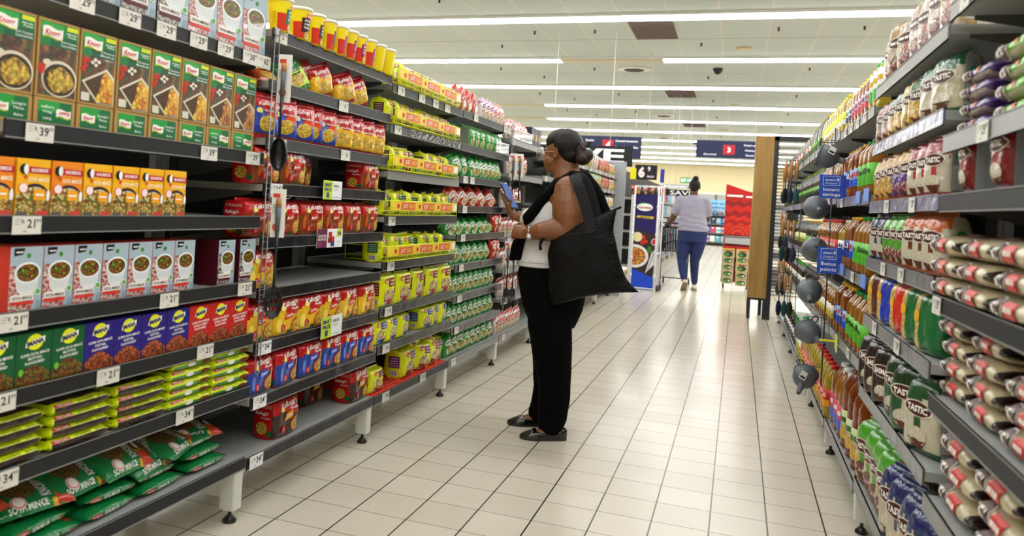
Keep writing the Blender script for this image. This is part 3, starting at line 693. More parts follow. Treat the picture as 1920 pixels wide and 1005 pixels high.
def mk_maggi(panel, W=.155, H=.125, T=.1, seed=1, side=True, pan2=None):
    yel = fl('e6ee08')
    g, S = bag(W, H, T, lambda u, v: yel, p=5, pv=4, seal=.008, sealb=0, amp=.007, seed=seed, sidem=yel, backm=yel, nv=22)
    g.disc(S, W*.33, H*.78, W*.15, H*.09, ink('f0c81c'), 1, 18); g.disc(S, W*.33, H*.78, W*.13, H*.075, ink('d0201c'), 2, 18); g.text(S, 'Maggi', W*.33, H*.78, H*.07, ink('fdf0d0'), 4, w=W*.2, bold=1)
    g.rect(S, W*.5, H*.6, W*.88, H*.86, ink(panel), 2, nx=5, ny=4)
    for j, t in enumerate(('2 MINUTE', 'NOODLES')): g.text(S, t, W*.69, H*(.78-.1*j), H*.055, ink('fff6e0'), 4, w=W*.3, bold=1)
    g.disc(S, W*.5, H*.32, W*.36, H*.24, F_dish, 1, 20, .1, seed); g.poly(S, [(W*.2, H*.22), (W*.8, H*.22), (W*.68, H*.06), (W*.32, H*.06)], ink(pan2 or 'b02a1e'), 3)
    g.rect(S, W*.12, H*.08, W*.4, H*.16, ink('f2f2e8'), 4, nx=3); g.text(S, '5 PACK', W*.26, H*.12, H*.04, ink('1f7a3a'), 6, w=W*.2)
    Sd = lambda u, v, k=0: Vector((-(W/2+.001+.0007*k), T-u, v))
    g.rect(Sd, T*.3, H*.36, T*.78, H*.74, ink(panel), 1)
    for j in range(4): g.rect(Sd, T*.36, H*(.42+.08*j), T*.72, H*(.44+.08*j), ink('e8e0c8'), 2)
    g.rect(Sd, T*.36, H*.1, T*.72, H*.26, ink('f6f6f0'), 1)
    for j in range(9): g.rect(Sd, T*(.38+.035*j), H*.11, T*(.38+.035*j+.012+.01*(j % 2)), H*.25, ink('181818'), 2)
    return proto(g, 'noodle_multipack')
def mk_pouch(base, panel, fd, W=.11, H=.135, T=.05, seed=1, txt='PASTA'):
    b_ = fl(base)
    g, S = bag(W, H, T, lambda u, v: b_, p=2.8, pv=2.6, seal=.011, seed=seed, backm=b_, amp=.004)
    g.disc(S, W*.5, H*.62, W*.3, H*.12, ink('f2f6ee'), 2, 16, .15, seed); g.text(S, txt, W*.5, H*.62, H*.07, ink(panel), 4, w=W*.4, bold=1)
    g.disc(S, W*.5, H*.3, W*.33, H*.2, ink('f0f0e4'), 1, 18); g.disc(S, W*.5, H*.3, W*.28, H*.165, fd, 2, 16)
    g.rect(S, W*.2, H*.42, W*.5, H*.48, ink(panel), 3, nx=4)
    return proto(g, 'pasta_packet')
def mk_white(W=.11, H=.15, T=.05, seed=2, c='e9e2e0', top='c8202e', fd=None):
    b_ = fl(c); t_ = fl(top)
    g, S = bag(W, H, T, lambda u, v: t_ if v > H*.86 else b_, p=2.8, pv=2.6, seal=.011, seed=seed, backm=b_, amp=.004)
    g.disc(S, W*.5, H*.66, W*.28, H*.1, ink(top), 2, 16); g.text(S, 'SOUP', W*.5, H*.66, H*.06, ink('ffffff'), 4, w=W*.34, bold=1)
    g.disc(S, W*.5, H*.3, W*.34, H*.2, fd or F_dish, 2, 16); g.rect(S, W*.1, H*.46, W*.9, H*.53, ink('b8602a'), 1, nx=5)
    return proto(g, 'soup_packet')
# ---- bottles
OILM = mat('oil_amber', 'b8741a', rough=.12, trans=.45, coat=.4, ior=1.4); OILY = mat('oil_pale', 'c9ad2a', rough=.12, trans=.45, coat=.4, ior=1.4)
OILD = mat('oil_deep', '8a3d10', rough=.12, trans=.35, coat=.4, ior=1.4); OLIVE = mat('bottle_green', '16240e', rough=.1, trans=.2, coat=.5); VIN = mat('bottle_dark', '1c0f0a', rough=.12, coat=.6)
def mk_bottle(name, H, R, liquid, cap, lab, lab2=None, word=None, wc='ffffff', handle=False, ribs=True, tex=None, neck=.3, seedc=0, l0=.22, l1=.55):
    g = G(); hb = H*(1-neck); pr_ = [(R*.82, 0), (R*.98, .008), (R, .02)]
    n = 12
    for j in range(1, n):
        z = .02+(hb-.02)*j/n; rr = R*(1-(.035 if ribs and j % 2 and not (l0*H-.01 < z < l1*H+.01) else 0)); pr_.append((rr, z))
    pr_ += [(R*.98, hb), (R*.86, hb+H*neck*.25), (R*.55, hb+H*neck*.55), (R*.34, hb+H*neck*.75), (R*.32, H*.955)]
    g.lathe(pr_, liquid, 18)
    c = G(); c.lathe([(R*.36, H*.93), (R*.38, H*.935), (R*.38, H-.004), (R*.33, H)], pr(cap), 14)
    if handle: c.tube([(R*.3, 0, H*.9), (R*.95, 0, H*.92), (R*1.05, 0, H*.82), (R*.8, 0, H*.72)], .007, pr('f0f0ee'), 6)
    L = G(); rl = R*1.012
    L.lathe([(R*.9, l0*H), (rl, l0*H), (rl, l1*H), (R*.9, l1*H)], pr(lab), 24)
    S = lambda u, v, k=0: Vector(((rl+.0006*k)*math.sin(u/rl), -(rl+.0006*k)*math.cos(u/rl), v))
    h = (l1-l0)*H
    if lab2: L.rect(S, -rl*1.2, l0*H+h*.02, rl*1.2, l0*H+h*.4, pr(lab2), 1, nx=10)
    if tex: L.disc(S, 0, l0*H+h*.3, rl*.7, h*.26, tex, 2, 12)
    if word: L.text(S, word, 0, l0*H+h*.68, h*.28, ink(wc), 3, w=rl*1.5, bold=1)
    L.rect(S, rl*1.6, l0*H+h*.1, rl*2.3, l0*H+h*.5, pr('f2f2f2'), 1, nx=3)
    for j in range(6): L.rect(S, rl*(1.65+.1*j), l0*H+h*.13, rl*(1.69+.1*j), l0*H+h*.47, pr('202020'), 2)
    return proto(g, name, [('label', L), ('cap', c)])
# ---- rice and beans
def tastic_oval(g, S, u, v, w, h, word='TASTIC', ang=0):
    ca, sa = math.cos(ang), math.sin(ang); n = 18
    for q, c, k in ((1.12, 'efe8dc', 2), (1, '4a1a14', 3)):
        g.poly(S, [(u+w/2*q*math.cos(2*PI*i/n)*ca-h/2*q*math.sin(2*PI*i/n)*sa, v+w/2*q*math.cos(2*PI*i/n)*sa+h/2*q*math.sin(2*PI*i/n)*ca) for i in range(n)], ink(c), k)
    g.text(S, word, u, v, h*.42, ink('f6f2ea'), 5, w=w*.78, bold=2, ang=ang)
def mk_rice(cmain, ctop, fd, W=.13, H=.19, T=.07, seed=1, word='TASTIC', base=None, accent=None, side=None, sheet=False):
    dk = lambda h: '%02x%02x%02x' % tuple(int(int(h[i:i+2], 16)*.86) for i in (0, 2, 4))
    a_, t_ = fl(dk(cmain)), fl(dk(ctop))
    ac = fl(dk(accent)) if accent else a_
    def paint(u, v):
        if v > H*(.69+.05*math.sin(9*u/W+seed)): return t_
        if v < H*.1: return fl(base) if base else t_
        if W*.38 < u < W*.62: return ac
        return a_
    sm_ = fl(dk(side)) if side else a_
    g, S = bag(W, H, T, paint, p=4.5, pv=4, seal=.012, sealb=0, amp=.0035, seed=seed, sidem=sm_, backm=a_, topw=.8)
    tastic_oval(g, S, W*.5, H*.60, W*.74, H*.19, word)
    g.disc(S, W*.5, H*.24, W*.3, H*.13, fd, 2, 16, .08, seed); g.poly(S, [(W*.22, H*.2), (W*.78, H*.2), (W*.64, H*.09), (W*.36, H*.09)], ink('5a2a1c'), 3)
    for sx in (-1, 1):
        Sd = (lambda u, v, k=0: Vector((-(W/2+.001+.0007*k), T-u, v))) if sx < 0 else (lambda u, v, k=0: Vector(((W/2+.001+.0007*k), u, v)))
        if sheet:
            g.rect(Sd, T*.1, H*.06, T*.84, H*.93, ink('96989c'), 1, nx=3, ny=4)
            for j in range(9): g.rect(Sd, T*(.14+.08*j), H*.08, T*(.145+.08*j), H*.9, ink('7c7e84'), 2)
            continue
        g.rect(Sd, T*.25, H*.12, T*.8, H*.5, ink('c9c6c0'), 1)
        for j in range(8): g.rect(Sd, T*.3, H*(.15+.04*j), T*.75, H*(.16+.04*j), ink('8a8884'), 2)
        g.disc(Sd, T*.5, H*.66, T*.16, H*.06, ink('1f8a4a'), 1, 10)
    return proto(g, 'rice_bag')
def mk_ricelie(W=.26, D=.2, T=.07, seed=1, kind='red'):
    wh = fl('c2b593'); dk_ = fl('1c0b0a'); pu = fl('4a2a78'); gn = fl('6cb81e')
    def paint(u, a):
        if kind == 'red':
            if u > W*.9 or u < W*.04: return dk_
            return F_rice if False else wh
        c = pu if kind == 'purple' else gn
        if u < W*.1 or u > W*.86: return c
        if -.2 < a < 1.0 and u > W*.2: return c
        return wh
    g, S = lying(W, D, T, paint, seal=.012, seed=seed, amp=.003); E = ES(S, T)
    tastic_oval(g, E, W*.24, 0, W*.3, T*.8, 'TASTIC')
    if kind == 'red':
        g.rect(E, W*.44, -T*.22, W*.70, T*.3, ink('c8281a'), 2, nx=6, ny=4); g.text(E, 'PARBOILED', W*.57, T*.04, T*.18, ink('f6e8e0'), 4, w=W*.2)
        g.rect(E, W*.41, -T*.36, W*.66, -T*.2, ink('7a3a30'), 1, nx=6, ny=2)
        g.rect(S, W*.3, 1.25, W*.62, 1.9, ink('d0301e'), 2, nx=8, ny=5); g.text(lambda u, v, k=0: S(u, v, k), 'RICE', W*.46, 1.55, .3, ink('f6e8e0'), 4, w=W*.2)
    else: g.disc(E, W*.6, T*.1, W*.05, T*.14, ink('e0702a'), 2, 10)
    return proto(g, 'rice_bag')
# ------------------------------------------------------------------ filling the shelves
XL, XR = -1.554, .465
rnd = random.Random(11)
def short(l):
    """keep a label within sixteen words"""
    for a in (' of the', ' the', ' of', ' bay', ' and'):
        if len(l.split()) > 16: l = l.replace(a+' ', ' ') if a != ' bay' else l
    return l
def row(side, z, items, name, look, cat, group, where, inset=.012, jit=.03, start=0):
    """items: (y, proto[, dict]) left to right in the picture; z = rail top"""
    for i, it in enumerate(items):
        y, p = it[0], it[1]; o = dict(it[2]) if len(it) > 2 else {}
        ins = o.pop('inset', inset); dz = o.pop('dz', 0); lk = o.pop('look', look); lab = o.pop('label', None); nm = o.pop('name', name)
        x = XL-ins if side == 'L' else XR+ins
        o.setdefault('rot', (rnd.random()-.5)*2*jit)
        put(p, nm, x, y, z-.0055+dz, side, lab or short('%s, %s from left, %s' % (lk, ORD[i+start], where)), cat, group, **o)
def T9(*ys): return [(y, ('21', '99')) for y in ys]
P29, P39, P34, P6 = ('29', '99'), ('39', '99'), ('34', '99'), ('6', '99')

# bay 1: soya mince
bay('L', 'shelving_bay', 1.31, 2.325, [
 (1.598, grey, [(1.50, P29), (1.66, P29), (1.80, P29), (1.94, P29), (2.07, P29), (2.2, ('38', '99')), (2.28, ('65', '99'))], .3),
 (1.268, grey, [(1.40, P39), (2.02, P39), (2.25, P39)], .34), (1.050, grey, T9(1.38), .36), (.828, grey, T9(1.36, 1.88, 2.25), .36),
 (.648, grey, T9(1.34, 1.66, 2.06), .38), (.466, grey, [(1.36, P34), (1.98, P34)], .4), (.222, grey, [], .46)],
 'grey shelving bay stacked with soya mince cartons and packets')
m_dk = mk_soya(.128, .2, 0, 1); m_rd = mk_soya(.13, .2, 0, 0)
row('L', 1.598, [(1.44, m_dk), (1.573, m_dk), (1.705, m_dk), (1.84, m_dk)], 'mince_carton', 'blue-white mince carton with maroon band', 'carton', 'maroon mince cartons on the top shelf', 'top shelf of the soya mince bay', jit=0)
row('L', 1.598, [(1.972, m_rd), (2.104, m_rd), (2.237, m_rd)], 'mince_carton', 'red-checked mince carton with white bowl', 'carton', 'red mince cartons on the top shelf', 'top shelf of the soya mince bay', jit=0)
cm, cc, cb = mk_casserole('mac'), mk_casserole('cheese'), mk_casserole('brown')
ys = [1.327, 1.453, 1.578, 1.704, 1.83, 1.956, 2.082, 2.208]
row('L', 1.268, list(zip(ys, [cm, cm, cc, cc, cc, cc, cb, cb], [dict(dz=.067, look=l) for l in ['green carton with macaroni dish']*2+['green carton with golden cheese bake']*4+['green carton with brown bake']*2])), 'casserole_carton', '', 'carton', 'green casserole cartons', 'upper tier, soya mince bay', jit=.01)
fa, fb = mk_casserole_flat(0), mk_casserole_flat(1)
row('L', 1.268, list(zip(ys, [fa, fb, fa, fa, fa, fa, fb, fb])), 'casserole_carton', 'kraft-edged carton laid flat showing its green end', 'carton', 'flat-laid casserole cartons', 'under the upright green cartons', jit=.01)
ko, ky = mk_knorrox('f08a12'), mk_knorrox('f6b816')
row('L', 1.05, list(zip([1.305, 1.405, 1.503, 1.601, 1.699, 1.797, 1.895], [ko, ky, ko, ky, ky, ky, ky])), 'mince_carton', 'small orange-yellow mince carton', 'carton', 'orange mince cartons', 'third shelf of the soya mince bay', jit=0)
s_r, s_d = mk_soya(.09, .153, 0, 0), mk_soya(.088, .148, 0, 1)
row('L', .828, [(1.40+.0925*i, s_r) for i in range(7)], 'mince_carton', 'white carton with bowl and red check', 'carton', 'red-checked mince cartons', 'fourth shelf of the soya mince bay', jit=.01)
row('L', .828, [(1.955, s_d, dict(inset=.1)), (2.16, s_d), (2.275, s_d)], 'mince_carton', 'maroon-sided mince carton', 'carton', 'maroon mince cartons', 'fourth shelf of the soya mince bay', jit=.02)
ig, ib, ir = mk_imana('0f5a30', 1, F_mince, 'MUTTON'), mk_imana('26187e', 0, F_mincer, 'OXTAIL'), mk_imana('c8201c', 0, F_mincer, 'CHILLI BEEF')
row('L', .648, [(1.335+.1015*i, [ig, ig, ig, ib, ib, ib, ib, ir, ir, ir][i], dict(look=['green', 'green', 'green', 'blue', 'blue', 'blue', 'blue', 'red', 'red', 'red'][i]+' mince carton with yellow disc')) for i in range(10)], 'mince_carton', '', 'carton', 'mince cartons with yellow discs', 'fifth shelf of the soya mince bay', jit=0)
pb, pg = mk_flatpack('brown'), mk_flatpack('green')
for i, (y, n, p) in enumerate([(1.38, 4, pb), (1.594, 4, pb), (1.808, 4, pb), (2.02, 5, pg), (2.225, 5, pg)]):
    for k in range(n):
        put(p, 'mince_packet', XL-.006-rnd.random()*.006, y+(rnd.random()-.5)*.008, .4605+k*.0305-(.001*k), 'L', '%s-edged flat mince packet, %s from bottom in %s stack from left' % ('brown' if p is pb else 'green', ORD[k], ORD[i]), 'packet', 'yellow flat mince packets in stacks', rot=(rnd.random()-.5)*.04, lean=(rnd.random()-.5)*.01, sc=(.98, .95, 1))
gf, gb = mk_green('flat'), mk_green('big')
for i, (y, n) in enumerate([(1.33, 4), (1.54, 3), (1.75, 3), (1.95, 2), (2.16, 3)]):
    for k in range(n):
        put(gf, 'mince_packet', XL-.03-.02*k-rnd.random()*.01, y+(rnd.random()-.5)*.03, .2165+k*.034, 'L', 'green mince packet lying %s from bottom, %s pile from left' % (ORD[k], ORD[i]), 'packet', 'green mince packets on the bottom shelf', rot=(rnd.random()-.5)*.16)
for i, (y, x, z, tl, ro) in enumerate([(1.36, .05, .358, -1.35, .2), (1.52, .05, .325, -1.3, -.2), (1.68, .045, .325, -1.15, .1), (1.83, .035, .33, -1.1, .1), (1.95, .045, .295, -1.05, .22), (2.08, .05, .322, -1.35, .3), (2.18, .09, .325, -1.45, -.3)]):
    put(gb, 'mince_packet', XL-x, y, z, 'L', 'large green mince packet tipped back on bottom shelf, %s from left' % ORD[i], 'packet', 'tipped green mince packets', rot=ro, tilt=tl)

# bay 2: five-packs of noodles
bay('L', 'shelving_bay', 2.33, 3.325, [
 (1.705, greym, [(2.375, ('2', '99'))], .3), (1.526, greym, [(2.86, P6)], .36), (1.327, greym, [(2.41, P6), (2.9, P6)], .36), (1.166, dark, [(2.40, (*P34, .08, .045, paperw))], .38),
 (.978, dark, [], .38), (.794, dark, [], .42), (.607, dark, [(2.39, (*P34, .08, .045, paperw))], .4), (.418, dark, [(2.38, (*P34, .08, .045, paperw))], .42), (.21, dark, [(2.38, (*P34, .08, .045, paperw))], .46)],
 'shelving bay with film-wrapped rails holding red five-packs of noodles')
tb, tp, tg = mk_tub('3a1a14', 0), mk_tub('a0186a', 0), mk_tub('1a7a4a', 0)
W2 = 'five-pack noodle bay'
row('L', 1.705, [(2.38, tg), (2.51, tb), (2.61, tb), (2.705, tb), (2.80, tp), (2.885, tp), (2.97, tp), (3.06, tp), (3.16, tp, dict(rot=1.9)), (3.26, tp, dict(rot=2.2))], 'noodle_tub', 'yellow instant noodle tub', 'noodle tub', 'yellow noodle tubs', 'top of the red five-pack bay', jit=.4)
for o in [o for o in bpy.data.objects if o.name.startswith('noodle_tub') and o.get('category')]: o.scale = (.88, .88, .88)
sr, sb, sw, sg = mk_sachet('red', seed=1), mk_sachet('blue', seed=2), mk_sachet('brown', seed=3), mk_sachet('green', seed=4)
row('L', 1.526, [(2.37, sw, dict(tilt=-.9, rot=-.2, look='brown noodle packet slumped back')), (2.45, sw, dict(tilt=-1.2, rot=-.2, inset=.02, look='brown noodle packet lying low')), (2.56, sg, dict(lean=-.5, rot=-.3, tilt=-.3, look='lime green noodle packet leaning')),
 (2.66, sr, dict(lean=-.25, inset=.05)), (2.74, sr, dict(lean=-.35, rot=-.2)), (2.86, sr, dict(lean=-.3, inset=.06)), (2.93, sr, dict(lean=-.35, rot=-.25)), (3.05, sr, dict(lean=-.4, rot=-.3))], 'noodle_packet', 'red and yellow noodle packet', 'packet', 'single noodle packets on the second shelf', 'second shelf of the '+W2)
for o in bpy.data.objects:
    if o.get('group') == 'single noodle packets on the second shelf': o.scale = (.95, 1, .85)
row('L', 1.327, [(2.34, sb, dict(rot=-.2)), (2.46, sb, dict(rot=-.25)), (2.585, sb, dict(rot=-.25)), (2.66, sb, dict(rot=-.5, inset=.03)), (2.77, sb, dict(rot=-.2)), (2.895, sr, dict(rot=-.35)), (3.0, sr, dict(rot=-.3)), (3.11, sr, dict(rot=-.3)), (3.23, sr, dict(rot=-.2))], 'noodle_packet', 'crinkled red noodle packet', 'packet', 'single noodle packets on the third shelf', 'third shelf of the '+W2)
kb, kc, kz, kr = mk_kell('beef', seed=1), mk_kell('chicken', W=.17, H=.145, seed=2), mk_kell('cheese', W=.16, H=.14, seed=3), mk_kell('curry', W=.165, H=.15, seed=4)
row('L', 1.166, [(2.375, kb), (2.55, kb), (2.775, kb, dict(inset=.12)), (3.20, kb)], 'noodle_multipack', 'brown and red beef noodle five-pack', 'noodle pack', 'beef noodle five-packs, upper shelf', 'fourth shelf of the '+W2, jit=.05)
row('L', .978, [(2.345, kb), (2.525, kb), (2.70, kb), (2.875, kb), (3.045, kb), (3.215, kb)], 'noodle_multipack', 'brown and red beef noodle five-pack', 'noodle pack', 'beef noodle five-packs, lower shelf', 'fifth shelf of the '+W2, jit=.08)
row('L', .794, [(2.37, kc), (2.63, kc, dict(inset=.2))], 'noodle_multipack', 'yellow chicken noodle five-pack', 'noodle pack', 'yellow five-packs on the emptied shelf', 'nearly empty sixth shelf of the '+W2)
row('L', .607, [(2.38, kc), (2.56, kc), (2.73, kc), (2.90, kc), (3.06, kc), (3.235, kc)], 'noodle_multipack', 'yellow chicken noodle five-pack', 'noodle pack', 'yellow chicken noodle five-packs', 'seventh shelf of the '+W2, jit=.1)
row('L', .418, [(2.41, kz), (2.585, kz), (2.755, kz), (2.92, kz), (3.085, kz), (3.245, kz)], 'noodle_multipack', 'blue cheese noodle five-pack', 'noodle pack', 'blue cheese noodle five-packs', 'eighth shelf of the '+W2, jit=.1)
row('L', .21, [(2.63, kr), (3.08, kr, dict(inset=.17)), (3.245, kr)], 'noodle_multipack', 'dark red curry noodle five-pack', 'noodle pack', 'curry noodle five-packs', 'bottom shelf of the '+W2, inset=.03)

# bay 3: yellow noodles in wire baskets
W3 = 'yellow noodle bay'
pat = mat('rail_swirl', '3a3b3d', rough=.4)
bay('L', 'shelving_bay', 3.33, 4.325, [
 (1.675, greym, [(3.42, P6), (3.68, P6), (3.87, P6), (4.05, P6)], .3), (1.486, pat, [(3.41, P6)], .34), (1.267, greyl, [], .36), (1.053, greym, [(3.4, P34)], .38), (.836, dark, [(3.42, P34)], .4),
 (.62, dark, [(3.42, P34)], .4), (.443, dark, [(3.42, P34)], .42), (.208, greym, [(3.45, P34), (3.92, P34)], .46)],
 'shelving bay filled with bright yellow noodle packs and wire baskets')
g = G()   # white swirls printed on the patterned rail
for i in range(9):
    c = 3.58+.085*i; pts = [(XL+.0035, c+.035*math.cos(a), 1.4655+.014*math.sin(a*1.0+.6*i)) for a in [2*PI*k/14 for k in range(15)]]
    g.tube(pts, .0016, pr('e8e8e6'), 4)
    g.tube([(XL+.0035, c+.02+.02*math.cos(a), 1.4655+.019*math.sin(a+i)) for a in [1.6*PI*k/10 for k in range(11)]], .0014, pr('e8e8e6'), 4)
bys = [o for o in bpy.data.objects if o.name.startswith('shelving_bay') and o.type == 'EMPTY']
o = g.build('printed_swirl', [c for c in bys[-1].children if c.name.startswith('shelf')][1]); o.location = (-XL, -3.33, 0)
wire_y = mat('wire_yellow', 'dff014', rough=.3, coat=.4); ban_y = pr('f2cf2a'); ban_o = pr('e2662a')
def basket(z, ya, yb, i):
    t = thing('wire_basket', 'yellow wire basket with orange banner, %s from the top of the yellow noodle bay' % ORD[i], 'basket', (XL, ya, z), group='yellow wire baskets')
    L = yb-ya; g = G(); xf = .022
    for zz, r in ((.004, .0022), (.024, .0022), (.072, .003)): g.tube([(-.2, 0, zz), (xf, 0, zz), (xf, L, zz), (-.2, L, zz)], r, wire_y, 6)
    n = int(L/.035)
    for k in range(n+1): y = L*k/n; g.tube([(-.2, y, .004), (xf, y, .004), (xf, y, .024)], .0014, wire_y, 5)
    for k in range(5): y = L*k/4; g.tube([(xf, y, .004), (xf, y, .072)], .0025, wire_y, 6)
    for yy in (0, L): g.tube([(-.2, yy, .004), (-.2, yy, .09)], .0025, wire_y, 6)
    g.build('wire_frame', t)
    g = G(); S = lambda u, v, k=0: Vector((xf+.004+.0006*k, u, v)); g.box(xf+.002, xf+.004, .004, L-.004, .027, .069, ban_y)
    for k in range(3):
        c = L*(.22+.29*k); g.rect(S, c-.085, .03, c+.085, .066, ban_o, 1); g.text(S, 'JUST' if k != 1 else 'JUST', c-.035, .048, .018, ink('f8ead0'), 3, w=.06, bold=1); g.text(S, 'ADD', c+.04, .048, .018, ink('f8d040'), 3, w=.06, bold=1)
        g.disc(S, c-.12, .048, .014, .011, ink('c8201c'), 2, 14)
    g.rect(S, L-.07, .03, L-.015, .066, pr('f2f2ee'), 2)
    g.build('banner', t)
for i, (z, ya, yb) in enumerate([(1.676, 3.335, 4.2), (1.487, 3.335, 4.22), (1.268, 3.335, 4.22), (1.054, 3.335, 4.24), (.837, 3.335, 4.25)]): basket(z, ya, yb, i)
mb, mg_, mbl, mp = mk_maggi('5a1c1c', seed=1), mk_maggi('0c6a48', seed=2), mk_maggi('1c4a9a', seed=3, pan2='1c4aa0'), mk_maggi('8a2a8a', seed=4)
lk3 = dict(name='noodle_multipack', cat='noodle pack')
def yrow(z, ys, p, shelf, look, dz=.006, inset=.03, sc=1.0):
    row('L', z, [(y, p, dict(dz=dz, sc=sc, rot=(rnd.random()-.3)*.5, lean=(rnd.random()-.5)*.2)) for y in ys], 'noodle_multipack', look, 'noodle pack', look+' on the '+shelf, shelf+' of the '+W3, inset=inset)
yrow(1.675, [3.44, 3.53, 3.62, 3.72, 3.83, 3.96, 4.1, 4.18], mb, 'top shelf', 'small yellow noodle pack')
yrow(1.486, [3.40, 3.50, 3.60, 3.80, 3.90, 4.02, 4.14], mb, 'second shelf', 'yellow pack with brown panel')
yrow(1.267, [3.47, 3.62, 3.92, 4.06, 4.2], mb, 'third shelf', 'yellow pack with maroon panel')
yrow(1.053, [3.4, 3.54, 3.70, 3.85, 3.99, 4.12, 4.24], mg_, 'fourth shelf', 'yellow pack with green panel')
yrow(.836, [3.42, 3.56, 3.70, 3.92, 4.05, 4.18], mg_, 'fifth shelf', 'yellow noodle pack with green panel')
m6 = mk_maggi('8a2418', W=.18, H=.16, T=.06, seed=6)
row('L', .62, [(3.45, m6), (3.64, m6), (3.835, m6), (4.03, m6), (4.22, m6)], 'noodle_multipack', 'large yellow noodle pack with red panel', 'noodle pack', 'large yellow noodle packs', 'sixth shelf of the '+W3, inset=.012, jit=.12)
row('L', .443, [(3.39, mbl), (3.53, mbl), (3.68, mbl), (3.98, mbl), (4.1, mbl), (4.23, mbl)], 'noodle_multipack', 'yellow noodle pack with blue bowl', 'noodle pack', 'yellow and blue noodle packs', 'seventh shelf of the '+W3, jit=.15)
mbt = mk_maggi('7a2a7a', W=.17, H=.155, T=.13, seed=7)
row('L', .208, [(3.43, mb, dict(sc=.95)), (3.82, mbt), (4.0, mbt, dict(lean=.12)), (4.16, mbt, dict(lean=.2)), (4.27, mbt, dict(lean=.1, inset=.05))], 'noodle_multipack', 'big yellow noodle pack', 'noodle pack', 'big yellow noodle packs', 'bottom shelf of the '+W3, inset=.03, jit=.2)
row('L', .208, [(3.93, mbt, dict(dz=.13, lean=.5, sc=.8, inset=.06)), (4.12, mbt, dict(dz=.14, lean=.35, sc=.8, inset=.06))], 'noodle_multipack', 'yellow noodle pack heaped on top', 'noodle pack', 'heaped yellow noodle packs', 'bottom shelf of the '+W3)
liner = mat('liner_red', 'd0281c', rough=.5)
g = G(); g.box(-.36, -.008, .01, .97, 0, .0015, liner)
for i in range(11):
    for j in range(28): g.lathe([(.011, .0015), (.009, .005), (.001, .006)], mat('liner_dimple', 'e2483a', rough=.5), 6, c=(-.025-.032*i, .03+.033*j, 0))
o = g.build('shelf_liner'); o.location = (XL, 3.34, .2025); tag(o, 'red dimpled shelf liner under the big yellow noodle packs', 'shelf liner')

# bay 4: green packets
W4 = 'green packet bay'
bay('L', 'shelving_bay', 4.33, 5.335, [
 (1.68, greym, [(4.55, P6), (5.2, P6), (5.29, P6)], .3), (1.484, greym, [], .34), (1.296, greym, [(4.42, P6), (4.55, P6)], .36), (1.117, dark, [(4.44, P6)], .38), (.946, dark, [(4.44, P6)], .38), (.765, dark, [(4.44, P6)], .4),
 (.58, dark, [(4.44, P6)], .4), (.395, dark, [(4.42, P6)], .42), (.21, greyl, [(4.40, P6)], .46)], 'shelving bay filled with green pasta packets on nine shelves')
gp = [mk_pouch('1f9a34', '0f5a22', F_grnnood, seed=s) for s in (1, 2)]; rp = mk_pouch('c8301c', '8a1a12', F_dish, seed=3, H=.15); gl = mk_pouch('3aa83a', '0f5a22', F_grnnood, seed=5, W=.1, H=.14, T=.06)
wp = mk_white(seed=3, c='e6dfe0', top='8a2a7a'); wr = mk_white(seed=4); rb = mk_white(seed=5, c='a8301c', top='c8281a', W=.13, H=.16)
row('L', 1.68, [(4.36, rb, dict(lean=-.6, look='dark red packet')), (4.47, rb, dict(lean=-.5, look='dark red packet')), (4.58, rb, dict(lean=-.6, look='dark red packet')), (4.70, rb, dict(lean=-.7, look='dark red packet')), (4.86, wp, dict(lean=-.3)), (4.95, wp, dict(lean=-.3)), (5.03, wp, dict(lean=-.3)), (5.13, wr, dict(lean=-.4, look='white and red packet')), (5.22, wr, dict(lean=-.4, look='white and red packet')), (5.29, wr, dict(lean=-.5, look='white and red packet'))], 'soup_packet', 'white and purple packet', 'packet', 'slumped packets above the green bay', 'on top of the '+W4, inset=.04)
row('L', 1.484, [(4.39, gl, dict(inset=.06)), (4.51, gl), (4.62, gl), (4.72, gl), (4.82, gl), (4.95, gl), (5.03, gl), (5.12, gl), (5.2, gl)], 'pasta_packet', 'standing green pasta packet', 'packet', 'standing green packets', 'second shelf of the '+W4, inset=.03, jit=.1)
def slant(z, ys, shelf, p=None, look='slanted green packet', lean=-.35, sc=1, tilt=-.15):
    row('L', z, [(y, p or gp[i % 2], dict(lean=lean+(rnd.random()-.5)*.15, rot=-.22+(rnd.random()-.5)*.35, tilt=tilt, sc=sc, dz=.01)) for i, y in enumerate(ys)], 'pasta_packet', look, 'packet', look+'s, '+shelf, shelf+' of the '+W4, inset=.018)
slant(1.296, [4.37, 4.50, 4.66, 4.75, 4.84, 4.93, 5.02, 5.11, 5.19], 'third shelf')
slant(1.117, [4.40, 4.56, 4.74, 4.92, 5.12], 'fourth shelf', rp, 'slanted red packet', -.75, (1, 1, .9), -.3)
slant(.946, [4.38, 4.5, 4.66, 4.80, 4.95, 5.08], 'fifth shelf', lean=-.75, sc=(1, 1, .85), tilt=-.5)
slant(.765, [4.38, 4.47, 4.62, 4.71, 4.82, 4.95, 5.06], 'sixth shelf', lean=-.5, sc=.95)
slant(.58, [4.38, 4.47, 4.57, 4.66, 4.76, 4.86, 4.96, 5.08, 5.18], 'seventh shelf', lean=-.4, sc=.95)
slant(.395, [4.38, 4.47, 4.57, 4.67, 4.78, 4.88, 4.98, 5.09, 5.2], 'eighth shelf', lean=-.35, sc=.95)
slant(.21, [4.42, 4.53, 4.64, 4.76, 4.88, 5.0, 5.11, 5.24], 'bottom shelf', lean=-.4, sc=1.05)
row('L', .946, [(5.2, rp, dict(lean=-.5)), (5.28, rp, dict(lean=-.4))], 'pasta_packet', 'small red packet beside the green ones', 'packet', 'red packets beside the green ones', 'fifth shelf of the '+W4)
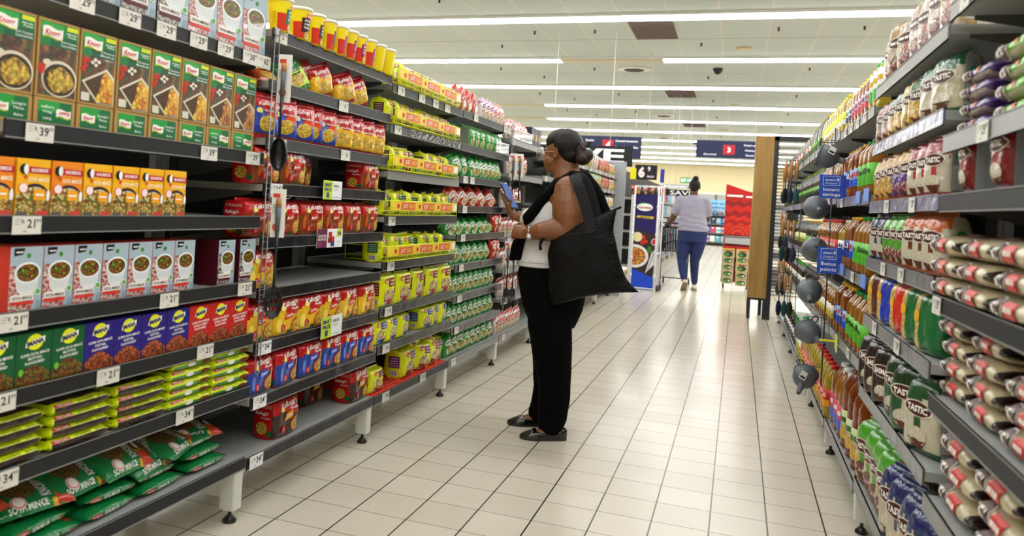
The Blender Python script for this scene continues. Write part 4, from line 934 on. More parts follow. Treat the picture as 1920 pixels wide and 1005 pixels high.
row('L', .765, [(5.18, rp, dict(lean=-.3)), (5.26, rp, dict(lean=-.3))], 'pasta_packet', 'orange-red packet beside the green ones', 'packet', 'orange packets beside the green ones', 'sixth shelf of the '+W4)
acr = mat('clear_acrylic', 'f0f4f2', rough=.05, trans=1., ior=1.2, spec=.3)
g = G(); g.box(-.002, .001, 0, .3, 0, .07, acr); g.box(-.002, .004, 0, .3, .067, .073, mat('acrylic_edge', 'e6eeee', rough=.2)); g.box(-.002, .004, 0, .3, 0, .004, mat('acrylic_edge', 'e6eeee'))
o = g.build('shelf_guard'); o.location = (XL+.003, 5.0, 1.486); tag(o, 'clear acrylic shelf guard in front of standing green packets', 'shelf guard')
g = G(); g.bbox(-.3, .0, 0, .006, 0, .11, mat('divider_grey', '8a8c8a', rough=.4)); o = g.build('shelf_divider'); o.location = (XL-.002, 4.445, 1.48); tag(o, 'grey upright divider panel beside the standing green packets', 'shelf divider')

# bays 5 to 9
bay('L', 'shelving_bay', 5.345, 6.37, [(1.615, greyl, [(5.4, P6)], .3)]+[(z, greyl, [(5.45, P6)], .38) for z in (1.366, 1.12, .9, .68, .468, .205)], 'light railed shelving bay of white soup packets behind the shopper')
W5 = 'white soup packet bay'
bd = G(); bd.bbox(-.05, .05, 0, .12, 0, .15, pr('1c2036')); bd.rect(flat(.1), .02, .05, .08, .1, pr('b08a4a'), 1); bx = proto(bd, 'stock_box')
def wrow(z, ys, shelf, p=None, look='white and red soup packet', **kw):
    row('L', z, [(y, p or (wr if i % 3 else mk5), dict(lean=-.25+(rnd.random()-.5)*.2, **kw)) for i, y in enumerate(ys)], 'soup_packet', look, 'packet', look+'s, '+shelf, shelf+' of the '+W5, inset=.03)
mk5 = mk_white(seed=8, c='e8d8d0', top='b8281c', H=.14)
wrow(1.615, [5.42, 5.5, 5.58, 5.66, 5.74, 5.82, 5.9], 'top shelf', lean_=0) if False else wrow(1.615, [5.42, 5.5, 5.58, 5.66, 5.74, 5.82, 5.9], 'top shelf')
row('L', 1.615, [(6.02+.105*i, bx) for i in range(3)], 'stock_box', 'dark blue stock box', 'box', 'dark blue stock boxes', 'top shelf of the '+W5)
g = G(); g.box(-.002, .001, 0, .55, 0, .07, acr); [g.box(-.002, .004, 0, .55, z_, z_+.005, mat('acrylic_edge', 'e6eeee')) for z_ in (0, .035, .07)]
o = g.build('shelf_guard'); o.location = (XL+.003, 5.38, 1.617); tag(o, 'clear acrylic guard in front of white and red soup packets', 'shelf guard')
wrow(1.366, [5.5, 5.58, 5.67, 5.76, 5.85, 5.94], 'second shelf'); wrow(1.12, [5.42, 5.52, 5.62, 5.72, 5.82], 'third shelf')
wrow(.9, [5.42, 5.52, 5.62, 5.72, 5.82], 'fourth shelf'); wrow(.68, [5.42, 5.52, 5.62, 5.72], 'fifth shelf'); wrow(.468, [5.45, 5.55, 5.65, 5.75, 5.85], 'sixth shelf')
wrow(.205, [5.42, 5.5, 5.58, 5.66, 5.74, 5.82, 5.9, 5.98], 'bottom shelf')
ZS = (1.6, 1.40, 1.17, .93, .69, .45, .19)
for i, (a, b, l) in enumerate([(6.38, 7.4, 'mostly hidden shelving bay beyond the white soup packets'), (7.41, 8.44, 'shelving bay of orange and blue bags just past the shopper'), (8.45, 9.48, 'shelving bay of red chip bags before the last bay'), (9.49, 10.55, 'last shelving bay with blue pasta bags at the end of the aisle')]):
    bay('L', 'shelving_bay', a, b, [(z, greyl, [(a+.1, P6), (a+.4, P6), (a+.7, P6)], .36) for z in ZS], l)
c_or, c_cy, c_bw, c_rd = mk_white(seed=11, c='d8522a', top='d8421c', W=.16, H=.24, T=.09), mk_white(seed=12, c='c8cc2a', top='58b0c0', W=.15, H=.22, T=.08), mk_white(seed=13, c='e0e0dc', top='1c1c1c', W=.14, H=.2, T=.07), mk_white(seed=14, c='b8301c', top='c83a1c', W=.14, H=.17, T=.07)
c_bl, c_wh = mk_white(seed=15, c='e0cf90', top='1c3a9a', W=.15, H=.17, T=.08, fd=F_past), mk_white(seed=16, c='e8e0d0', top='c89a6a', W=.12, H=.17, T=.06)
def frow(z, ys, ps, look, where, sc=1):
    row('L', z, [(y, ps[i % len(ps)], dict(sc=sc)) for i, y in enumerate(ys)], 'snack_bag', look, 'bag', look+'s '+where, where, inset=.02, jit=.15)
E7, E8, E9 = 'past the shopper', 'bay before the last', 'last bay of the aisle'
frow(1.6, [7.5, 7.68, 7.86, 8.04], [c_or], 'orange snack bag', 'top shelf '+E7); frow(1.6, [8.22, 8.38, 8.55, 8.7], [c_cy], 'cyan and yellow bag', 'top shelf, '+E8); frow(1.6, [8.86, 9.0, 9.14], [c_bw], 'black and white bag', 'top shelf, '+E8)
frow(1.6, [9.34, 9.52, 9.68, 9.84, 10.0], [c_rd], 'red chip bag', 'top shelf, '+E9); frow(1.6, [10.16, 10.32, 10.46], [c_bl], 'blue and gold bag', 'top shelf, '+E9)
frow(1.40, [7.5, 7.66, 7.82, 7.98, 8.14, 8.3], [c_rd], 'red snack bag', 'second shelf '+E7, .95); frow(1.40, [8.52, 8.66, 8.8, 8.94, 9.08, 9.22, 9.36], [c_cy], 'pale cyan bag', 'second shelf, '+E8, .8); frow(1.40, [9.58, 9.74, 9.9, 10.06], [c_rd], 'dark red bag', 'second shelf, '+E9); frow(1.40, [10.2, 10.35, 10.48], [c_bl], 'blue pasta bag', 'second shelf, '+E9)
for z, s_ in ((1.17, 'third'), (.93, 'fourth'), (.69, 'fifth'), (.45, 'sixth'), (.19, 'bottom')):
    frow(z, [8.5, 8.64, 8.78, 8.92, 9.06, 9.2, 9.36], [c_wh if z > .6 else c_bw], 'cream packet', '%s shelf, %s' % (s_, E8), .95)
    frow(z, [9.58, 9.75, 9.92, 10.1, 10.28, 10.44], [c_wh, c_bl] if z > 1 else [c_bl], 'blue-topped pasta bag', '%s shelf, %s' % (s_, E9), .95)
g = G(); g.box(-.98, .11, 0, .03, 0, 1.80, mat('end_panel', '9fa3a8', rough=.5)); o = g.build('shelving_end'); o.location = (XL, 10.56, 0); tag(o, 'tall grey end panel closing the shelving row', 'panel')
# ------------------------------------------------------------------ right side of the aisle
lgt = mat('rail_pale', '8a8a86', rough=.45)
PR = ('29', '99')
bay('R', 'shelving_bay', 1.16, 2.2, [(1.696, lgt, [(2.05, PR)], .36), (1.372, greyl, [(1.85, PR)], .38), (1.228, grey, [], .38), (.985, grey, [(2.15, PR)], .4), (.745, grey, [], .4), (.50, greyl, [], .42), (.2, greyl, [], .46)],
 'shelving bay stacked with flat white rice bags')
bay('R', 'shelving_bay', 2.21, 3.285, [(1.658, lgt, [], .34), (1.445, lilac, [], .38), (1.232, lilac, [(2.5, PR), (2.9, PR)], .38), (1.025, ghost, [(2.9, PR), (2.6, PR)], .38), (.815, ghost, [(2.6, PR), (3.0, PR)], .4), (.55, ghost, [], .42), (.2, greyl, [(2.6, PR)], .46)],
 'shelving bay of standing rice, bean and pasta bags with shiny rail covers')
bay('R', 'shelving_bay', 3.30, 4.32, [(1.60, lgt, [(3.5, PR), (3.7, PR), (3.9, PR), (4.1, PR)], .34), (1.266, lilac, [(4.1, PR)], .38), (.948, ghost, [(3.6, PR)], .4), (.63, ghost, [(4.0, PR), (3.6, PR)], .42), (.172, greyl, [], .46)],
 'shelving bay of amber cooking oil bottles beside the funnels')
for i, (a, b, l) in enumerate([(4.36, 5.355, 'shelving bay of golden oil bottles beyond the funnels'), (5.37, 6.37, 'shelving bay of green-labelled oil bottles by the wooden-handled tools'), (6.385, 7.39, 'shelving bay of dark vinegar bottles beyond the wooden-handled tools'), (7.4, 8.4, 'shelving bay of sauces second from the wooden panel'), (8.41, 9.42, 'shelving bay right beside the wooden panel')]):
    bay('R', 'shelving_bay', a, b, [(1.612, lgt, [(a+.2+.2*k, PR) for k in range(4)], .34), (1.285, lilac, [(a+.3, PR)], .38), (.94, lilac, [(a+.3, PR)], .4), (.62, lgt, [(a+.4, PR)], .42), (.15, greyl, [], .46)], l)
lp, lg_, lr = mk_ricelie(kind='purple', T=.04, seed=21, W=.25, D=.16), mk_ricelie(kind='green', T=.042, seed=22, W=.25, D=.16), mk_ricelie(kind='red', T=.05, seed=23, W=.23, D=.16)
def stack(p, y, z, n, h, look, pos, grp, jit=.05, inset=.02):
    for k in range(n):
        put(p, 'rice_bag', XR+inset+rnd.random()*.01, y+(rnd.random()-.5)*.02, z-.0055+h*k, 'R', short('%s, %s from bottom of the %s' % (look, ORD[k], pos)), 'bag', grp, rot=(rnd.random()-.5)*jit, lean=(rnd.random()-.5)*.03)
stack(lp, 2.06, 1.372, 4, .04, 'purple-labelled flat rice bag', 'purple stack', 'purple rice bags'); stack(lg_, 1.80, 1.372, 4, .042, 'lime-labelled flat rice bag', 'lime stack', 'lime rice bags'); stack(lg_, 1.53, 1.372, 5, .042, 'lime-labelled flat rice bag', 'lime stack cut by the frame', 'lime rice bags')
stack(lr, 2.14, .985, 3, .05, 'white rice bag with red band', 'stack by the orange bags', 'white rice bags, upper shelf', inset=-.01); stack(lr, 1.885, .985, 3, .05, 'white rice bag with red band', 'middle stack on the upper shelf', 'white rice bags, upper shelf', inset=-.01); stack(lr, 1.64, .985, 3, .05, 'white rice bag with red band', 'stack cut by the frame, upper shelf', 'white rice bags, upper shelf', inset=-.01)
stack(lr, 2.14, .745, 4, .048, 'white rice bag with red band', 'stack by the green bags', 'white rice bags, lower shelf'); stack(lr, 1.885, .745, 4, .048, 'white rice bag with red band', 'middle stack on the lower shelf', 'white rice bags, lower shelf'); stack(lr, 1.64, .745, 3, .048, 'white rice bag with red band', 'stack cut by the frame, lower shelf', 'white rice bags, lower shelf')
lb = mk_ricelie(kind='red', T=.062, seed=24, W=.27, D=.24)
stack(lb, 2.05, .50, 3, .06, 'large white rice bag with red band', 'stack behind the blue-topped bags', 'large white rice bags'); stack(lb, 1.76, .50, 3, .06, 'large white rice bag with red band', 'near large stack', 'large white rice bags')
def rrow(z, ys, ps, look, where, name='rice_bag', cat='bag', inset=.015, jit=.08, n0=0, turn=.32, **kw):
    row('R', z, [(y, ps[i % len(ps)], dict(kw, rot=turn+(rnd.random()-.5)*2*jit)) for i, y in enumerate(ys)], name, look, cat, look+'s, '+where, where, inset=inset, jit=jit, start=n0)
wr_r = mk_rice('8a1018', '7a0e16', F_rice, W=.10, H=.165, T=.16, seed=31, sheet=True, side='8e9096', accent='b02a34')
rrow(1.228, [2.07, 1.82, 1.58, 1.34], [wr_r], 'white and dark red rice bag', 'third shelf of the flat rice bay', turn=0)
bp1, bp2 = mk_rice('c9a878', 'd8c8b8', F_kid, W=.13, H=.17, T=.06, seed=32, word='Beans', accent='b83a34', side='caa468'), mk_rice('c8b498', 'c89a5a', F_kid, W=.13, H=.19, T=.06, seed=33, word='Beans', side='d0a868')
rrow(1.658, [3.10, 2.97, 2.83, 2.69, 2.56, 2.43, 2.30], [bp1, bp2], 'tan and red bean bag', 'top shelf of the standing bag bay', jit=.2)
yg, ye_, gg = mk_rice('e2b438', '1a6a38', F_pop, W=.13, H=.155, T=.07, seed=34, side='c8a84a'), mk_rice('dcc878', 'e0b020', F_pop, W=.12, H=.16, T=.06, seed=35, word='Tastic'), mk_rice('d8cfae', '1f6a3c', F_rice, W=.14, H=.165, T=.08, seed=36, side='9a9a98')
kd = mk_rice('cbb8a8', 'a01a28', F_kid, W=.1, H=.15, T=.05, seed=37)
rrow(1.445, [3.2, 3.09], [kd], 'red bean bag', 'second shelf of the standing bag bay'); rrow(1.445, [2.97, 2.84, 2.71, 2.59], [yg, yg, ye_], 'yellow and green bag', 'second shelf of the standing bag bay'); rrow(1.445, [2.45, 2.31], [gg], 'cream bag with green top', 'second shelf of the standing bag bay')
ym, pm_, pk = mk_rice('d6a42c', 'c8922a', F_pop, W=.13, H=.165, T=.06, seed=38, accent='7a3a20', base='b8522a'), mk_rice('6a3aa0', 'd8a83a', F_kid, W=.12, H=.165, T=.07, seed=39, base='a8441c'), mk_rice('e0d8c0', 'b01f3c', F_rice, W=.11, H=.165, T=.06, seed=40, accent='d02a4c', side='a8a8a6')
rrow(1.232, [3.17, 3.05, 2.93], [ym], 'mustard bean bag', 'third shelf of the standing bag bay'); rrow(1.232, [2.81, 2.7], [pm_], 'purple and gold bag', 'third shelf of the standing bag bay'); rrow(1.232, [2.58, 2.47, 2.35], [pk], 'cream and crimson bag', 'third shelf of the standing bag bay')
bw, gr_, orr = mk_rice('d9d6ca', '1c2a66', F_rice, W=.12, H=.165, T=.06, seed=41, accent='2a3a50'), mk_rice('58b828', '5cc428', F_kid, W=.12, H=.165, T=.06, seed=42, base='a8441c', side='c8a04a'), mk_rice('e6e0c8', 'e0661c', F_rice, W=.125, H=.17, T=.08, seed=43, accent='7a3418', side='dcd4bc')
rrow(1.025, [3.19, 3.06], [bw], 'white and navy rice bag', 'fourth shelf of the standing bag bay'); rrow(1.025, [2.94, 2.82, 2.71], [gr_], 'bright green bag', 'fourth shelf of the standing bag bay'); rrow(1.025, [2.58, 2.45, 2.33], [orr], 'cream bag with orange top', 'fourth shelf of the standing bag bay')
def mk_pasta_big(c, seed, T=.12):
    m_ = fl(c); W, H = .14, .16
    g, S = bag(W, H, T, lambda u, v: F_past if u < W*.34 else m_, p=5, pv=5, seal=0, sealb=0, amp=.005, seed=seed, sidem=m_, backm=m_)
    g.disc(S, W*.25, H*.62, W*.14, H*.1, ink('e8b01e'), 2, 16)
    Sd = lambda u, v, k=0: Vector((W/2+.001+.0007*k, u, v)); g.rect(Sd, T*.4, H*.04, T*.9, H*.24, ink('f2f2f0'), 1)
    for j in range(10): g.rect(Sd, T*(.43+.045*j), H*.06, T*(.43+.045*j+.02), H*.22, ink('1a1a1a'), 2)
    return proto(g, 'pasta_bag')
pbr, pbl, prd, pgr = mk_pasta_big('5a1a18', 51), mk_pasta_big('1c3ab8', 52), mk_pasta_big('d8241a', 53, .15), mk_pasta_big('0f6a38', 54)
for y, p, l in [(3.13, pbr, 'maroon pasta bag beside the green-labelled oil bottles'), (2.95, pbl, 'blue glossy pasta bag behind the large red one'), (2.72, prd, 'large glossy red pasta bag with white barcode'), (2.53, pgr, 'green pasta bag between the red bag and the flat rice'), (2.36, pgr, 'green pasta bag half hidden behind the flat rice stack')]:
    put(p, 'pasta_bag', XR+.012, y, .8095, 'R', l, 'bag', 'pasta bags', rot=.25+(rnd.random()-.5)*.15)
bas, tgn, tgw = mk_rice('3a2320', '1c100e', F_rice, W=.15, H=.2, T=.07, seed=44, word='BASMATI', side='2e1a18'), mk_rice('1c5a34', '0c3a20', F_rice, W=.17, H=.21, T=.09, seed=45, accent='e0d8bc', base='0f5a30', side='124a28'), mk_rice('e4dcc0', '1c5a30', F_rice, W=.15, H=.2, T=.07, seed=46, accent='1c5a34', side='a8a8a4')
rrow(.55, [3.2, 3.05, 2.9], [bas], 'dark brown basmati bag', 'sixth shelf of the standing bag bay', jit=.15); rrow(.55, [2.72, 2.54], [tgn], 'glossy dark green rice bag', 'sixth shelf of the standing bag bay', jit=.15); rrow(.55, [2.37], [tgw], 'cream rice bag with green panel', 'sixth shelf of the standing bag bay')
ygb, blt = mk_rice('d8a838', '52b820', F_kid, W=.14, H=.24, T=.11, seed=47, accent='54b020', base='c86a2a', side='d8b04a'), mk_rice('dcd2b4', '14286e', F_rice, W=.14, H=.23, T=.1, seed=48, accent='24345a', side='b8b4ac')
rrow(.2, [3.19, 3.06, 2.93, 2.80], [ygb], 'yellow bag with bright green top', 'bottom shelf of the standing bag bay', jit=.2, inset=.01); rrow(.2, [2.66, 2.53, 2.40, 2.28], [blt], 'cream bag with crumpled blue top', 'bottom shelf of the standing bag bay', jit=.2, inset=.01)
# oil
o1 = mk_bottle('oil_bottle', .205, .043, OILY, 'd8dc1e', 'e9efe4', '48b848', 'Sun', '2a6a2a'); o2 = mk_bottle('oil_bottle', .2, .042, OILM, 'f0d81a', 'b8cde8', 'd8344a', 'oil', 'd02030'); o3 = mk_bottle('oil_bottle', .2, .042, OILY, 'f4f4ea', 'f0f4f4', '3a3a6a', 'oil', '2a3a7a')
o1g = mk_bottle('oil_bottle', .21, .04, OILY, '18c040', 'eef2e6', '48b848', 'Sun', 'e0b01c', l1=.75)
def brow(z, ys, ps, look, where, cap='', inset=.055, n0=0, sc=1, nm='oil_bottle', cat='bottle'):
    row('R', z, [(y, ps[i % len(ps)], dict(rot=(rnd.random()-.5)*.8, sc=sc)) for i, y in enumerate(ys)], nm, look, cat, look+'s, '+where, where, inset=inset, jit=.3, start=n0)
def seq(a, b, d): 
    n = int(abs(b-a)/d)+1; return [a+(b-a)*i/max(1, n-1) for i in range(n)]
W6 = 'cooking oil bay'
brow(1.60, [4.26, 4.16], [o3], 'pale oil bottle with white cap', 'top shelf of the '+W6); brow(1.60, [4.06, 3.96, 3.86, 3.76, 3.66], [o2], 'amber oil bottle with blue label', 'top shelf of the '+W6); brow(1.60, [3.56, 3.46, 3.36], [o1g], 'yellow oil bottle with white label', 'top shelf of the '+W6)
a1 = mk_bottle('oil_bottle', .235, .05, OILD, 'e8a81c', '8aa8dc', '1c48c8', 'oil', 'd02030', neck=.2); a2 = mk_bottle('oil_bottle', .235, .05, OILM, '1a8a30', '5cb82c', '4aa824', 'helle', '16301a', neck=.28, l0=.18, l1=.55); a3 = mk_bottle('oil_bottle', .235, .048, OILM, 'd8b020', '1c1c6a', '1c2a8a', 'ALI', 'f0f0f8', neck=.25)
brow(1.266, [4.26, 4.15, 4.04, 3.93], [a3, a1], 'deep amber oil bottle', 'second shelf of the '+W6); brow(1.266, [3.80], [a1], 'tall deep amber bottle with sky label', 'second shelf of the '+W6); brow(1.266, [3.67, 3.55, 3.43], [a2], 'oil bottle with lime green label', 'second shelf of the '+W6)
brow(.948, [4.25, 4.14], [o3], 'pale oil bottle with dark cap', 'third shelf of the '+W6, sc=1.1); brow(.948, [4.02, 3.91, 3.80], [a3, a3, a1], 'amber oil bottle with indigo label', 'third shelf of the '+W6); brow(.948, [3.68, 3.56, 3.44, 3.35], [a2], 'oil bottle with lime green label', 'third shelf of the '+W6)
brow(.63, [4.25, 4.13, 4.01], [a3, a1], 'amber oil bottle with blue label', 'fourth shelf of the '+W6); brow(.63, [3.9, 3.78, 3.66, 3.54, 3.42], [a1, a2, a2, a2, a2], 'oil bottle with green or blue label', 'fourth shelf of the '+W6)
jug = mk_bottle('oil_jug', .37, .072, OILD, 'f2f2f0', 'c8cc9a', 'd8b030', 'Oil', '3a6a2a', handle=True, neck=.3, l0=.12, l1=.45, tex=F_pop)
jug2 = mk_bottle('oil_jug', .3, .06, OILM, 'f2f2f0', 'd8486a', '4a6ad8', 'Oil', 'f6f0e8', handle=True, neck=.3, l0=.12, l1=.5)
brow(.172, [4.24, 4.1, 3.97], [jug2], 'oil jug with red and blue label', 'bottom shelf of the '+W6, inset=.075, nm='oil_jug', cat='jug'); brow(.172, [3.81, 3.65, 3.49, 3.35][:4], [jug], 'big amber oil jug with white handle', 'bottom shelf of the '+W6, inset=.085, nm='oil_jug', cat='jug')
# beyond the funnels
def simple(name, H, R, liq, cap, lab, lab2=None, word=None, wc='ffffff', **k):
    """the same bottle as one mesh, for those far down the aisle"""
    p = mk_bottle(name, H, R, liq, cap, lab, lab2, word, wc, **k)
    g = G(); 
    for o in [p]+PROTO_CH[p.name]:
        me = o.data; g.add([v.co for v in me.vertices], [], pr(cap))
        off = len(g.v)-len(me.vertices)
        for q in me.polygons: g.f.append(tuple(off+i for i in q.vertices)); g.mi.append(g.m(me.materials[q.material_index])); g.sm.append(q.use_smooth)
    PROTO_CH.pop(p.name); return proto(g, name)
s_y, s_o, s_g, s_l, s_v, s_s, s_w = simple('oil_bottle', .2, .04, OILY, 'e8e020', 'dcec3a', 'f0f0ea'), simple('oil_bottle', .2, .04, OILM, 'e8701c', 'e8a078', 'f0e8e0'), simple('olive_oil_bottle', .22, .033, OLIVE, 'c8a41c', '6aa846', '2a6a1c', neck=.35, l0=.2, l1=.5), simple('olive_oil_bottle', .22, .03, OLIVE, '8aa01c', '64b02c', '24481c', neck=.4, l0=.3, l1=.48), simple('vinegar_bottle', .22, .03, VIN, '9a9a9a', 'e0dc9a', '8a8a3a', neck=.4), simple('oil_bottle', .23, .045, OILM, 'c82020', 'c81a1c', 'e8b01c', 'sunola', 'f8f0e0'), simple('oil_bottle', .2, .04, OILM, 'e8e8e4', 'e9e2d0', 'c8b81c')
s_gb = simple('oil_bottle', .3, .055, OILY, '1cc03c', 'e6ead8', 'b8b020'); s_sf = simple('oil_bottle', .27, .05, OILY, 'd82418', 'c8201c', 'e8981c', 'sunfoil', 'f8f0e0')
s_dk = simple('sauce_bottle', .2, .035, VIN, 'd83a2a', 'd8523a', '2a8a3a'); s_gr = simple('sauce_bottle', .2, .035, VIN, '3ac030', 'e0e0d8', '5a5a5a')
B4, B5, B6, B7, B8 = 'bay beyond the funnels', 'bay by the wooden-handled tools', 'dark bottle bay', 'sauce bay', 'bay beside the wooden panel'
def far(z, y1, y0, d, ps, look, where, nm='oil_bottle', sc=1): brow(z, seq(y1, y0, d), ps, look, where, sc=sc, nm=nm, inset=.05)
for z, l, c4, c5 in [(1.612, 'top shelf, ', [(s_y, 'yellow oil bottle')], [(s_g, 'green-labelled olive oil bottle')]), (1.285, 'second shelf, ', [(s_w, 'amber bottle with cream label')], [(s_l, 'dark bottle with lime label')]), (.94, 'third shelf, ', [(s_s, 'oil bottle with red label')], [(s_g, 'green olive oil bottle')]), (.62, 'fourth shelf, ', [(s_w, 'golden oil bottle')], [(s_v, 'dark vinegar bottle')])]:
    far(z, 5.30, 4.42, .098, [c4[0][0]], c4[0][1], l+B4, c4[0][0].name.split('.')[0])
    far(z, 6.31, 5.42, .095, [c5[0][0], c5[0][0], s_v if z == 1.612 else c5[0][0]], c5[0][1], l+B5, c5[0][0].name.split('.')[0])
    far(z, 7.33, 6.45, .11, [[s_dk, s_gr], [s_l], [s_v], [s_gr]][(1.612, 1.285, .94, .62).index(z)], ['small sauce bottle', 'dark bottle with lime band', 'dark vinegar bottle', 'dark sauce bottle'][(1.612, 1.285, .94, .62).index(z)], l+B6, 'sauce_bottle')
    far(z, 8.34, 7.5, .14, [s_dk, s_gr], 'small dark sauce bottle', l+B7, 'sauce_bottle'); far(z, 9.36, 8.5, .17, [s_gr, s_dk], 'small dark sauce bottle', l+B8, 'sauce_bottle')
far(.15, 5.30, 4.44, .12, [s_sf], 'sunflower oil bottle with red cap', 'bottom shelf, '+B4); far(.15, 6.3, 6.1, .13, [s_gb], 'oil bottle with green cap', 'bottom shelf, '+B5); far(.15, 5.95, 5.42, .12, [s_sf], 'large oil bottle with red cap', 'bottom shelf, '+B5)
far(.15, 7.3, 6.5, .16, [s_gr], 'white-capped jar', 'bottom shelf, '+B6, 'sauce_bottle'); far(.15, 8.3, 7.5, .2, [s_gr], 'white-capped jar', 'bottom shelf, '+B7, 'sauce_bottle')
# ------------------------------------------------------------------ clip strips, utensils, funnels, shelf flags
wire = mat('wire_steel', '8c8c8c', rough=.3, metal=.8); wired = mat('wire_dark', '35363a', rough=.35, metal=.6)
fgrey = mat('funnel_grey', '5c6268', rough=.42); nyl = mat('black_nylon', '17181a', rough=.35); hgrey = mat('handle_grey', '5a6068', rough=.5); woodh = mat('handle_wood', 'b07a44', rough=.5, noise_amt=.2, bscale=90)
def ladder(name, x, y0, y1, z0, z1, m_, label, group='wire clip strips'):
    t = thing(name, label, 'wire strip', (x, y0, z0), group=group)
    g = G(); h = z1-z0; w_ = y1-y0
    g.tube([(0, 0, h), (0, 0, .012), (0, w_*.3, 0), (0, w_*.7, 0), (0, w_, .012), (0, w_, h)], .0022, m_, 6)
    n = int(h/.045)
    for k in range(1, n): g.tube([(0, 0, h*k/n), (0, w_, h*k/n)], .0016, m_, 5)
    g.build('wire_ladder', t); g = G(); g.box(-.004, .0, -.004, w_+.004, h-.02, h+.004, m_); g.build('clip', t); return t
def hook(t, x, y, z, L, m_, parent_loc, side=1, out=None):
    g = G(); d = Vector(out or (side, 0, 0)).normalized(); p = Vector((x, y, z))-Vector(parent_loc); q = p+d*L
    g.tube([p, p+d*L*.9, q+Vector((0, 0, .012))], .002, m_, 6); g.tube([p+Vector((0, 0, .012)), p+d*L*.55+Vector((0, 0, .012))], .0015, m_, 5); g.build('hook', t)
t = ladder('clip_strip', XL+.012, 2.325, 2.352, .50, 1.70, wire, 'steel wire clip strip between the mince cartons and the noodle five-packs')
for z in (1.575, 1.115): hook(t, XL+.012, 2.34, z, .09, wire, (XL+.012, 2.325, .50), out=(.6, 1, 0))
def utensil(name, kind, x, y, z, label, H=.34, rz=0, cardm='e9e6e0'):
    """hangs from z down; card behind, faces +x turned by rz"""
    t = thing(name, label, 'utensil', (x, y, z), rz, 'kitchen utensils on clip strips')
    S = lambda u, v, k=0: Vector((.001+.0006*k, u, v))
    g = G(); g.box(-.001, .001, -.024, .024, -.155, .012, pr(cardm)); g.rect(S, -.02, -.018, .004, -.004, pr('d8402a'), 1); g.disc(S, -.005, -.12, .014, .014, pr('d8622a'), 1, 8)
    for k in range(4): g.rect(S, -.02, -.045-.008*k, -.004, -.042-.008*k, tfaint, 1)
    g.build('card', t)
    g = G(); g.tube([(.012, 0, -.02), (.013, 0, -.05)], [.0085, .0095], woodh, 10); g.tube([(.013, 0, -.05), (.015, 0, -.13)], [.0095, .0075], hgrey, 10); g.build('handle', t)
    g = G(); zb = -H
    g.tube([(.015, 0, -.13), (.016, 0, -.2), (.016, 0, zb+.1)], [.007, .0045, .0055], nyl, 8)
    if kind == 'ladle':
        bm = bmesh.new(); bmesh.ops.create_uvsphere(bm, u_segments=18, v_segments=12, radius=1)
        bmesh.ops.delete(bm, geom=[v for v in bm.verts if v.co.x > .35], context='VERTS')
        for v in bm.verts: v.co = Vector((v.co.x*.03+.03, v.co.y*.03+.006, v.co.z*.058+zb+.05))
        bmesh.ops.solidify(bm, geom=bm.faces[:], thickness=.003); g.bm(bm, nyl, True)
    elif kind == 'spoon':
        n = 20; out = [(.033*math.cos(2*PI*i/n), zb+.055+.056*math.sin(2*PI*i/n)) for i in range(n)]
        vs = []; holes = []
        # slotted bowl: ring grid with holes left open
        bm = bmesh.new(); bmesh.ops.create_grid(bm, x_segments=20, y_segments=26, size=1)
        kill = []
        for f in bm.faces:
            c = f.calc_center_median(); r = math.hypot(c.x, c.y)
            if r > .98: kill.append(f)
            elif r < .68 and (int((c.x+1)*10)//2) % 2 == 0 and (int((c.y+1)*13)//3) % 2 == 0: kill.append(f)
        bmesh.ops.delete(bm, geom=kill, context='FACES')
        for v in bm.verts:
            X, Y = v.co.x, v.co.y; v.co = Vector((.016-.014*(1-X*X-Y*Y), X*.033, zb+.055+Y*.056))
        bmesh.ops.solidify(bm, geom=bm.faces[:], thickness=.0035); g.bm(bm, nyl, True)
    elif kind == 'fork':
        g.ball((.016, 0, zb+.07), .008, .022, .035, nyl)
        for k in range(-2, 3): g.tube([(.016, k*.009, zb+.09), (.02, k*.011, zb+.03), (.034, k*.012, zb)], .0035, nyl, 6)
    else:
        g.box(.014, .017, -.03, .03, zb, zb+.085, nyl)
    g.build('bowl' if kind in ('ladle', 'spoon') else 'head', t); return t
utensil('ladle', 'ladle', XL+.05, 2.34, 1.60, 'black ladle with grey and wooden handle on a white card, on the first wire strip', .385, -1.35)
utensil('slotted_spoon', 'spoon', XL+.06, 2.335, 1.135, 'black slotted spoon hanging lower on the first wire strip', .43, -1.0)
t = ladder('clip_strip', XL+.014, 5.34, 5.37, .40, 1.72, wire, 'steel wire clip strip between the green and the white packets')
for z in (1.50, .93): hook(t, XL+.014, 5.35, z, .1, wire, (XL+.014, 5.34, .40), out=(.6, 1, 0))
for n_, x, y, z, k, l in [('skimmer', .035, 5.33, 1.49, 'flat', 'steel-stemmed spatula on a white card behind the phone, inner of two'), ('skimmer', .075, 5.36, 1.49, 'flat', 'dark-handled spatula on a white card behind the phone, outer of two'), ('pasta_fork', .035, 5.33, .87, 'fork', 'black pasta fork hanging by the green packets, inner of two'), ('pasta_fork', .07, 5.36, .87, 'fork', 'black pasta fork hanging by the green packets, outer of two')]:
    utensil(n_, k, XL+x, y, z, l, .42, -1.1)
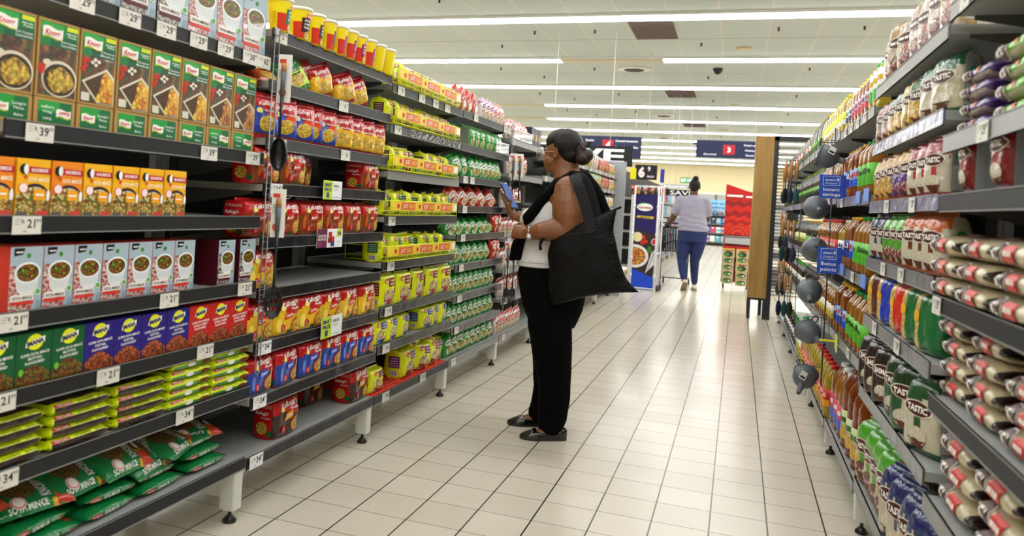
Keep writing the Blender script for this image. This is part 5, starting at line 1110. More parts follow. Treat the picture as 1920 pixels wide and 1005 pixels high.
# funnels on the black wire strip
FS = (.442, 4.325)
t = ladder('clip_strip', FS[0], FS[1], FS[1]+.03, .32, 1.62, wired, 'black wire clip strip carrying the grey funnels')
def funnel(x, y, z, ax, label, tagged=False):
    t = thing('funnel', label, 'funnel', (x, y, z), group='grey plastic funnels')
    a = Vector(ax).normalized(); q = Vector((0, 0, 1)).rotation_difference(a); M = q.to_matrix().to_4x4()
    R = .059; prof = [(R*.94, -.030), (R*1.04, -.031), (R*1.04, -.026), (R*1.0, -.024), (R, -.012), (R*.985, .004), (R*.93, .02), (R*.8, .036), (R*.6, .05), (R*.36, .059), (.016, .063)]
    g = G(); g.lathe(prof, fgrey, 30, M=M); g.lathe([(R*.94, -.030), (R*.93, -.01), (R*.8, .03), (R*.3, .055)], fgrey, 24, M=M); g.build('bowl', t)
    g = G(); g.lathe([(.0165, .061), (.0135, .085), (.0095, .125), (.007, .125), (.008, .09)], fgrey, 16, M=M); g.lathe([(.007, .1249), (.0001, .11)], blk, 12, M=M); g.build('spout', t)
    g = G(); up = M @ Vector((0, 1, 0)) if abs((M @ Vector((0, 1, 0))).z) > .3 else Vector((0, 0, 1))
    if up.z < 0: up = -up
    b = M @ Vector((0, 0, -.028)); c = b+up*(R*1.2); s_ = a.cross(up).normalized()
    g.tube([c+up*.018*math.cos(k*PI/6)+s_*.018*math.sin(k*PI/6) for k in range(12)], .004, fgrey, 6, closed=True); g.build('hanging_loop', t)
    if tagged:
        g = G(); g.box(-.016, .016, -.001, .001, -.022, .022, paper); g.rect(flat(.032), .004, -.016, .028, -.004, tink, 3); o = g.build('price_sticker', t); o.location = a*.03+Vector((-.005, -.05, .035)); o.rotation_euler = (-.5, .5, .1)
    return t
FN = [(.40, 1.475, (.93, -.2, -.25)), (.372, 1.215, (.05, -1, -.12)), (.375, 1.01, (.1, -.9, .3)), (.362, .79, (-.05, -1, -.3)), (.368, .588, (.55, -.85, -.35)), (.362, .363, (-.3, -.9, -.6))]
FL = ['grey funnel seen from its side at the top of the strip', 'grey funnel below the savings flag, spout towards the viewer', 'grey funnel half hidden behind the bonus points flag', 'round grey funnel just under the bonus points flag', 'grey funnel with spout beside the yellow clip', 'lowest grey funnel with a white price sticker']
for (x, z, ax), l in zip(FN, FL):
    funnel(x, 4.30, z, ax, l, l.startswith('lowest') or 'top of' in l)
    hook(t, FS[0], FS[1]+.015, z+(.05 if z < .4 else .075), .085, wired, (FS[0], FS[1], .32), side=-1)
blue = mat('flag_blue', '1f52c8', rough=.35, coat=.4); 
def flag(x0, x1, z0, z1, y, l1, l2, label):
    t = thing('shelf_flag', label, 'sign', (x0, y, z0), group='blue shelf flags')
    W, H = x1-x0, z1-z0; S = lambda u, v, k=0: Vector((u, -.0015-.0005*k, v)); g = G(); g.bbox(0, W, -.0012, .0012, 0, H, blue, .0011); wt = ink('e8eefa')
    for a, b, c, d in ((.12, .93, .7, .945), (.12, .55, .135, .95), (.69, .55, .705, .95), (.12, .54, .7, .555)): g.rect(S, W*a, H*b, W*c, H*d, wt, 1)
    g.text(S, 'smart', W*.38, H*.79, H*.09, wt, 1, w=W*.36, bold=1); g.text(S, 'shopper', W*.42, H*.65, H*.08, wt, 1, w=W*.44)
    g.rect(S, W*.60, H*.74, W*.66, H*.86, wt, 1)
    g.text(S, l1, W*.42, H*.38, H*.13, wt, 1, w=W*.56, bold=1); g.text(S, l2, W*.43, H*.17, H*.13, wt, 1, w=W*.6, bold=1); g.build('card', t)
    g = G(); g.box(W-.01, W+.03, -.003, .003, H*.2, H*.5, mat('clear_grip', 'b8c0d8', rough=.2)); g.build('grip', t)
flag(.362, .49, 1.262, 1.375, 4.12, 'Instant', 'savings', 'blue flag reading instant savings clipped to the oil shelf')
flag(.372, .49, .90, 1.028, 4.12, 'Bonus', 'points', 'blue flag reading bonus points clipped to the lower oil shelf')
g = G(); g.box(-.07, 0, -.004, .004, -.004, .004, mat('clip_yellow', 'e8e81c', rough=.4)); g.box(-.004, .004, -.01, .01, -.035, .03, mat('clip_yellow', 'e8e81c')); g.box(.002, .004, -.02, .02, -.05, .02, pr('e6e8ea')); o = g.build('shelf_clip'); o.location = (.458, 3.98, .60); tag(o, 'bright yellow clip with a white card on the oil shelf', 'clip')
for i, (y, z) in enumerate([(3.62, 1.25), (3.4, 1.255), (3.36, .925), (4.0, .93)]):
    g = G(); g.box(0, .003, -.12, 0, 0, .05, mat('strip_blue', '6a90e0', rough=.5)); o = g.build('rail_card'); o.location = (XR-.006, y, z-.02); tag(o, 'pale blue card slipped over the oil shelf rail, %s of four' % ORD[i], 'card', 'pale blue rail cards')
# wooden handled tools down the aisle
t = ladder('clip_strip', .442, 6.355, 6.385, .38, 1.66, wired, 'black wire clip strip with wooden-handled tools')
t2 = ladder('clip_strip', .448, 7.375, 7.405, .38, 1.70, wired, 'black wire clip strip nearest the wooden panel')
gr_head = [mat('head_teal', '1c4a4a', rough=.4), mat('head_navy', '1c2444', rough=.4), mat('head_black', '1a1a1c', rough=.35)]
for j, (yy, bz) in enumerate([(6.34, (1.58, 1.14, .73)), (7.35, (1.60, 1.2, .8))]):
    for i, z in enumerate(bz):
        for k in range(2 if j else 3):
            tt = thing('kitchen_tool', 'wooden-handled kitchen tool, %s on the %s hook of the %s dark strip' % (ORD[k], ORD[i], ORD[j]), 'utensil', (.40-.038*k, yy+.02*k, z), .2*k, 'wooden-handled tools')
            g = G(); g.tube([(0, 0, .01), (0, -.004, -.03), (0, -.006, -.12)], [.007, .012, .009], woodh, 10); g.build('handle', tt)
            g = G(); g.tube([(0, -.006, -.12), (0, -.004, -.2)], .004, nyl, 6); g.ball((0, -.004, -.25), .022, .006, .06, gr_head[(i+k) % 3], 12); g.build('head', tt)
        hook(t if j == 0 else t2, .442+.006*j, yy+.03, z+.02, .13, wired, (.442+.006*j, 6.355+1.02*j, .38), side=-1)
# promotional cards on the left shelves
def promo(y, z, w, h, kind, label, rot=0):
    t = thing('promotion_card', label, 'sign', (XL+.009, y, z), PI/2+rot, 'promotion cards on the noodle shelves'); S = flat(w, .0005); S2 = lambda u, v, k=0: S(u, v, k)+Vector((0, -.0008, 0))
    g = G(); g.box(-w/2, w/2, -.0008, .0008, 0, h, pr('eef0f0'))
    if kind == 'smart':
        g.rect(S2, 0, 0, w*.47, h, pr('c4dc1c'), 1); g.text(S2, 'SMART', w*.23, h*.78, h*.17, ink('1c2a6a'), 2, w=w*.38, bold=2); g.text(S2, 'PRICE', w*.23, h*.53, h*.17, ink('1c2a6a'), 2, w=w*.36, bold=2); g.poly(S2, [(w*.16, h*.1), (w*.17, h*.38), (w*.31, h*.36), (w*.3, h*.08)], pr('24408a'), 2)
        g.text(S2, 'R48.00', w*.68, h*.74, h*.16, tink, 2, w=w*.3); g.rect(S2, w*.55, h*.55, w*.8, h*.57, tfaint, 1); g.rect(S2, w*.55, h*.48, w*.76, h*.5, tfaint, 1); g.text(S2, 'smartshopper', w*.7, h*.13, h*.07, ink('24408a'), 2, w=w*.34)
    else:
        g.rect(S2, 0, 0, w*.38, h, pr('6a2448'), 1); g.disc(S2, w*.1, h*.2, w*.09, h*.16, pr('8a3a5a'), 2, 12); g.text(S2, 'EASTER', w*.19, h*.62, h*.13, ink('f0e6ea'), 3, w=w*.3, bold=1); g.text(S2, 'SAVINGS', w*.19, h*.45, h*.13, ink('f0e6ea'), 3, w=w*.32, bold=1)
        for a, b, c in ((.5, .7, 'b8201c'), (.6, .45, 'c8301c'), (.48, .4, '8a1a1a'), (.6, .2, '24408a')): g.rect(S2, w*(a-.07), h*(b-.14), w*(a+.07), h*(b+.14), pr(c), 2)
        g.rect(S2, w*.76, h*.55, w*.95, h*.95, pr('c4dc1c'), 2, sk=.004); g.text(S2, '44', w*.85, h*.76, h*.2, tink, 4, w=w*.13, bold=1); g.rect(S2, w*.72, h*.3, w*.92, h*.32, tfaint, 1)
    g.build('card', t)
promo(2.80, 1.118, .185, .075, 'smart', 'lime and white smart price card on the upper beef noodle shelf', .1)
promo(2.80, .925, .19, .075, 'easter', 'plum and white easter savings card under the beef noodles', -.05)
promo(2.86, .558, .19, .085, 'smart', 'lime and white smart price card under the yellow chicken packs', .05)
# ------------------------------------------------------------------ beyond the cross aisle
oak = bpy.data.materials.new('oak_veneer'); oak.use_nodes = True
_n = oak.node_tree; _b = _n.nodes['Principled BSDF']; _b.inputs['Roughness'].default_value = .5
_tc = _n.nodes.new('ShaderNodeTexCoord'); _mp = _n.nodes.new('ShaderNodeMapping'); _mp.inputs['Scale'].default_value = (14, 14, 1.1); _n.links.new(_tc.outputs['Object'], _mp.inputs[0])
_nz = _n.nodes.new('ShaderNodeTexNoise'); _nz.inputs['Scale'].default_value = 2.2; _nz.inputs['Detail'].default_value = 6; _nz.inputs['Distortion'].default_value = 1.2; _n.links.new(_mp.outputs[0], _nz.inputs['Vector'])
_n.links.new(mixrgb(_n, _nz.outputs['Fac'], lin('86622a'), lin('c79d55')), _b.inputs['Base Color'])
navyf = mat('frame_navy', '23262e', rough=.4)
# end display with wooden side
t = thing('end_display', 'tall display with oak side panel on dark legs at the end of the oil shelves', 'display', (.15, 9.56, 0))
g = G(); g.bbox(0, .2, 0, .42, .24, 2.09, oak, .002); g.build('wooden_panel', t)
g = G(); g.bar((.225, .02, .0), (.225, .02, 2.1), .05, .04, navyf); g.bar((.2, .02, 2.07), (1.5, .02, 2.07), .04, .05, navyf); g.bar((1.48, .02, 0), (1.48, .02, 2.1), .05, .04, navyf); g.bar((.225, .4, .0), (.225, .4, 2.1), .05, .04, navyf); g.bar((.0, .02, .235), (.25, .02, .235), .03, .04, navyf); g.build('frame', t)
for x, y in ((.02, .02), (.02, .4), (.15, .4), (.185, .02)):
    g = G(); g.bar((x, y, 0), (x, y, .235), .035, .035, navyf); g.build('leg', t)
g = G(); n = 0
for iz in range(46):            # expanded metal
    z = .28+iz*.039; pts = []
    for ix in range(61): pts.append((.25+ix*.02, .03, z+(.0195 if ix % 2 else 0)*1.0)); 
    g.tube(pts, .0035, navyf, 4)
    g.tube([(a, b, z+(0 if i % 2 else .0195)) for i, (a, b, c) in enumerate(pts)], .0035, navyf, 4)
g.build('mesh_panel', t)
# rolling stand with pasta sauce poster
white_t = mat('white_tube', 'e4e6ea', rough=.35)
t = thing('poster_stand', 'white tube-framed rolling stand with navy pasta sauce poster', 'display stand', (-1.43, 11.6, 0), -.1)
W, H = .34, 1.5; S = lambda u, v, k=0: Vector((u+.045*(1-v/H)*0, -.004-.0006*k, v))
g = G(); g.box(0, W, -.003, .003, .02, 1.40, pr('241a5a')); 
g.poly(S, [(0, .02), (W, .02), (W, .20), (0, .32)], pr('1c4ad0'), 2)
g.poly(S, [(0, .32), (W, .20), (W, .82), (0, .90)], pr('3a2620'), 1)
for k in range(5): g.poly(S, [(0, .36+.11*k), (W, .27+.11*k), (W, .28+.11*k), (0, .37+.11*k)], pr('241612'), 2)
g.disc(S, W*.42, 1.22, .12, .062, pr('1c8a3a'), 1, 24); g.disc(S, W*.44, 1.215, .115, .055, pr('f4f4f0'), 2, 24); g.text(S, 'Serena', W*.44, 1.215, .045, ink('b81c24'), 4, w=.19, shear=.2, bold=1)
g.poly(S, [(W*.1, 1.06), (W*.14, 1.09), (W*.85, 1.085), (W*.82, 1.05)], pr('d8b83a'), 2); g.text(S, 'ITALIAN', W*.48, 1.07, .02, ink('3a2a10'), 4, w=.15, bold=1)
g.disc(S, W*.2, .78, .07, .07, pr('e4dcc8'), 3, 20); g.disc(S, W*.2, .78, .055, .055, pr('e8d89a'), 4, 18)
for q in ((.45, .78), (.55, .72), (.42, .70)): g.disc(S, W*q[0], q[1], .03, .03, pr('d02a1c'), 3, 12)
g.disc(S, W*.92, .72, .045, .05, pr('e8e8e8'), 3, 14); g.disc(S, W*.92, .72, .035, .04, pr('b82418'), 4, 14)
g.disc(S, W*.75, .6, .06, .06, pr('2f7a28'), 3, 9, .5, 2)
n = 24; g.poly(S, [(max(0.001, W*.12+.2*math.cos(2*PI*i/n)), .5+.17*math.sin(2*PI*i/n)) for i in range(n)], pr('e6e4e6'), 5); g.poly(S, [(max(.001, W*.12+.16*math.cos(2*PI*i/n)), .5+.13*math.sin(2*PI*i/n)) for i in range(n)], food('penne_red', ['e0701c', 'f0a03a', 'c8481a', 'f5b84c', '4a9a2c', 'd8581c'], 45), 6)
g.poly(S, [(W*.6, .26), (W*.98, .4), (W*.98, .62), (W*.82, .55)], pr('e2dde0'), 4); g.poly(S, [(W*.68, .30), (W*.71, .30), (W*.95, .56), (W*.92, .57)], pr('8a8688'), 6)
g.build('poster', t)
g = G(); 
for x in (0, W): g.tube([(x, -.012, .0), (x, -.012, 1.52)], .012, white_t, 10); g.tube([(x, .34, .0), (x, .34, 1.52)], .012, white_t, 10)
for z in (.04, .55, 1.05, 1.52):
    for a, b in (((0, -.012), (W, -.012)), ((W, -.012), (W, .34)), ((0, -.012), (0, .34)), ((0, .34), (W, .34))):
        if z in (.55, 1.05) and a == (0, -.012) and b == (W, -.012): continue
        g.tube([(*a, z), (*b, z)], .01, white_t, 8)
for x in (0, W):
    for z in (.2, .45, .8, 1.2): g.tube([(x, -.012, z), (x, -.012, z+.05)], .018, white_t, 10)
g.build('frame', t)
for x, y in ((W, .1), (W, .3), (0, .3)):
    g = G(); M = Matrix.Rotation(PI/2, 4, 'Y'); g.lathe([(.001, -.014), (.045, -.014), (.048, 0), (.045, .014), (.001, .014)], blk, 18, M=Matrix.Translation((x+.03, y, .049)) @ M); g.build('wheel', t)
for i in range(3):
    g = G(); g.lathe([(.03, 0), (.032, .16), (.014, .2), (.013, .23)], VIN, 12); g.lathe([(.015, .23), (.015, .245), (.001, .246)], blk, 10); o = g.build('sauce_bottle'); o.location = (-1.35+.1*i, 11.68, 1.06 if False else 1.533-.245-.0+.0); o.location.z = 1.30
    tag(o, 'dark sauce bottle in the top of the rolling stand, %s from the left' % ORD[i], 'bottle', 'sauce bottles in the rolling stand')
g = G(); g.box(0, W, 0, .33, 1.285, 1.298, white_t); g.build('shelf', t)
# signs
def board(name, x0, x1, z0, z1, y, col, label, arts, wires=None):
    t = thing(name, label, 'sign', (x0, y, z0)); W, H = x1-x0, z1-z0; S = lambda u, v, k=0: Vector((u, -.012-.003*k, v))
    g = G(); g.bbox(0, W, -.01, .01, 0, H, pr(col), .004); arts(g, S, W, H); g.build('board', t)
    if wires:
        g = G()
        for x in wires: g.tube([(x*W, 0, H), (x*W, 0, CH-z0)], .004, white, 6)
        g.build('hanging_wire', t)
    return t
wt = ink('e6e8f0')
def art3(g, S, W, H):
    g.rect(S, W*.42, H*.2, W*.60, H*.76, pr('a81c28'), 1); g.text(S, '3', W*.51, H*.48, H*.28, wt, 3, bold=2)
    g.text(S, 'Electrical', W*.22, H*.2, H*.1, wt, 1, w=W*.19, bold=1)
    for s_, v in (('Dried veg', .76), ('Chutney', .47), ('Sauces', .2)): g.text(S, s_, W*.83, H*v, H*.1, wt, 1, w=W*.021*len(s_), bold=1)
def art4(g, S, W, H):
    g.rect(S, W*.37, H*.3, W*.55, H*.84, pr('a81c28'), 1); g.text(S, '4', W*.46, H*.6, H*.28, wt, 3, bold=2)
    g.text(S, 'Snacks', W*.16, H*.8, H*.1, wt, 1, w=W*.14, bold=1); g.text(S, 'Canned tomatoes', W*.76, H*.8, H*.1, wt, 1, w=W*.36, bold=1); g.text(S, 'Canned vegetables', W*.76, H*.52, H*.1, wt, 1, w=W*.38, bold=1)
board('aisle_sign', -1.01, .42, 2.50, 2.905, 19, '161c40', 'navy hanging aisle sign listing dried veg, chutney and sauces', art3, (.15, .9))
board('aisle_sign', -3.75, -2.27, 2.40, 2.93, 19, '161c40', 'navy hanging aisle sign listing snacks and canned tomatoes', art4, (.15, .9))
def artsave(g, S, W, H): g.text(S, 'SAVE', W*.49, H*.5, H*.68, ink('f2f0f2'), 1, w=W*.88, bold=1.5)
board('save_sign', -2.98, -1.39, 1.745, 2.02, 10.75, '17181c', 'black board with white letters V and E above the last shelves', artsave, (.3, .8))
def art69(g, S, W, H):
    g.rect(S, -.07, 0, .02, H*.75, pr('e8dc1c'), 1); g.text(S, '6', W*.3, H*.5, H*.62, ink('f2e6ea'), 1, w=W*.3, bold=3); g.text(S, '9', W*.64, H*.74, H*.28, ink('f2e6ea'), 1, bold=2); g.text(S, 'EACH', W*.72, H*.22, H*.13, ink('f2e6ea'), 1, w=W*.3, bold=2)
board('price_board', -1.53, -1.2, 1.64, 1.865, 12.2, '1c1a1c', 'black price board reading 6 9 each above the rolling stand', art69, (.5,))
g = G(); g.bbox(-.03, .03, -.01, .01, 0, .21, mat('flag_violet', '2a3ab0', rough=.4), .002); g.tube([(0, 0, -1.62), (0, 0, 0)], .008, white_t, 8); o = g.build('flag_post'); o.location = (-1.15, 12.55, 1.62); tag(o, 'small upright blue flag on a thin post behind the rolling stand', 'flag')
# bin of red packs behind the stand
t = thing('display_bin', 'low white display stand stocked with red packets behind the poster stand', 'display stand', (-1.65, 12.9, 0)); g = G(); g.bbox(0, .42, 0, .5, 0, 1.42, mat('bin_white', 'c8cacc', rough=.5)); g.build('body', t)
for i in range(4):
    p_ = kb if i % 2 else kr
    put(p_, 'noodle_multipack', -1.60+.13*i, 12.95, 1.4255, 'R', 'red noodle pack on the white stand, %s from the left' % ORD[i], 'noodle pack', 'red packs on the white stand', rot=PI/2)
# red display with hanging packets
t = thing('hanging_display', 'tall red display with mesh rack of hanging packets', 'display stand', (-.2, 13.35, 0)); redm = pr('c01c1c'); S = lambda u, v, k=0: Vector((u, -.006-.0012*k, v)); W = .42
g = G(); pts = [(0, .1), (W, .1), (W, 1.56), (W*.75, 1.58), (0, 1.68)]
vs = [(u, y, v) for y in (-.005, .005) for u, v in pts]; g.add(vs, [(0, 1, 2, 3, 4), (9, 8, 7, 6, 5)]+[(i, 5+i, 5+(i+1) % 5, (i+1) % 5) for i in range(5)], redm)
for k, (v0, c, a) in enumerate([(1.40, '8e1a1e', .02), (1.33, 'c8241c', .02), (1.24, '9a1a1c', .025), (1.16, 'd22c1c', .02), (1.10, 'a81c1c', .02), (1.04, 'dc341c', .02)]):
    lo = [(W*i/16, .86) for i in range(17)]; band(g, S, lo, [(W*i/16, v0+a*math.sin(i*PI/3.2+k)) for i in range(17)], pr(c), 1+k)
for r, c in ((.17, 'b8241c'), (.155, 'e2402a'), (.11, 'b8241c'), (.098, 'e2402a'), (.06, 'b8241c')): g.poly(S, [(W*.5+r*1.1*math.cos(PI*i/14), .86+r*math.sin(PI*i/14)) for i in range(15)], pr(c), 8+int((.2-r)*50))
for i in range(11): a = PI*(i+.5)/11; g.poly(S, [(W*.5+.145*math.cos(a-.07), .86+.13*math.sin(a-.07)), (W*.5+.145*math.cos(a+.07), .86+.13*math.sin(a+.07)), (W*.5+.12*math.cos(a), .86+.108*math.sin(a))], pr('a01c1a'), 18)
g.rect(S, W*.04, 1.475, W*.62, 1.51, pr('e8e4e4'), 8); g.rect(S, W*.72, 1.47, W*.98, 1.50, pr('e8e4e4'), 8); g.build('header_panel', t)
g = G(); g.box(-.004, .004, 0, .35, .12, 1.66, redm); g.build('side_panel', t)
g = G()
for i in range(15): g.tube([(W*i/14, -.05, .13), (W*i/14, -.05, .84)], .003, navyf, 4)
for i in range(24): g.tube([(0, -.05, .13+.03*i), (W, -.05, .13+.03*i)], .003, navyf, 4)
g.bar((0, -.05, .84), (W, -.05, .84), .02, .02, mat('rack_grey', '8a8c8e', rough=.4)); g.bar((0, -.05, .1), (0, -.05, .84), .015, .015, mat('rack_grey', '8a8c8e')); g.box(.02, W-.02, -.055, -.052, .72, .82, pr('b8babc')); g.build('mesh_rack', t)
for x in (.03, W-.03):
    g = G(); g.lathe([(.001, -.012), (.038, -.012), (.04, 0), (.038, .012), (.001, .012)], blk, 16, M=Matrix.Translation((x, -.02, .041)) @ Matrix.Rotation(PI/2, 4, 'Y')); g.build('wheel', t)
    g = G(); g.box(x-.01, x+.01, -.03, -.01, .06, .13, navyf); g.build('caster_fork', t)
g = G(); c_ = pr('c8b88a'); g.bbox(-.065, .065, -.012, 0, 0, .1, c_, .003); S = lambda u, v, k=0: Vector((u, -.012-.001*k, v)); g.disc(S, .0, .045, .05, .032, pr('3a3a34'), 1, 14); g.disc(S, -.015, .04, .025, .02, pr('4aa03a'), 2, 8); g.disc(S, .022, .042, .016, .014, pr('e8e4dc'), 2, 8); hp = proto(g, 'snack_packet')
g = G(); g.bbox(-.07, .07, -.014, 0, 0, .16, c_, .003); g.rect(lambda u, v, k=0: Vector((u, -.014-.001*k, v)), -.07, .13, .07, .16, pr('c81c1c'), 1); g.rect(lambda u, v, k=0: Vector((u, -.014-.001*k, v)), -.07, .12, .07, .13, pr('e8c81c'), 1); S = lambda u, v, k=0: Vector((u, -.014-.001*k, v)); g.disc(S, 0, .05, .05, .04, pr('3a3a34'), 1, 14); g.disc(S, -.015, .045, .025, .022, pr('4aa03a'), 2, 8); g.text(S, 'Lekka', .01, .1, .025, ink('b81c1c'), 2, w=.09, bold=1); hq = proto(g, 'snack_packet')
k = 0
for col, (x, zs) in enumerate([(.09, [(.52, 1), (.42, 0), (.315, 0), (.21, 0), (.10, 0)]), (.30, [(.52, 1), (.44, 0), (.30, 1), (.19, 0), (.075, 0)])]):
    for j, (z, big) in enumerate(zs):
        o = copy_tree(hq if big else hp); o.name = 'snack_packet'; o.location = (-.2+x, 13.35-.07-.012*(4-j), z-.02); o.scale = (1.35, 1.1, 1.12); tag(o, 'beige packet with olive picture, %s down in the %s column of the red display' % (ORD[j], ('first', 'second')[col]), 'packet', 'hanging packets on the red display')
# second run of shelving on the left, far end shelving
def farbay(x, y0, y1, side, label):
    X_ = x; t = thing('shelving_bay', label, 'shelving', (x, y0, 0), 0, 'shelving past the cross aisle'); sg = 1 if side == 'L' else -1
    g = G(); g.box(*sorted((-sg*.5, -sg*.46)), 0, y1-y0-.01, .1, 1.9, backp); g.build('back_panel', t)
    for z in (.17, .5, .8, 1.1, 1.4):
        g = G(); g.box(*sorted((-sg*.45, 0)), 0, y1-y0-.01, z-.04, z, greyl); g.build('shelf', t)
    for yy in (.05, y1-y0-.1):
        g = G(); g.box(*sorted((-sg*.07, -sg*.02)), yy, yy+.05, 0, .13, cream_leg); g.build('leg', t)
cols = ['d8a8c0', '7ab0c8', 'e8e4e0', '2a5ab8', '58b0b8', 'c84a6a', '8ac0d8', 'd8d8dc', '3a4a6a']
for i in range(9):
    farbay(-1.57, 14.4+1.6*i, 16.0+1.6*i, 'L', 'shelving bay of toiletries beyond the cross aisle, %s from the camera' % ORD[i])
def mk_small(c, c2, H=.17, W=.13):
    g = G(); g.bbox(-W/2, W/2, 0, .06, 0, H, pr(c), .006); g.rect(lambda u, v, k=0: Vector((u, -.001*k, v)), -W*.4, H*.3, W*.4, H*.6, pr(c2), 1); g.disc(lambda u, v, k=0: Vector((u, -.001*k, v)), 0, H*.8, W*.25, H*.1, pr('f0f0f0'), 1, 8); return proto(g, 'toiletry_pack')
smalls = [mk_small(c, cols[(i*4+3) % 9]) for i, c in enumerate(cols)]
k = 0
for z, nm in ((1.4, 'top'), (1.1, 'second'), (.8, 'third'), (.5, 'fourth'), (.17, 'bottom')):
    for lift in (0, .0):
        pass
    ys = [14.55+.3*j+.012*j*j for j in range(22)]
    row('L', z+.006, [(y, smalls[(j*5+k) % 9], dict(sc=1.35)) for j, y in enumerate(ys)], 'toiletry_pack', 'colourful toiletry pack', 'packet', 'toiletry packs past the cross aisle', '%s shelf beyond the cross aisle' % nm, inset=.02, start=0); k += 1
    # the row's x origin differs by the second run's face
g = G()
def farrow(y, x0, x1, label):
    t = thing('end_shelving', label, 'shelving', (x0, y, 0)); g = G(); g.box(0, x1-x0, .4, .44, 0, 1.3, mat('far_grey', '6a6c6e', rough=.5)); g.build('back_panel', t)
    for z in (.15, .5, .85, 1.2): 
        g = G(); g.box(0, x1-x0, 0, .4, z-.04, z, mat('far_grey', '6a6c6e')); g.build('shelf', t)
farrow(32, -1.25, .6, 'grey shelving along the far end of the store')
for j, z in enumerate((.15, .5, .85)):
    for i in range(8):
        o = copy_tree(smalls[(i*2+j*3) % 9]); o.name = 'toiletry_pack'; o.location = (-1.1+.2*i, 32.05, z+.001); o.scale = (1.4, 1.4, 1.4); tag(o, 'small bright pack on the far end shelving, %s along the %s shelf up' % (ORD[i], ORD[j]), 'packet', 'packs on the far end shelving')
for i in range(7):
    o = copy_tree(smalls[i % 3+2 if i % 2 else 0]); o.name = 'toiletry_pack'; o.location = (-1.05+.2*i, 32.05, 1.201); tag(o, 'small pale pack on top of the far end shelving, %s along' % ORD[i], 'packet', 'packs on the far end shelving')
def artd(g, S, W, H): g.text(S, 'Now you can get it', W*.45, H*.68, H*.2, ink('1c3a9a'), 1, w=W*.9, bold=1); g.text(S, 'delivered', W*.3, H*.28, H*.22, ink('1c3a9a'), 1, w=W*.55, bold=1)
board('delivery_sign', -1.15, .6, 1.38, 1.78, 31.6, '8ac0e8', 'pale blue banner reading now you can, delivered', artd, (.1, .9))
def arth(g, S, W, H): g.text(S, 'Honey', W*.5, H*.5, H*.6, ink('f4f4f4'), 1, w=W*.8, bold=2)
def arts2(g, S, W, H): g.text(S, 'SAVE', W*.6, H*.5, H*.7, ink('f2f2f2'), 1, w=W*.75, bold=1)
board('category_sign', -1.52, -.95, 1.66, 1.75, 16.5, 'b8bcc4', 'small pale sign reading Honey above the toiletry shelves', arth, (.5,))
board('save_sign', -1.50, -.87, 1.52, 1.65, 16.7, '1a1a1e', 'small black save board beyond the rolling stand', arts2, (.2, .8))
g = G(); S = lambda u, v, k=0: Vector((u, -.02-.003*k, v)); g.bbox(0, .58, -.02, .02, 0, .27, mat('exit_green', '1c8a54', rough=.5, emit=.25), .004); ew = mat('exit_white', 'e8f4ec', rough=.5, emit=.5)
g.text(S, 'EXIT', .16, .135, .15, ew, 1, w=.24, bold=2); g.poly(S, [(.34, .05), (.42, .135), (.34, .22), (.38, .22), (.46, .135), (.38, .05)][:3], ew, 1); g.rect(S, .45, .04, .53, .23, ew, 1); o = g.build('exit_sign'); o.location = (-2.79, 39.97, 2.70); tag(o, 'green exit sign high on the cream far wall', 'exit sign')
g = G(); g.box(0, 5.2, -.04, 0, 0, .12, mat('trim_pale', 'd8d8d0', rough=.5)); g.box(0, 5.2, -.03, 0, -2.1, 0, mat('window_grey', 'a8aaa4', rough=.4)); 
for x in (0, 1.2, 2.4, 3.6, 5.1): g.box(x, x+.08, -.05, 0, -2.1, 0, mat('mullion', '4a4c4e', rough=.5))
o = g.build('window_1'); o.location = (-2.3, 39.98, 2.2); tag(o, kind='structure')
# second run right of the aisle (glimpsed past the red display)
for i in range(2): farbay(.47, 14.4+1.6*i, 16.0+1.6*i, 'R', 'shelving bay behind the red display, %s of two' % ORD[i])
# shopping trolley
t = thing('shopping_trolley', 'dark mesh shopping trolley pushed by the shopper in lilac', 'trolley', (-1.15, 12.55, 0), 0)
tw = mat('trolley_black', '1c1c20', rough=.4); g = G(); Wt, Lt, za, zb = .5, .75, .56, .93
P = lambda u, v, z: (.02+u*(Wt-.04)*(1-.12*(1-z)) + .03*(1-z), v*Lt*(.85+.15*z), za+(zb-za)*z)
for z in (0, .33, .66, 1): g.tube([P(0, 0, z), P(1, 0, z), P(1, 1, z), P(0, 1, z)], .011 if z in (0, 1) else .006, tw, 6, closed=True)
for k in range(13):
    u = k/12; g.tube([P(u, 0, 0), P(u, 0, 1)], .008, tw, 4); g.tube([P(u, 1, 0), P(u, 1, 1)], .006, tw, 4); g.tube([P(u, 0, 0), P(u, 1, 0)], .006, tw, 4)
for k in range(1, 18): u = k/18; g.tube([P(0, u, 0), P(0, u, 1)], .003, tw, 4); g.tube([P(1, u, 0), P(1, u, 1)], .003, tw, 4)
g.build('basket', t)
g = G(); g.tube([(.02, -.02, .93), (.02, -.08, 1.0), (Wt-.02, -.08, 1.0), (Wt-.02, -.02, .93)], .012, tw, 8); g.build('handle', t)
g = G(); g.tube([(.04, 0, .56), (.05, .05, .12), (.05, .7, .12)], .011, tw, 8); g.tube([(Wt-.04, 0, .56), (Wt-.05, .05, .12), (Wt-.05, .7, .12)], .011, tw, 8); g.tube([(.05, .4, .12), (Wt-.05, .4, .12)], .01, tw, 8); g.build('chassis', t)
for x in (.05, Wt-.05):
    for y in (.06, .68):
        g = G(); g.lathe([(.001, -.012), (.048, -.012), (.05, 0), (.048, .012), (.001, .012)], blk, 16, M=Matrix.Translation((x, y, .051)) @ Matrix.Rotation(PI/2, 4, 'Y')); g.box(x-.004, x+.004, y-.008, y+.008, .05, .12, tw); g.build('wheel', t)
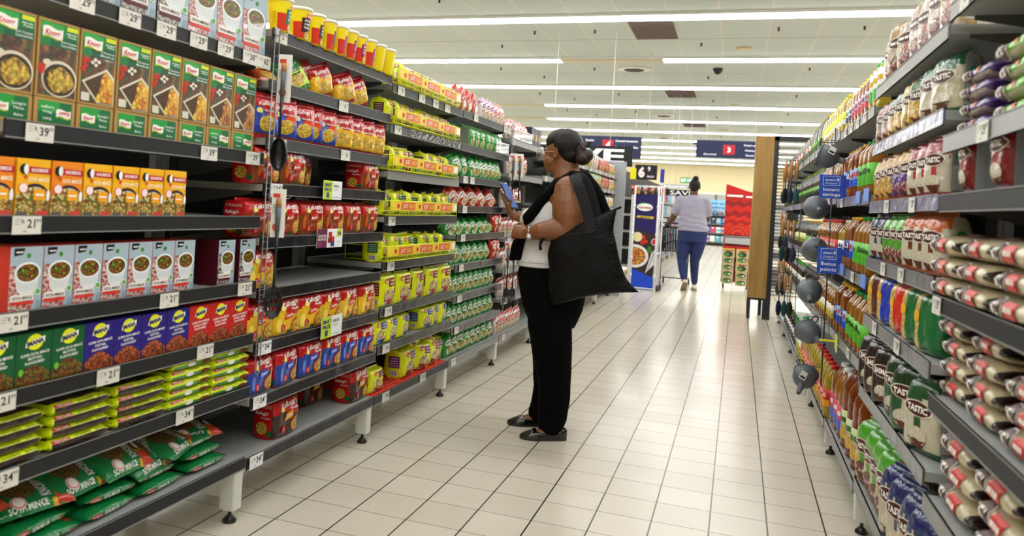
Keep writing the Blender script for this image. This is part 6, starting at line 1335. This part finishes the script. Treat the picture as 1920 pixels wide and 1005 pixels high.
# ------------------------------------------------------------------ people
def rem(o, voxel, smooth=2, fac=.5):
    """fuse the pieces of a body or garment into one continuous skin"""
    a = o.modifiers.new('fuse', 'REMESH'); a.mode = 'VOXEL'; a.voxel_size = voxel; a.use_smooth_shade = True
    if smooth: b = o.modifiers.new('soft', 'SMOOTH'); b.iterations = smooth; b.factor = fac
    dg = bpy.context.evaluated_depsgraph_get(); dg.update(); me = bpy.data.meshes.new_from_object(o.evaluated_get(dg))
    o.modifiers.clear(); old = o.data; o.data = me; bpy.data.meshes.remove(old)
    for p in me.polygons: p.use_smooth = True
    return o
def solid(name, g, voxel, parent=None, smooth=2, fac=.5):
    o = g.build(name); rem(o, voxel, smooth, fac)
    if parent is not None: o.parent = parent
    return o
def ering(g, rings, m_, n=20, caps=True):
    """loft of ellipses: (centre, axis a, axis b)"""
    vs = []
    for c, a, b in rings:
        c, a, b = Vector(c), Vector(a), Vector(b)
        for k in range(n): q = 2*PI*k/n; vs.append(c+a*math.cos(q)+b*math.sin(q))
    fs = [(i*n+k, i*n+(k+1) % n, (i+1)*n+(k+1) % n, (i+1)*n+k) for i in range(len(rings)-1) for k in range(n)]
    if caps: fs += [tuple(range(n))[::-1], tuple((len(rings)-1)*n+k for k in range(n))]
    g.add(vs, fs, m_, True)
def limb(g, pts, m_, n=14):
    """points with radius: ((x,y,z), r)"""
    g.tube([p for p, r in pts], [r for p, r in pts], m_, n); g.ball(pts[0][0], *(pts[0][1],)*3, m_, 12); g.ball(pts[-1][0], *(pts[-1][1],)*3, m_, 12)
def hand(g, w, f, n, thumb, L, bends, m_, tb=(.5, .3), spread=.2):
    """w wrist, f finger direction, n palm normal, thumb = side vector; bends per finger (3 joints)"""
    w, f, n = Vector(w), Vector(f).normalized(), Vector(n); n = (n-f*n.dot(f)).normalized(); s = f.cross(n); s = s if s.dot(Vector(thumb)) > 0 else -s
    pl = L*.5; ering(g, [(w+f*pl*t, s*a, n*b) for t, a, b in ((-.15, L*.16, L*.125), (.1, L*.19, L*.13), (.5, L*.235, L*.13), (.9, L*.235, L*.11), (1.02, L*.2, L*.085))], m_, 16)
    tips = []
    for i, (ln, off) in enumerate(((.44, .18), (.49, .062), (.45, -.056), (.36, -.17))):
        p = w+f*pl*(.97-.03*(i == 3)-.02*(i == 0))+s*off*L; d = (f+s*spread*(off*4)).normalized(); pts = [(p, L*.052)]; segs = (.47, .3, .23)
        for j in range(3):
            ax = s.normalized(); q = Matrix.Rotation(bends[i][j], 3, ax); 
            if (q @ d).dot(n) < d.dot(n): q = Matrix.Rotation(-bends[i][j], 3, ax)
            d = (q @ d).normalized(); p = p+d*L*ln*segs[j]; pts.append((p, L*(.047-.005*j)))
        limb(g, pts, m_, 10); tips.append((p, d))
    p = w+f*pl*.25+s*L*.17; d = (f*.75+s*.6+n*.25).normalized(); pts = [(p, L*.075)]
    for j, (ln, bd) in enumerate(((.2, 0), (.2, tb[0]), (.16, tb[1]))):
        if bd: d = (d*math.cos(bd)+(f*.6+n*.75-s*.3).normalized()*math.sin(bd)).normalized()
        p = p+d*L*ln; pts.append((p, L*(.066-.006*j)))
    limb(g, pts, m_, 10); tips.append((p, d)); return tips
def skinm(key, c):
    m_ = mat(key, c, rough=.45, noise_amt=.06, bscale=18); b = m_.node_tree.nodes['Principled BSDF']; b.inputs['Subsurface Weight'].default_value = .12; b.inputs['Subsurface Radius'].default_value = (.012, .005, .003); return m_
skin = skinm('skin_brown', '80502f'); skin2 = skinm('skin_brown_dark', '5f3c28')
cloth_bk = mat('cloth_black', '050506', rough=.95, spec=.1); hairm = mat('hair_dark', '0e0807', rough=.48, bump=.0015, bscale=90, spec=.3); hairb = mat('hair_brown', '2a150b', rough=.6, bump=.0025, bscale=110)
camis = mat('camisole_white', 'dcdce0', rough=.7, bump=.001, bscale=20)

# --- shopper looking at her phone, her left side towards the camera
P1 = thing('person', 'woman in white camisole and black trousers studying a phone by the shelves', 'person', (-.87, 3.93, 0))
HM = Matrix.Translation((-.862, 3.95, 1.322)) @ Matrix.Rotation(-.30, 4, 'Z') @ Matrix.Rotation(-.06, 4, 'Y') @ Matrix.Scale(1.035, 4)
def hb(g, c, r, m_=None, n=20):
    q = HM.to_3x3(); M = q.to_4x4(); g.ball(HM @ Vector(c), *r, m_ or skin, n, M=M)
g = G()
hb(g, (.008, 0, .118), (.088, .073, .094)); hb(g, (-.035, 0, .085), (.058, .058, .085)); hb(g, (-.032, 0, .03), (.055, .05, .045)); hb(g, (-.072, 0, .012), (.02, .022, .018))
hb(g, (-.05, .033, .055), (.036, .03, .034)); hb(g, (-.05, -.033, .055), (.036, .03, .034)); hb(g, (-.072, 0, .112), (.022, .05, .014))
g.tube([HM @ Vector(p) for p in ((-.086, 0, .1), (-.096, 0, .082), (-.106, 0, .064))], [.009, .0105, .014], skin, 10); hb(g, (-.096, .012, .06), (.012, .01, .009)); hb(g, (-.096, -.012, .06), (.012, .01, .009))
hb(g, (-.09, 0, .038), (.013, .024, .0075)); hb(g, (-.087, 0, .026), (.013, .021, .009))
for sy_ in (1, -1): hb(g, (.0, sy_*.072, .088), (.015, .008, .026)); hb(g, (-.003, sy_*.075, .068), (.008, .007, .011)); g.tube([HM @ Vector((.002+.014*math.cos(a_), sy_*.081, .09+.025*math.sin(a_))) for a_ in (-1.6, -.9, -.2, .5, 1.2, 1.9, 2.6)], .0042, skin, 6)
# neck, chest, shoulders, arms
ering(g, [((-.842, 3.948, 1.40), (.062, .02, 0), (-.01, .058, 0)), ((-.84, 3.945, 1.34), (.06, .02, 0), (-.01, .06, 0)), ((-.835, 3.94, 1.28), (.068, 0, 0), (0, .075, 0)), ((-.83, 3.935, 1.25), (.085, 0, 0), (0, .13, 0)), ((-.83, 3.93, 1.19), (.11, 0, 0), (0, .16, 0)), ((-.86, 3.93, 1.08), (.15, 0, 0), (0, .155, 0)), ((-.87, 3.93, .95), (.14, 0, 0), (0, .15, 0)), ((-.87, 3.93, .78), (.15, 0, 0), (0, .15, 0))], skin, 24)
g.ball((-.785, 3.79, 1.225), .078, .075, .075, skin, 18); g.ball((-.85, 4.07, 1.215), .07, .07, .07, skin, 16)
limb(g, [((-.785, 3.775, 1.225), .074), ((-.783, 3.76, 1.16), .079), ((-.778, 3.75, 1.10), .077), ((-.775, 3.745, 1.05), .066), ((-.785, 3.74, 1.03), .06)], skin, 20)
limb(g, [((-.785, 3.74, 1.03), .058), ((-.84, 3.725, 1.03), .056), ((-.90, 3.72, 1.018), .046), ((-.965, 3.735, 1.005), .031)], skin, 18)
hand(g, (-.975, 3.738, 1.003), (-.97, .12, .12), (.1, .95, -.35), (0, 0, 1), .15, [(1.1, 1.3, .7), (1.15, 1.3, .7), (1.2, 1.3, .7), (1.25, 1.3, .7)], skin, (.9, .6))
limb(g, [((-.86, 4.075, 1.20), .068), ((-.89, 4.10, 1.12), .066), ((-.92, 4.11, 1.05), .056)], skin, 16); limb(g, [((-.92, 4.11, 1.05), .054), ((-1.0, 4.06, 1.06), .045), ((-1.09, 3.985, 1.08), .029)], skin, 16)
tips = hand(g, (-1.112, 3.972, 1.075), (-.5, -.06, .86), (.87, 0, .48), (0, -1, 0), .15, [(.0, .03, .1), (.0, .03, .1), (.0, .03, .1), (.0, .05, .1)], skin, (.8, .5), .1)
# legs inside the trousers, feet
def foot(g, heel, toe, sk):
    h, t_ = Vector((*heel, 0)), Vector((*toe, 0)); d = (t_-h).normalized(); L = (t_-h).length; s_ = Vector((-d.y, d.x, 0))
    ering(g, [(h+d*L*t+Vector((0, 0, z)), s_*a, Vector((0, 0, b))) for t, z, a, b in ((.06, .03, .018, .02), (.14, .034, .026, .028), (.35, .038, .03, .032), (.6, .028, .036, .022), (.85, .017, .034, .012), (.97, .014, .016, .008))], sk, 14)
    return h, d, L, s_
NF = ((-.742, 3.835), (-.948, 3.742)); FF = ((-.868, 4.035), (-1.070, 3.945))
for F_ in (NF, FF): foot(g, *F_, skin)
limb(g, [((-.79, 3.82, .05), .034), ((-.80, 3.83, .2), .042), ((-.82, 3.85, .42), .055), ((-.86, 3.87, .72), .075)], skin, 12); limb(g, [((-.905, 4.015, .05), .034), ((-.90, 4.0, .2), .042), ((-.895, 3.99, .42), .055), ((-.88, 3.97, .72), .075)], skin, 12)
solid('body', g, .0035, P1, 2, .5)
for p, d in (tips[4], tips[3]):
    g = G(); g.ball(p+d*.006, .006, .005, .005, mat('nail_pink', 'f03a7a', rough=.25), 8); g.build('fingernail', P1).matrix_parent_inverse = P1.matrix_world.inverted()
# hair
g = G(); hb(g, (.026, 0, .128), (.084, .079, .088), hairm); hb(g, (-.004, 0, .152), (.084, .071, .066), hairm); hb(g, (.05, 0, .082), (.052, .066, .05), hairm); o = solid('hair', g, .006, P1, 2)
g = G(); hb(g, (.118, -.008, .062), (.038, .04, .034), hairb); hb(g, (.14, .0, .078), (.026, .032, .03), hairb); hb(g, (.10, 0, .10), (.03, .034, .05), hairb)
for i in range(10):
    a = i*.7; g.tube([HM @ Vector((.098, 0, .12)), HM @ Vector((.118+.015*math.sin(a), .03*math.cos(a), .125+.015*math.sin(a*2))), HM @ Vector((.125+.02*math.sin(a*1.3), .04*math.cos(a), .128+.02*math.sin(a*2.3)))], [.006, .005, .003], hairb, 5)
solid('hair_bun', g, .0045, P1, 1)
g = G(); g.tube([HM @ Vector((.085+.008*math.sin(k*PI/6)*0, .045*math.cos(k*PI/6), .088+.03*math.sin(k*PI/6))) for k in range(12)], .005, blk, 6, closed=True); g.build('hair_band', P1)
# glasses, earring
gm = mat('glasses_frame', 'b8a090', rough=.2, metal=.9); lens = mat('glasses_lens', 'f4f4f8', rough=.03, trans=1., ior=1.1)
g = G()
for s_ in (1, -1): g.tube([HM @ Vector((-.112, s_*.034+.028*math.cos(k*PI/9), .088+.026*math.sin(k*PI/9))) for k in range(18)], .0016, gm, 6, closed=True); g.tube([HM @ Vector((-.110, s_*.06, .095)), HM @ Vector((-.07, s_*.07, .1)), HM @ Vector((.0, s_*.083, .098))], .0016, gm, 6)
g.tube([HM @ Vector((-.112, -.007, .092)), HM @ Vector((-.115, 0, .096)), HM @ Vector((-.112, .007, .092))], .0014, gm, 6); g.build('glasses', P1)
for s_ in (1, -1):
    g = G(); g.ball(HM @ Vector((-.070, s_*.031, .092)), .0105, .011, .009, mat('eye_white', 'e8e4e0', rough=.2), 12); g.ball(HM @ Vector((-.0785, s_*.031, .092)), .004, .005, .005, mat('eye_dark', '1c100a', rough=.1), 8); g.build('eye', P1)
g = G(); g.ball(HM @ Vector((-.006, -.087, .058)), .0035, .0035, .0035, mat('gold', 'e8c88a', rough=.15, metal=1), 10); g.build('earring', P1)
# camisole
g = G(); ering(g, [((-.893, 3.93, .835), (.170, .02, 0), (0, .172, 0)), ((-.893, 3.93, .88), (.168, .02, 0), (0, .170, 0)), ((-.885, 3.93, .94), (.163, .02, 0), (0, .168, 0)), ((-.880, 3.93, 1.0), (.160, .02, 0), (0, .167, 0)), ((-.865, 3.93, 1.09), (.152, 0, 0), (0, .168, 0)), ((-.85, 3.93, 1.16), (.125, 0, 0), (0, .155, 0)), ((-.845, 3.93, 1.185), (.115, 0, .02), (0, .14, 0))], camis, 28)
g.ball((-.985, 3.86, 1.065), .062, .075, .07, camis, 16); g.ball((-.985, 4.0, 1.065), .062, .075, .07, camis, 16)
for y_ in (3.825, 4.03): g.tube([(-.99, y_+.02, 1.1), (-.945, y_, 1.18), (-.89, y_, 1.245), (-.84, y_, 1.275), (-.77, y_, 1.24), (-.73, y_+.01, 1.16)], .0075, camis, 8)
solid('camisole', g, .006, P1, 3)
g = G(); g.tube([(-.893+.171*math.cos(2*PI*k/40), 3.93+.173*math.sin(2*PI*k/40)+.02*math.cos(2*PI*k/40), .862) for k in range(40)], .0022, camis, 6, closed=True); g.build('hem_seam', P1)
# trousers
g = G(); ering(g, [((-.885, 3.93, .87), (.155, 0, 0), (0, .16, 0)), ((-.88, 3.93, .80), (.172, .02, 0), (0, .175, 0)), ((-.87, 3.93, .70), (.166, .01, 0), (0, .178, 0)), ((-.866, 3.93, .62), (.15, 0, 0), (0, .165, 0)), ((-.862, 3.93, .53), (.11, 0, 0), (0, .13, 0))], cloth_bk, 26)
limb(g, [((-.862, 3.85, .66), .115), ((-.857, 3.84, .55), .112), ((-.835, 3.835, .42), .098), ((-.818, 3.835, .32), .087), ((-.81, 3.825, .2), .078), ((-.812, 3.82, .10), .070), ((-.82, 3.815, .062), .064)], cloth_bk, 20)
limb(g, [((-.892, 4.0, .66), .118), ((-.90, 4.005, .55), .108), ((-.897, 4.01, .42), .09), ((-.893, 4.01, .32), .078), ((-.895, 4.01, .2), .066), ((-.915, 4.005, .10), .058), ((-.925, 4.0, .072), .055)], cloth_bk, 20)
o = solid('trousers', g, .008, P1, 4)
for v in o.data.vertices:   # gentle folds
    if v.co.z < .6: k = .004*noise.noise(Vector((v.co.x*14, v.co.y*14, v.co.z*9))); v.co += v.normal*k
# shoes
shoe = mat('patent_black', '0c0c0e', rough=.22, coat=.6); sole = mat('shoe_sole', '1a1816', rough=.6)
for F_ in (NF, FF):
    h, d, L, s_ = Vector((*F_[0], 0)), None, None, None; t_ = Vector((*F_[1], 0)); d = (t_-h).normalized(); L = (t_-h).length; s_ = Vector((-d.y, d.x, 0)); g = G(); vs = []; n = 14
    prof = [(-.01, .012, .052), (.04, .026, .058), (.15, .034, .050), (.3, .037, .036), (.45, .041, .032), (.6, .045, .038), (.68, .045, .046), (.8, .042, .036), (.92, .032, .026), (1.0, .016, .018), (1.02, .004, .012)]
    for t, a, hh in prof:
        closed = t > .64; rim = 0 if closed else .62
        for k in range(n+1):
            q = -1+2*k/n; an = q*(PI/2) if closed else q*(PI/2-rim*.0)
            x = a*math.sin(an)*(1.0) if closed else a*(1 if q > 0 else -1)*min(1, abs(math.sin(q*PI/2))*1.0)
            z = hh*math.cos(an)**.6 if closed and abs(q) < .999 else (0 if closed else None)
            if not closed:   # walls only: the inside is folded down to the insole
                aq = abs(q); 
                if aq > .5: z = hh*(1-aq)*2; x = math.copysign(a*(1-.12*(1-aq)*2), q)
                else: z = hh*aq*2*.98+.006*(1-aq*2); x = math.copysign(a*.86, q)*min(1, aq*2+.0) if aq > 0 else 0
            vs.append(h+d*L*t+s_*x+Vector((0, 0, .004+z)))
    fs = [(i*(n+1)+k, i*(n+1)+k+1, (i+1)*(n+1)+k+1, (i+1)*(n+1)+k) for i in range(len(prof)-1) for k in range(n)]
    g.add(vs, fs, shoe, True); sh = g.build('shoe', P1)
    g = G(); m_ = 20; ol = []
    for t, a, hh in prof: ol.append(h+d*L*t+s_*a*1.03)
    for t, a, hh in prof[::-1]: ol.append(h+d*L*t-s_*a*1.03)
    N_ = len(ol); g.add([p+Vector((0, 0, z)) for z in (0, .006) for p in ol], [tuple(range(N_))[::-1], tuple(range(N_, 2*N_))]+[(i, (i+1) % N_, N_+(i+1) % N_, N_+i) for i in range(N_)], sole); g.build('sole', sh)
# black wrap round the neck
g = G()
def strap_loft(g, pts, m_, n=16): ering(g, [(c, a, b) for c, a, b in pts], m_, n)
strap_loft(g, [((-.70, 3.885, 1.24), (.03, 0, .03), (0, .05, 0)), ((-.752, 3.875, 1.30), (.028, 0, .028), (0, .05, 0)), ((-.80, 3.865, 1.298), (.0, 0, .030), (0, .05, 0)), ((-.85, 3.845, 1.262), (-.02, 0, .022), (0, .05, 0)), ((-.89, 3.82, 1.21), (-.026, 0, .018), (0, .048, 0)), ((-.938, 3.81, 1.150), (-.030, 0, .014), (0, .05, 0)), ((-.988, 3.80, 1.078), (-.030, 0, .010), (0, .05, 0)), ((-1.018, 3.81, 1.0), (.032, 0, 0), (0, .05, 0)), ((-1.034, 3.82, .94), (.036, 0, 0), (0, .05, 0)), ((-1.042, 3.83, .862), (.042, 0, .006), (0, .045, 0))], cloth_bk)
strap_loft(g, [((-.752, 3.875, 1.30), (.03, 0, .03), (0, .045, 0)), ((-.70, 3.88, 1.25), (.034, 0, .028), (0, .05, 0)), ((-.665, 3.88, 1.19), (.04, 0, .02), (0, .05, 0)), ((-.635, 3.87, 1.12), (.045, 0, .012), (0, .04, 0)), ((-.61, 3.85, 1.05), (.045, 0, 0), (0, .03, 0))], cloth_bk)
strap_loft(g, [((-.752, 3.875, 1.295), (.03, 0, .03), (0, .04, 0)), ((-.755, 3.94, 1.32), (.028, 0, .03), (0, .03, 0)), ((-.765, 4.02, 1.29), (.03, 0, .03), (0, .04, 0)), ((-.86, 4.06, 1.26), (.03, 0, .03), (0, .05, 0)), ((-.95, 4.05, 1.18), (.03, 0, .03), (0, .06, 0)), ((-1.03, 4.02, 1.05), (.025, 0, .02), (0, .06, 0))], cloth_bk)
o = solid('shoulder_wrap', g, .007, P1, 3)
for v in o.data.vertices: v.co += v.normal*.005*noise.noise(Vector((v.co.x*30, v.co.y*18, v.co.z*12)))
# watch
g = G(); c = Vector((-.955, 3.736, 1.007)); ax = Vector((-.97, .1, -.12)).normalized(); a_ = ax.cross(Vector((0, 0, 1))).normalized(); b_ = ax.cross(a_)
steel = mat('watch_steel', 'c8c8ca', rough=.2, metal=1); g.tube([c+(a_*math.cos(k*PI/14)+b_*math.sin(k*PI/14))*.0345 for k in range(28)], .0045, steel, 6, closed=True)
M = Matrix.Translation(c+Vector((0, -.033, -.016))) @ Vector((0, 0, 1)).rotation_difference(Vector((-.1, -.9, -.4)).normalized()).to_matrix().to_4x4(); g.lathe([(.015, 0), (.016, .003), (.013, .006), (.001, .006)], steel, 20, M=M); g.lathe([(.0125, .0062), (.001, .0064)], mat('watch_face', 'f0f0ee', rough=.15), 20, M=M); g.build('wristwatch', P1)
for ch in P1.children: ch.matrix_parent_inverse = Matrix.Translation((.87, -3.93, 0))
# phone
t = thing('smartphone', 'smartphone with lit bluish screen held by the woman in white', 'phone', (-1.105, 3.957, 1.120)); ux = Vector((.24, .97, .02)).normalized(); uz = Vector((-.49, .06, .87)).normalized(); ux = (ux-uz*ux.dot(uz)).normalized(); uy = uz.cross(ux)
t.rotation_euler = Matrix((ux, uy, uz)).transposed().to_euler()
g = G(); g.bbox(-.034, .034, -.004, .004, 0, .152, mat('phone_black', '0e0f14', rough=.2, coat=.5), .003, True); g.build('case', t)
sc_ = 1 if uy.x > 0 else -1
g = G(); g.box(-.031, .031, *sorted((sc_*.0041, sc_*.0046)), .006, .146, mat('phone_screen', '3a5288', rough=.1, emit=.35)); g.build('screen', t)
# tote bag
bagm = mat('bag_black', '050507', rough=.55, spec=.2); strapm = mat('strap_grey', '121317', rough=.7, spec=.3)
t = thing('tote_bag', 'large black chevron-quilted tote bag hanging from the shopper\'s shoulder', 'bag', (-.68, 3.70, .7))
BL, BR, TL, TR = Vector((-.80, 0, .692)), Vector((-.408, 0, .775)), Vector((-.86, 0, 1.005)), Vector((-.525, 0, 1.135))
n = 130; g = G()
def pw(pts, t):
    t = t*(len(pts)-1); i = min(len(pts)-2, int(t)); q = t-i; P_ = [Vector((a, 0, b)) for a, b in pts]
    p0_, p1_, p2_, p3_ = P_[max(0, i-1)], P_[i], P_[i+1], P_[min(len(P_)-1, i+2)]
    return .5*((2*p1_)+(p2_-p0_)*q+(2*p0_-5*p1_+4*p2_-p3_)*q*q+(3*p1_-p0_-3*p2_+p3_)*q**3)
def bag_pt(u, v, sgn):
    L_ = pw([(-.812, .668), (-.838, .74), (-.843, .83), (-.856, .91), (-.845, .972)], v); R_ = pw([(-.415, .770), (-.475, .83), (-.510, .91), (-.535, 1.0), (-.549, 1.056), (-.538, 1.15)], v)
    p = L_.lerp(R_, u); p.z += .018*math.sin(PI*u)*(1-v)+(.012*math.sin(PI*u))*v
    e = (1-abs(2*u-1)**3.2)*(1-abs(2*v-1)**3.2); th = .056*max(0, e)**.6
    zz = abs((u*3.2) % 1-.5)*2; q = math.sin(2*PI*(v*15-zz*1.1)); ridge = .003*(abs(q)**.5)*min(1, e*4)
    wr = .006*noise.noise(Vector((u*5, v*5, 2)))*min(1, e*3)+.003*noise.noise(Vector((u*22, v*22, 4)))*min(1, .3+(1-e))
    p.y = sgn*(th+ridge)+wr
    return p
for sgn in (-1, 1):
    g.add([bag_pt(i/n, j/n, sgn) for j in range(n+1) for i in range(n+1)], [(j*(n+1)+i, j*(n+1)+i+1, (j+1)*(n+1)+i+1, (j+1)*(n+1)+i) for j in range(n) for i in range(n)], bagm, True)
o = g.build('quilted_body', t); o.location = (.68, 0, -.7)
g = G(); g.tube([bag_pt(i/24, 1, -1)+Vector((0, 0, .001)) for i in range(25)], .0045, bagm, 6); g.tube([bag_pt(1, 1, -1), bag_pt(1, 1, -1)+Vector((.02, 0, .01))], .006, bagm, 6); o = g.build('top_seam', t); o.location = (.68, 0, -.7)
def ribbon(g, pts, w_, m_, wv):
    vs = []; P_ = [Vector(p) for p in pts]; pts = []
    for i in range(len(P_)-1):
        p0_, p1_, p2_, p3_ = P_[max(0, i-1)], P_[i], P_[i+1], P_[min(len(P_)-1, i+2)]
        for q in (0, .2, .4, .6, .8): pts.append(.5*((2*p1_)+(p2_-p0_)*q+(2*p0_-5*p1_+4*p2_-p3_)*q*q+(3*p1_-p0_-3*p2_+p3_)*q**3))
    pts.append(P_[-1])
    for p in pts:
        for a, b in ((-1, -1), (1, -1), (1, 1), (-1, 1)): vs.append(p+Vector(wv)*w_/2*a+Vector((0, (.0016*b), 0)))
    fs = [(i*4+k, i*4+(k+1) % 4, i*4+4+(k+1) % 4, i*4+4+k) for i in range(len(pts)-1) for k in range(4)]+[(0, 1, 2, 3), tuple(len(pts)*4-4+k for k in (3, 2, 1, 0))]
    g.add(vs, fs, m_, False)
g = G(); ribbon(g, [(-.775, 3.79, 1.305), (-.755, 3.735, 1.30), (-.73, 3.69, 1.26), (-.70, 3.67, 1.20), (-.675, 3.66, 1.14), (-.655, 3.655, 1.08), (-.645, 3.645, 1.03)], .052, strapm, (.93, 0, .36)); o = g.build('strap', t); o.location = (.68, -3.70, -.7)
g = G(); ribbon(g, [(-.765, 3.81, 1.315), (-.72, 3.79, 1.29), (-.68, 3.78, 1.22), (-.65, 3.77, 1.14), (-.63, 3.76, 1.06)], .045, strapm, (.93, 0, .36)); o = g.build('strap', t); o.location = (.68, -3.70, -.7)
g = G(); g.tube([(-.86, 3.70, 1.0), (-.885, 3.69, .985), (-.893, 3.685, .955), (-.888, 3.685, .93)], [.012, .009, .007, .008], bagm, 8); o = g.build('tie_cord', t); o.location = (.68, -3.70, -.7)

# --- second shopper, walking away behind a trolley
P2 = thing('person', 'woman in lilac T-shirt and blue jeans walking away with a trolley', 'person', (-.63, 12.3, 0)); Y = 12.3
g = G(); g.ball((-.645, Y+.02, 1.585), .078, .09, .098, skin2, 18); g.ball((-.66, Y+.08, 1.545), .055, .045, .06, skin2, 14); g.ball((-.725, Y+.03, 1.565), .012, .018, .03, skin2, 8); g.ball((-.567, Y+.03, 1.565), .012, .018, .03, skin2, 8)
ering(g, [((-.648, Y, 1.56), (.055, 0, 0), (0, .055, 0)), ((-.65, Y, 1.44), (.062, 0, 0), (0, .06, 0)), ((-.65, Y, 1.38), (.15, 0, 0), (0, .085, 0)), ((-.645, Y, 1.2), (.17, 0, 0), (0, .11, 0)), ((-.635, Y, .85), (.17, 0, 0), (0, .12, 0))], skin2, 20)
limb(g, [((-.84, Y, 1.34), .062), ((-.90, Y+.04, 1.2), .054), ((-.945, Y+.09, 1.08), .046)], skin2); limb(g, [((-.945, Y+.09, 1.08), .045), ((-.985, Y+.15, 1.02), .038), ((-1.01, Y+.2, .99), .028)], skin2)
hand(g, (-1.012, Y+.205, .99), (-.3, .9, -.1), (0, -.1, -1), (1, .2, 0), .17, [(.6, .8, .5)]*4, skin2)
limb(g, [((-.46, Y, 1.34), .062), ((-.43, Y+.06, 1.2), .054), ((-.44, Y+.14, 1.08), .045)], skin2); limb(g, [((-.44, Y+.14, 1.08), .044), ((-.52, Y+.2, 1.03), .036), ((-.60, Y+.22, 1.0), .027)], skin2)
hand(g, (-.612, Y+.222, .998), (-.5, .8, -.1), (0, -.1, -1), (-1, .2, 0), .17, [(.6, .8, .5)]*4, skin2)
limb(g, [((-.74, Y, .8), .07), ((-.76, Y, .48), .045), ((-.725, Y-.10, .22), .035), ((-.715, Y-.12, .16), .036)], skin2); limb(g, [((-.55, Y, .8), .07), ((-.583, Y+.06, .46), .045), ((-.575, Y+.11, .14), .034), ((-.572, Y+.12, .1), .036)], skin2)
solid('body', g, .008, P2, 2)
g = G(); g.ball((-.642, Y+.0, 1.60), .084, .09, .098, hairm, 18); g.ball((-.645, Y-.02, 1.56), .07, .07, .07, hairm, 14); o = solid('hair', g, .008, P2, 1)
g = G(); g.ball((-.63, Y-.02, 1.70), .045, .042, .038, hairm, 14); solid('hair_bun', g, .008, P2, 1)
tee = mat('tshirt_lilac', '9c98aa', rough=.85); jean = mat('denim_blue', '1d2a5c', rough=.85, noise_amt=.2, bscale=12)
g = G(); ering(g, [((-.652, Y, 1.445), (.06, 0, 0), (0, .06, 0)), ((-.655, Y, 1.425), (.11, 0, 0), (0, .085, 0)), ((-.655, Y, 1.39), (.19, 0, 0), (0, .10, 0)), ((-.65, Y, 1.30), (.205, 0, 0), (0, .125, 0)), ((-.645, Y, 1.15), (.198, 0, 0), (0, .135, 0)), ((-.64, Y, 1.05), (.205, 0, 0), (0, .145, 0)), ((-.632, Y, .95), (.218, 0, 0), (0, .155, 0)), ((-.63, Y, .90), (.222, 0, 0), (0, .16, 0))], tee, 28)
limb(g, [((-.83, Y, 1.36), .074), ((-.875, Y+.02, 1.26), .076), ((-.905, Y+.05, 1.18), .07)], tee, 16); limb(g, [((-.475, Y, 1.36), .074), ((-.44, Y+.03, 1.26), .074), ((-.435, Y+.06, 1.18), .068)], tee, 16)
o = solid('tshirt', g, .009, P2, 2)
for v in o.data.vertices:
    k = math.sin(v.co.z*70+6*v.co.x+3*noise.noise(v.co*6))*.005 if .92 < v.co.z < 1.16 else 0; v.co += v.normal*(k+.004*noise.noise(v.co*14))
g = G(); ering(g, [((-.63, Y, .96), (.19, 0, 0), (0, .13, 0)), ((-.632, Y, .86), (.216, 0, 0), (0, .155, 0)), ((-.635, Y, .74), (.21, 0, 0), (0, .16, 0))], jean, 24)
limb(g, [((-.745, Y, .74), .112), ((-.765, Y+.0, .58), .095), ((-.765, Y+.0, .45), .072), ((-.745, Y-.06, .32), .062), ((-.722, Y-.11, .21), .05)], jean, 18)
limb(g, [((-.54, Y, .74), .112), ((-.565, Y+.03, .58), .095), ((-.585, Y+.06, .45), .072), ((-.58, Y+.09, .3), .062), ((-.572, Y+.11, .14), .05)], jean, 18)
solid('jeans', g, .01, P2, 2)
wsh = mat('shoe_white', 'd8d8d6', rough=.5); tan = mat('sole_tan', '8a7a5e', rough=.6)
for c, q, l in (((-.70, Y-.13, .10), .75, 0), ((-.565, Y+.13, .045), .05, 1)):
    M = Matrix.Translation(c) @ Matrix.Rotation(-q, 4, 'X') @ Matrix.Rotation(.15, 4, 'Z'); g = G()
    vs = []; prof = [(-.085, .022, .03), (-.07, .034, .05), (-.03, .038, .052), (.03, .04, .038), (.09, .045, .024), (.14, .042, .018), (.165, .02, .01)]
    ering(g, [(M @ Vector((0, y_, h_*.55-.02)), M.to_3x3() @ Vector((a, 0, 0)), M.to_3x3() @ Vector((0, 0, h_*.6))) for y_, a, h_ in prof], wsh, 16); sh = g.build('shoe', P2)
    g = G(); ering(g, [(M @ Vector((0, y_, -.032)), M.to_3x3() @ Vector((a*1.02, 0, 0)), M.to_3x3() @ Vector((0, 0, .011))) for y_, a, h_ in prof], tan, 16); g.build('sole', sh)
for ch in P2.children: ch.matrix_parent_inverse = Matrix.Translation((.63, -12.3, 0))
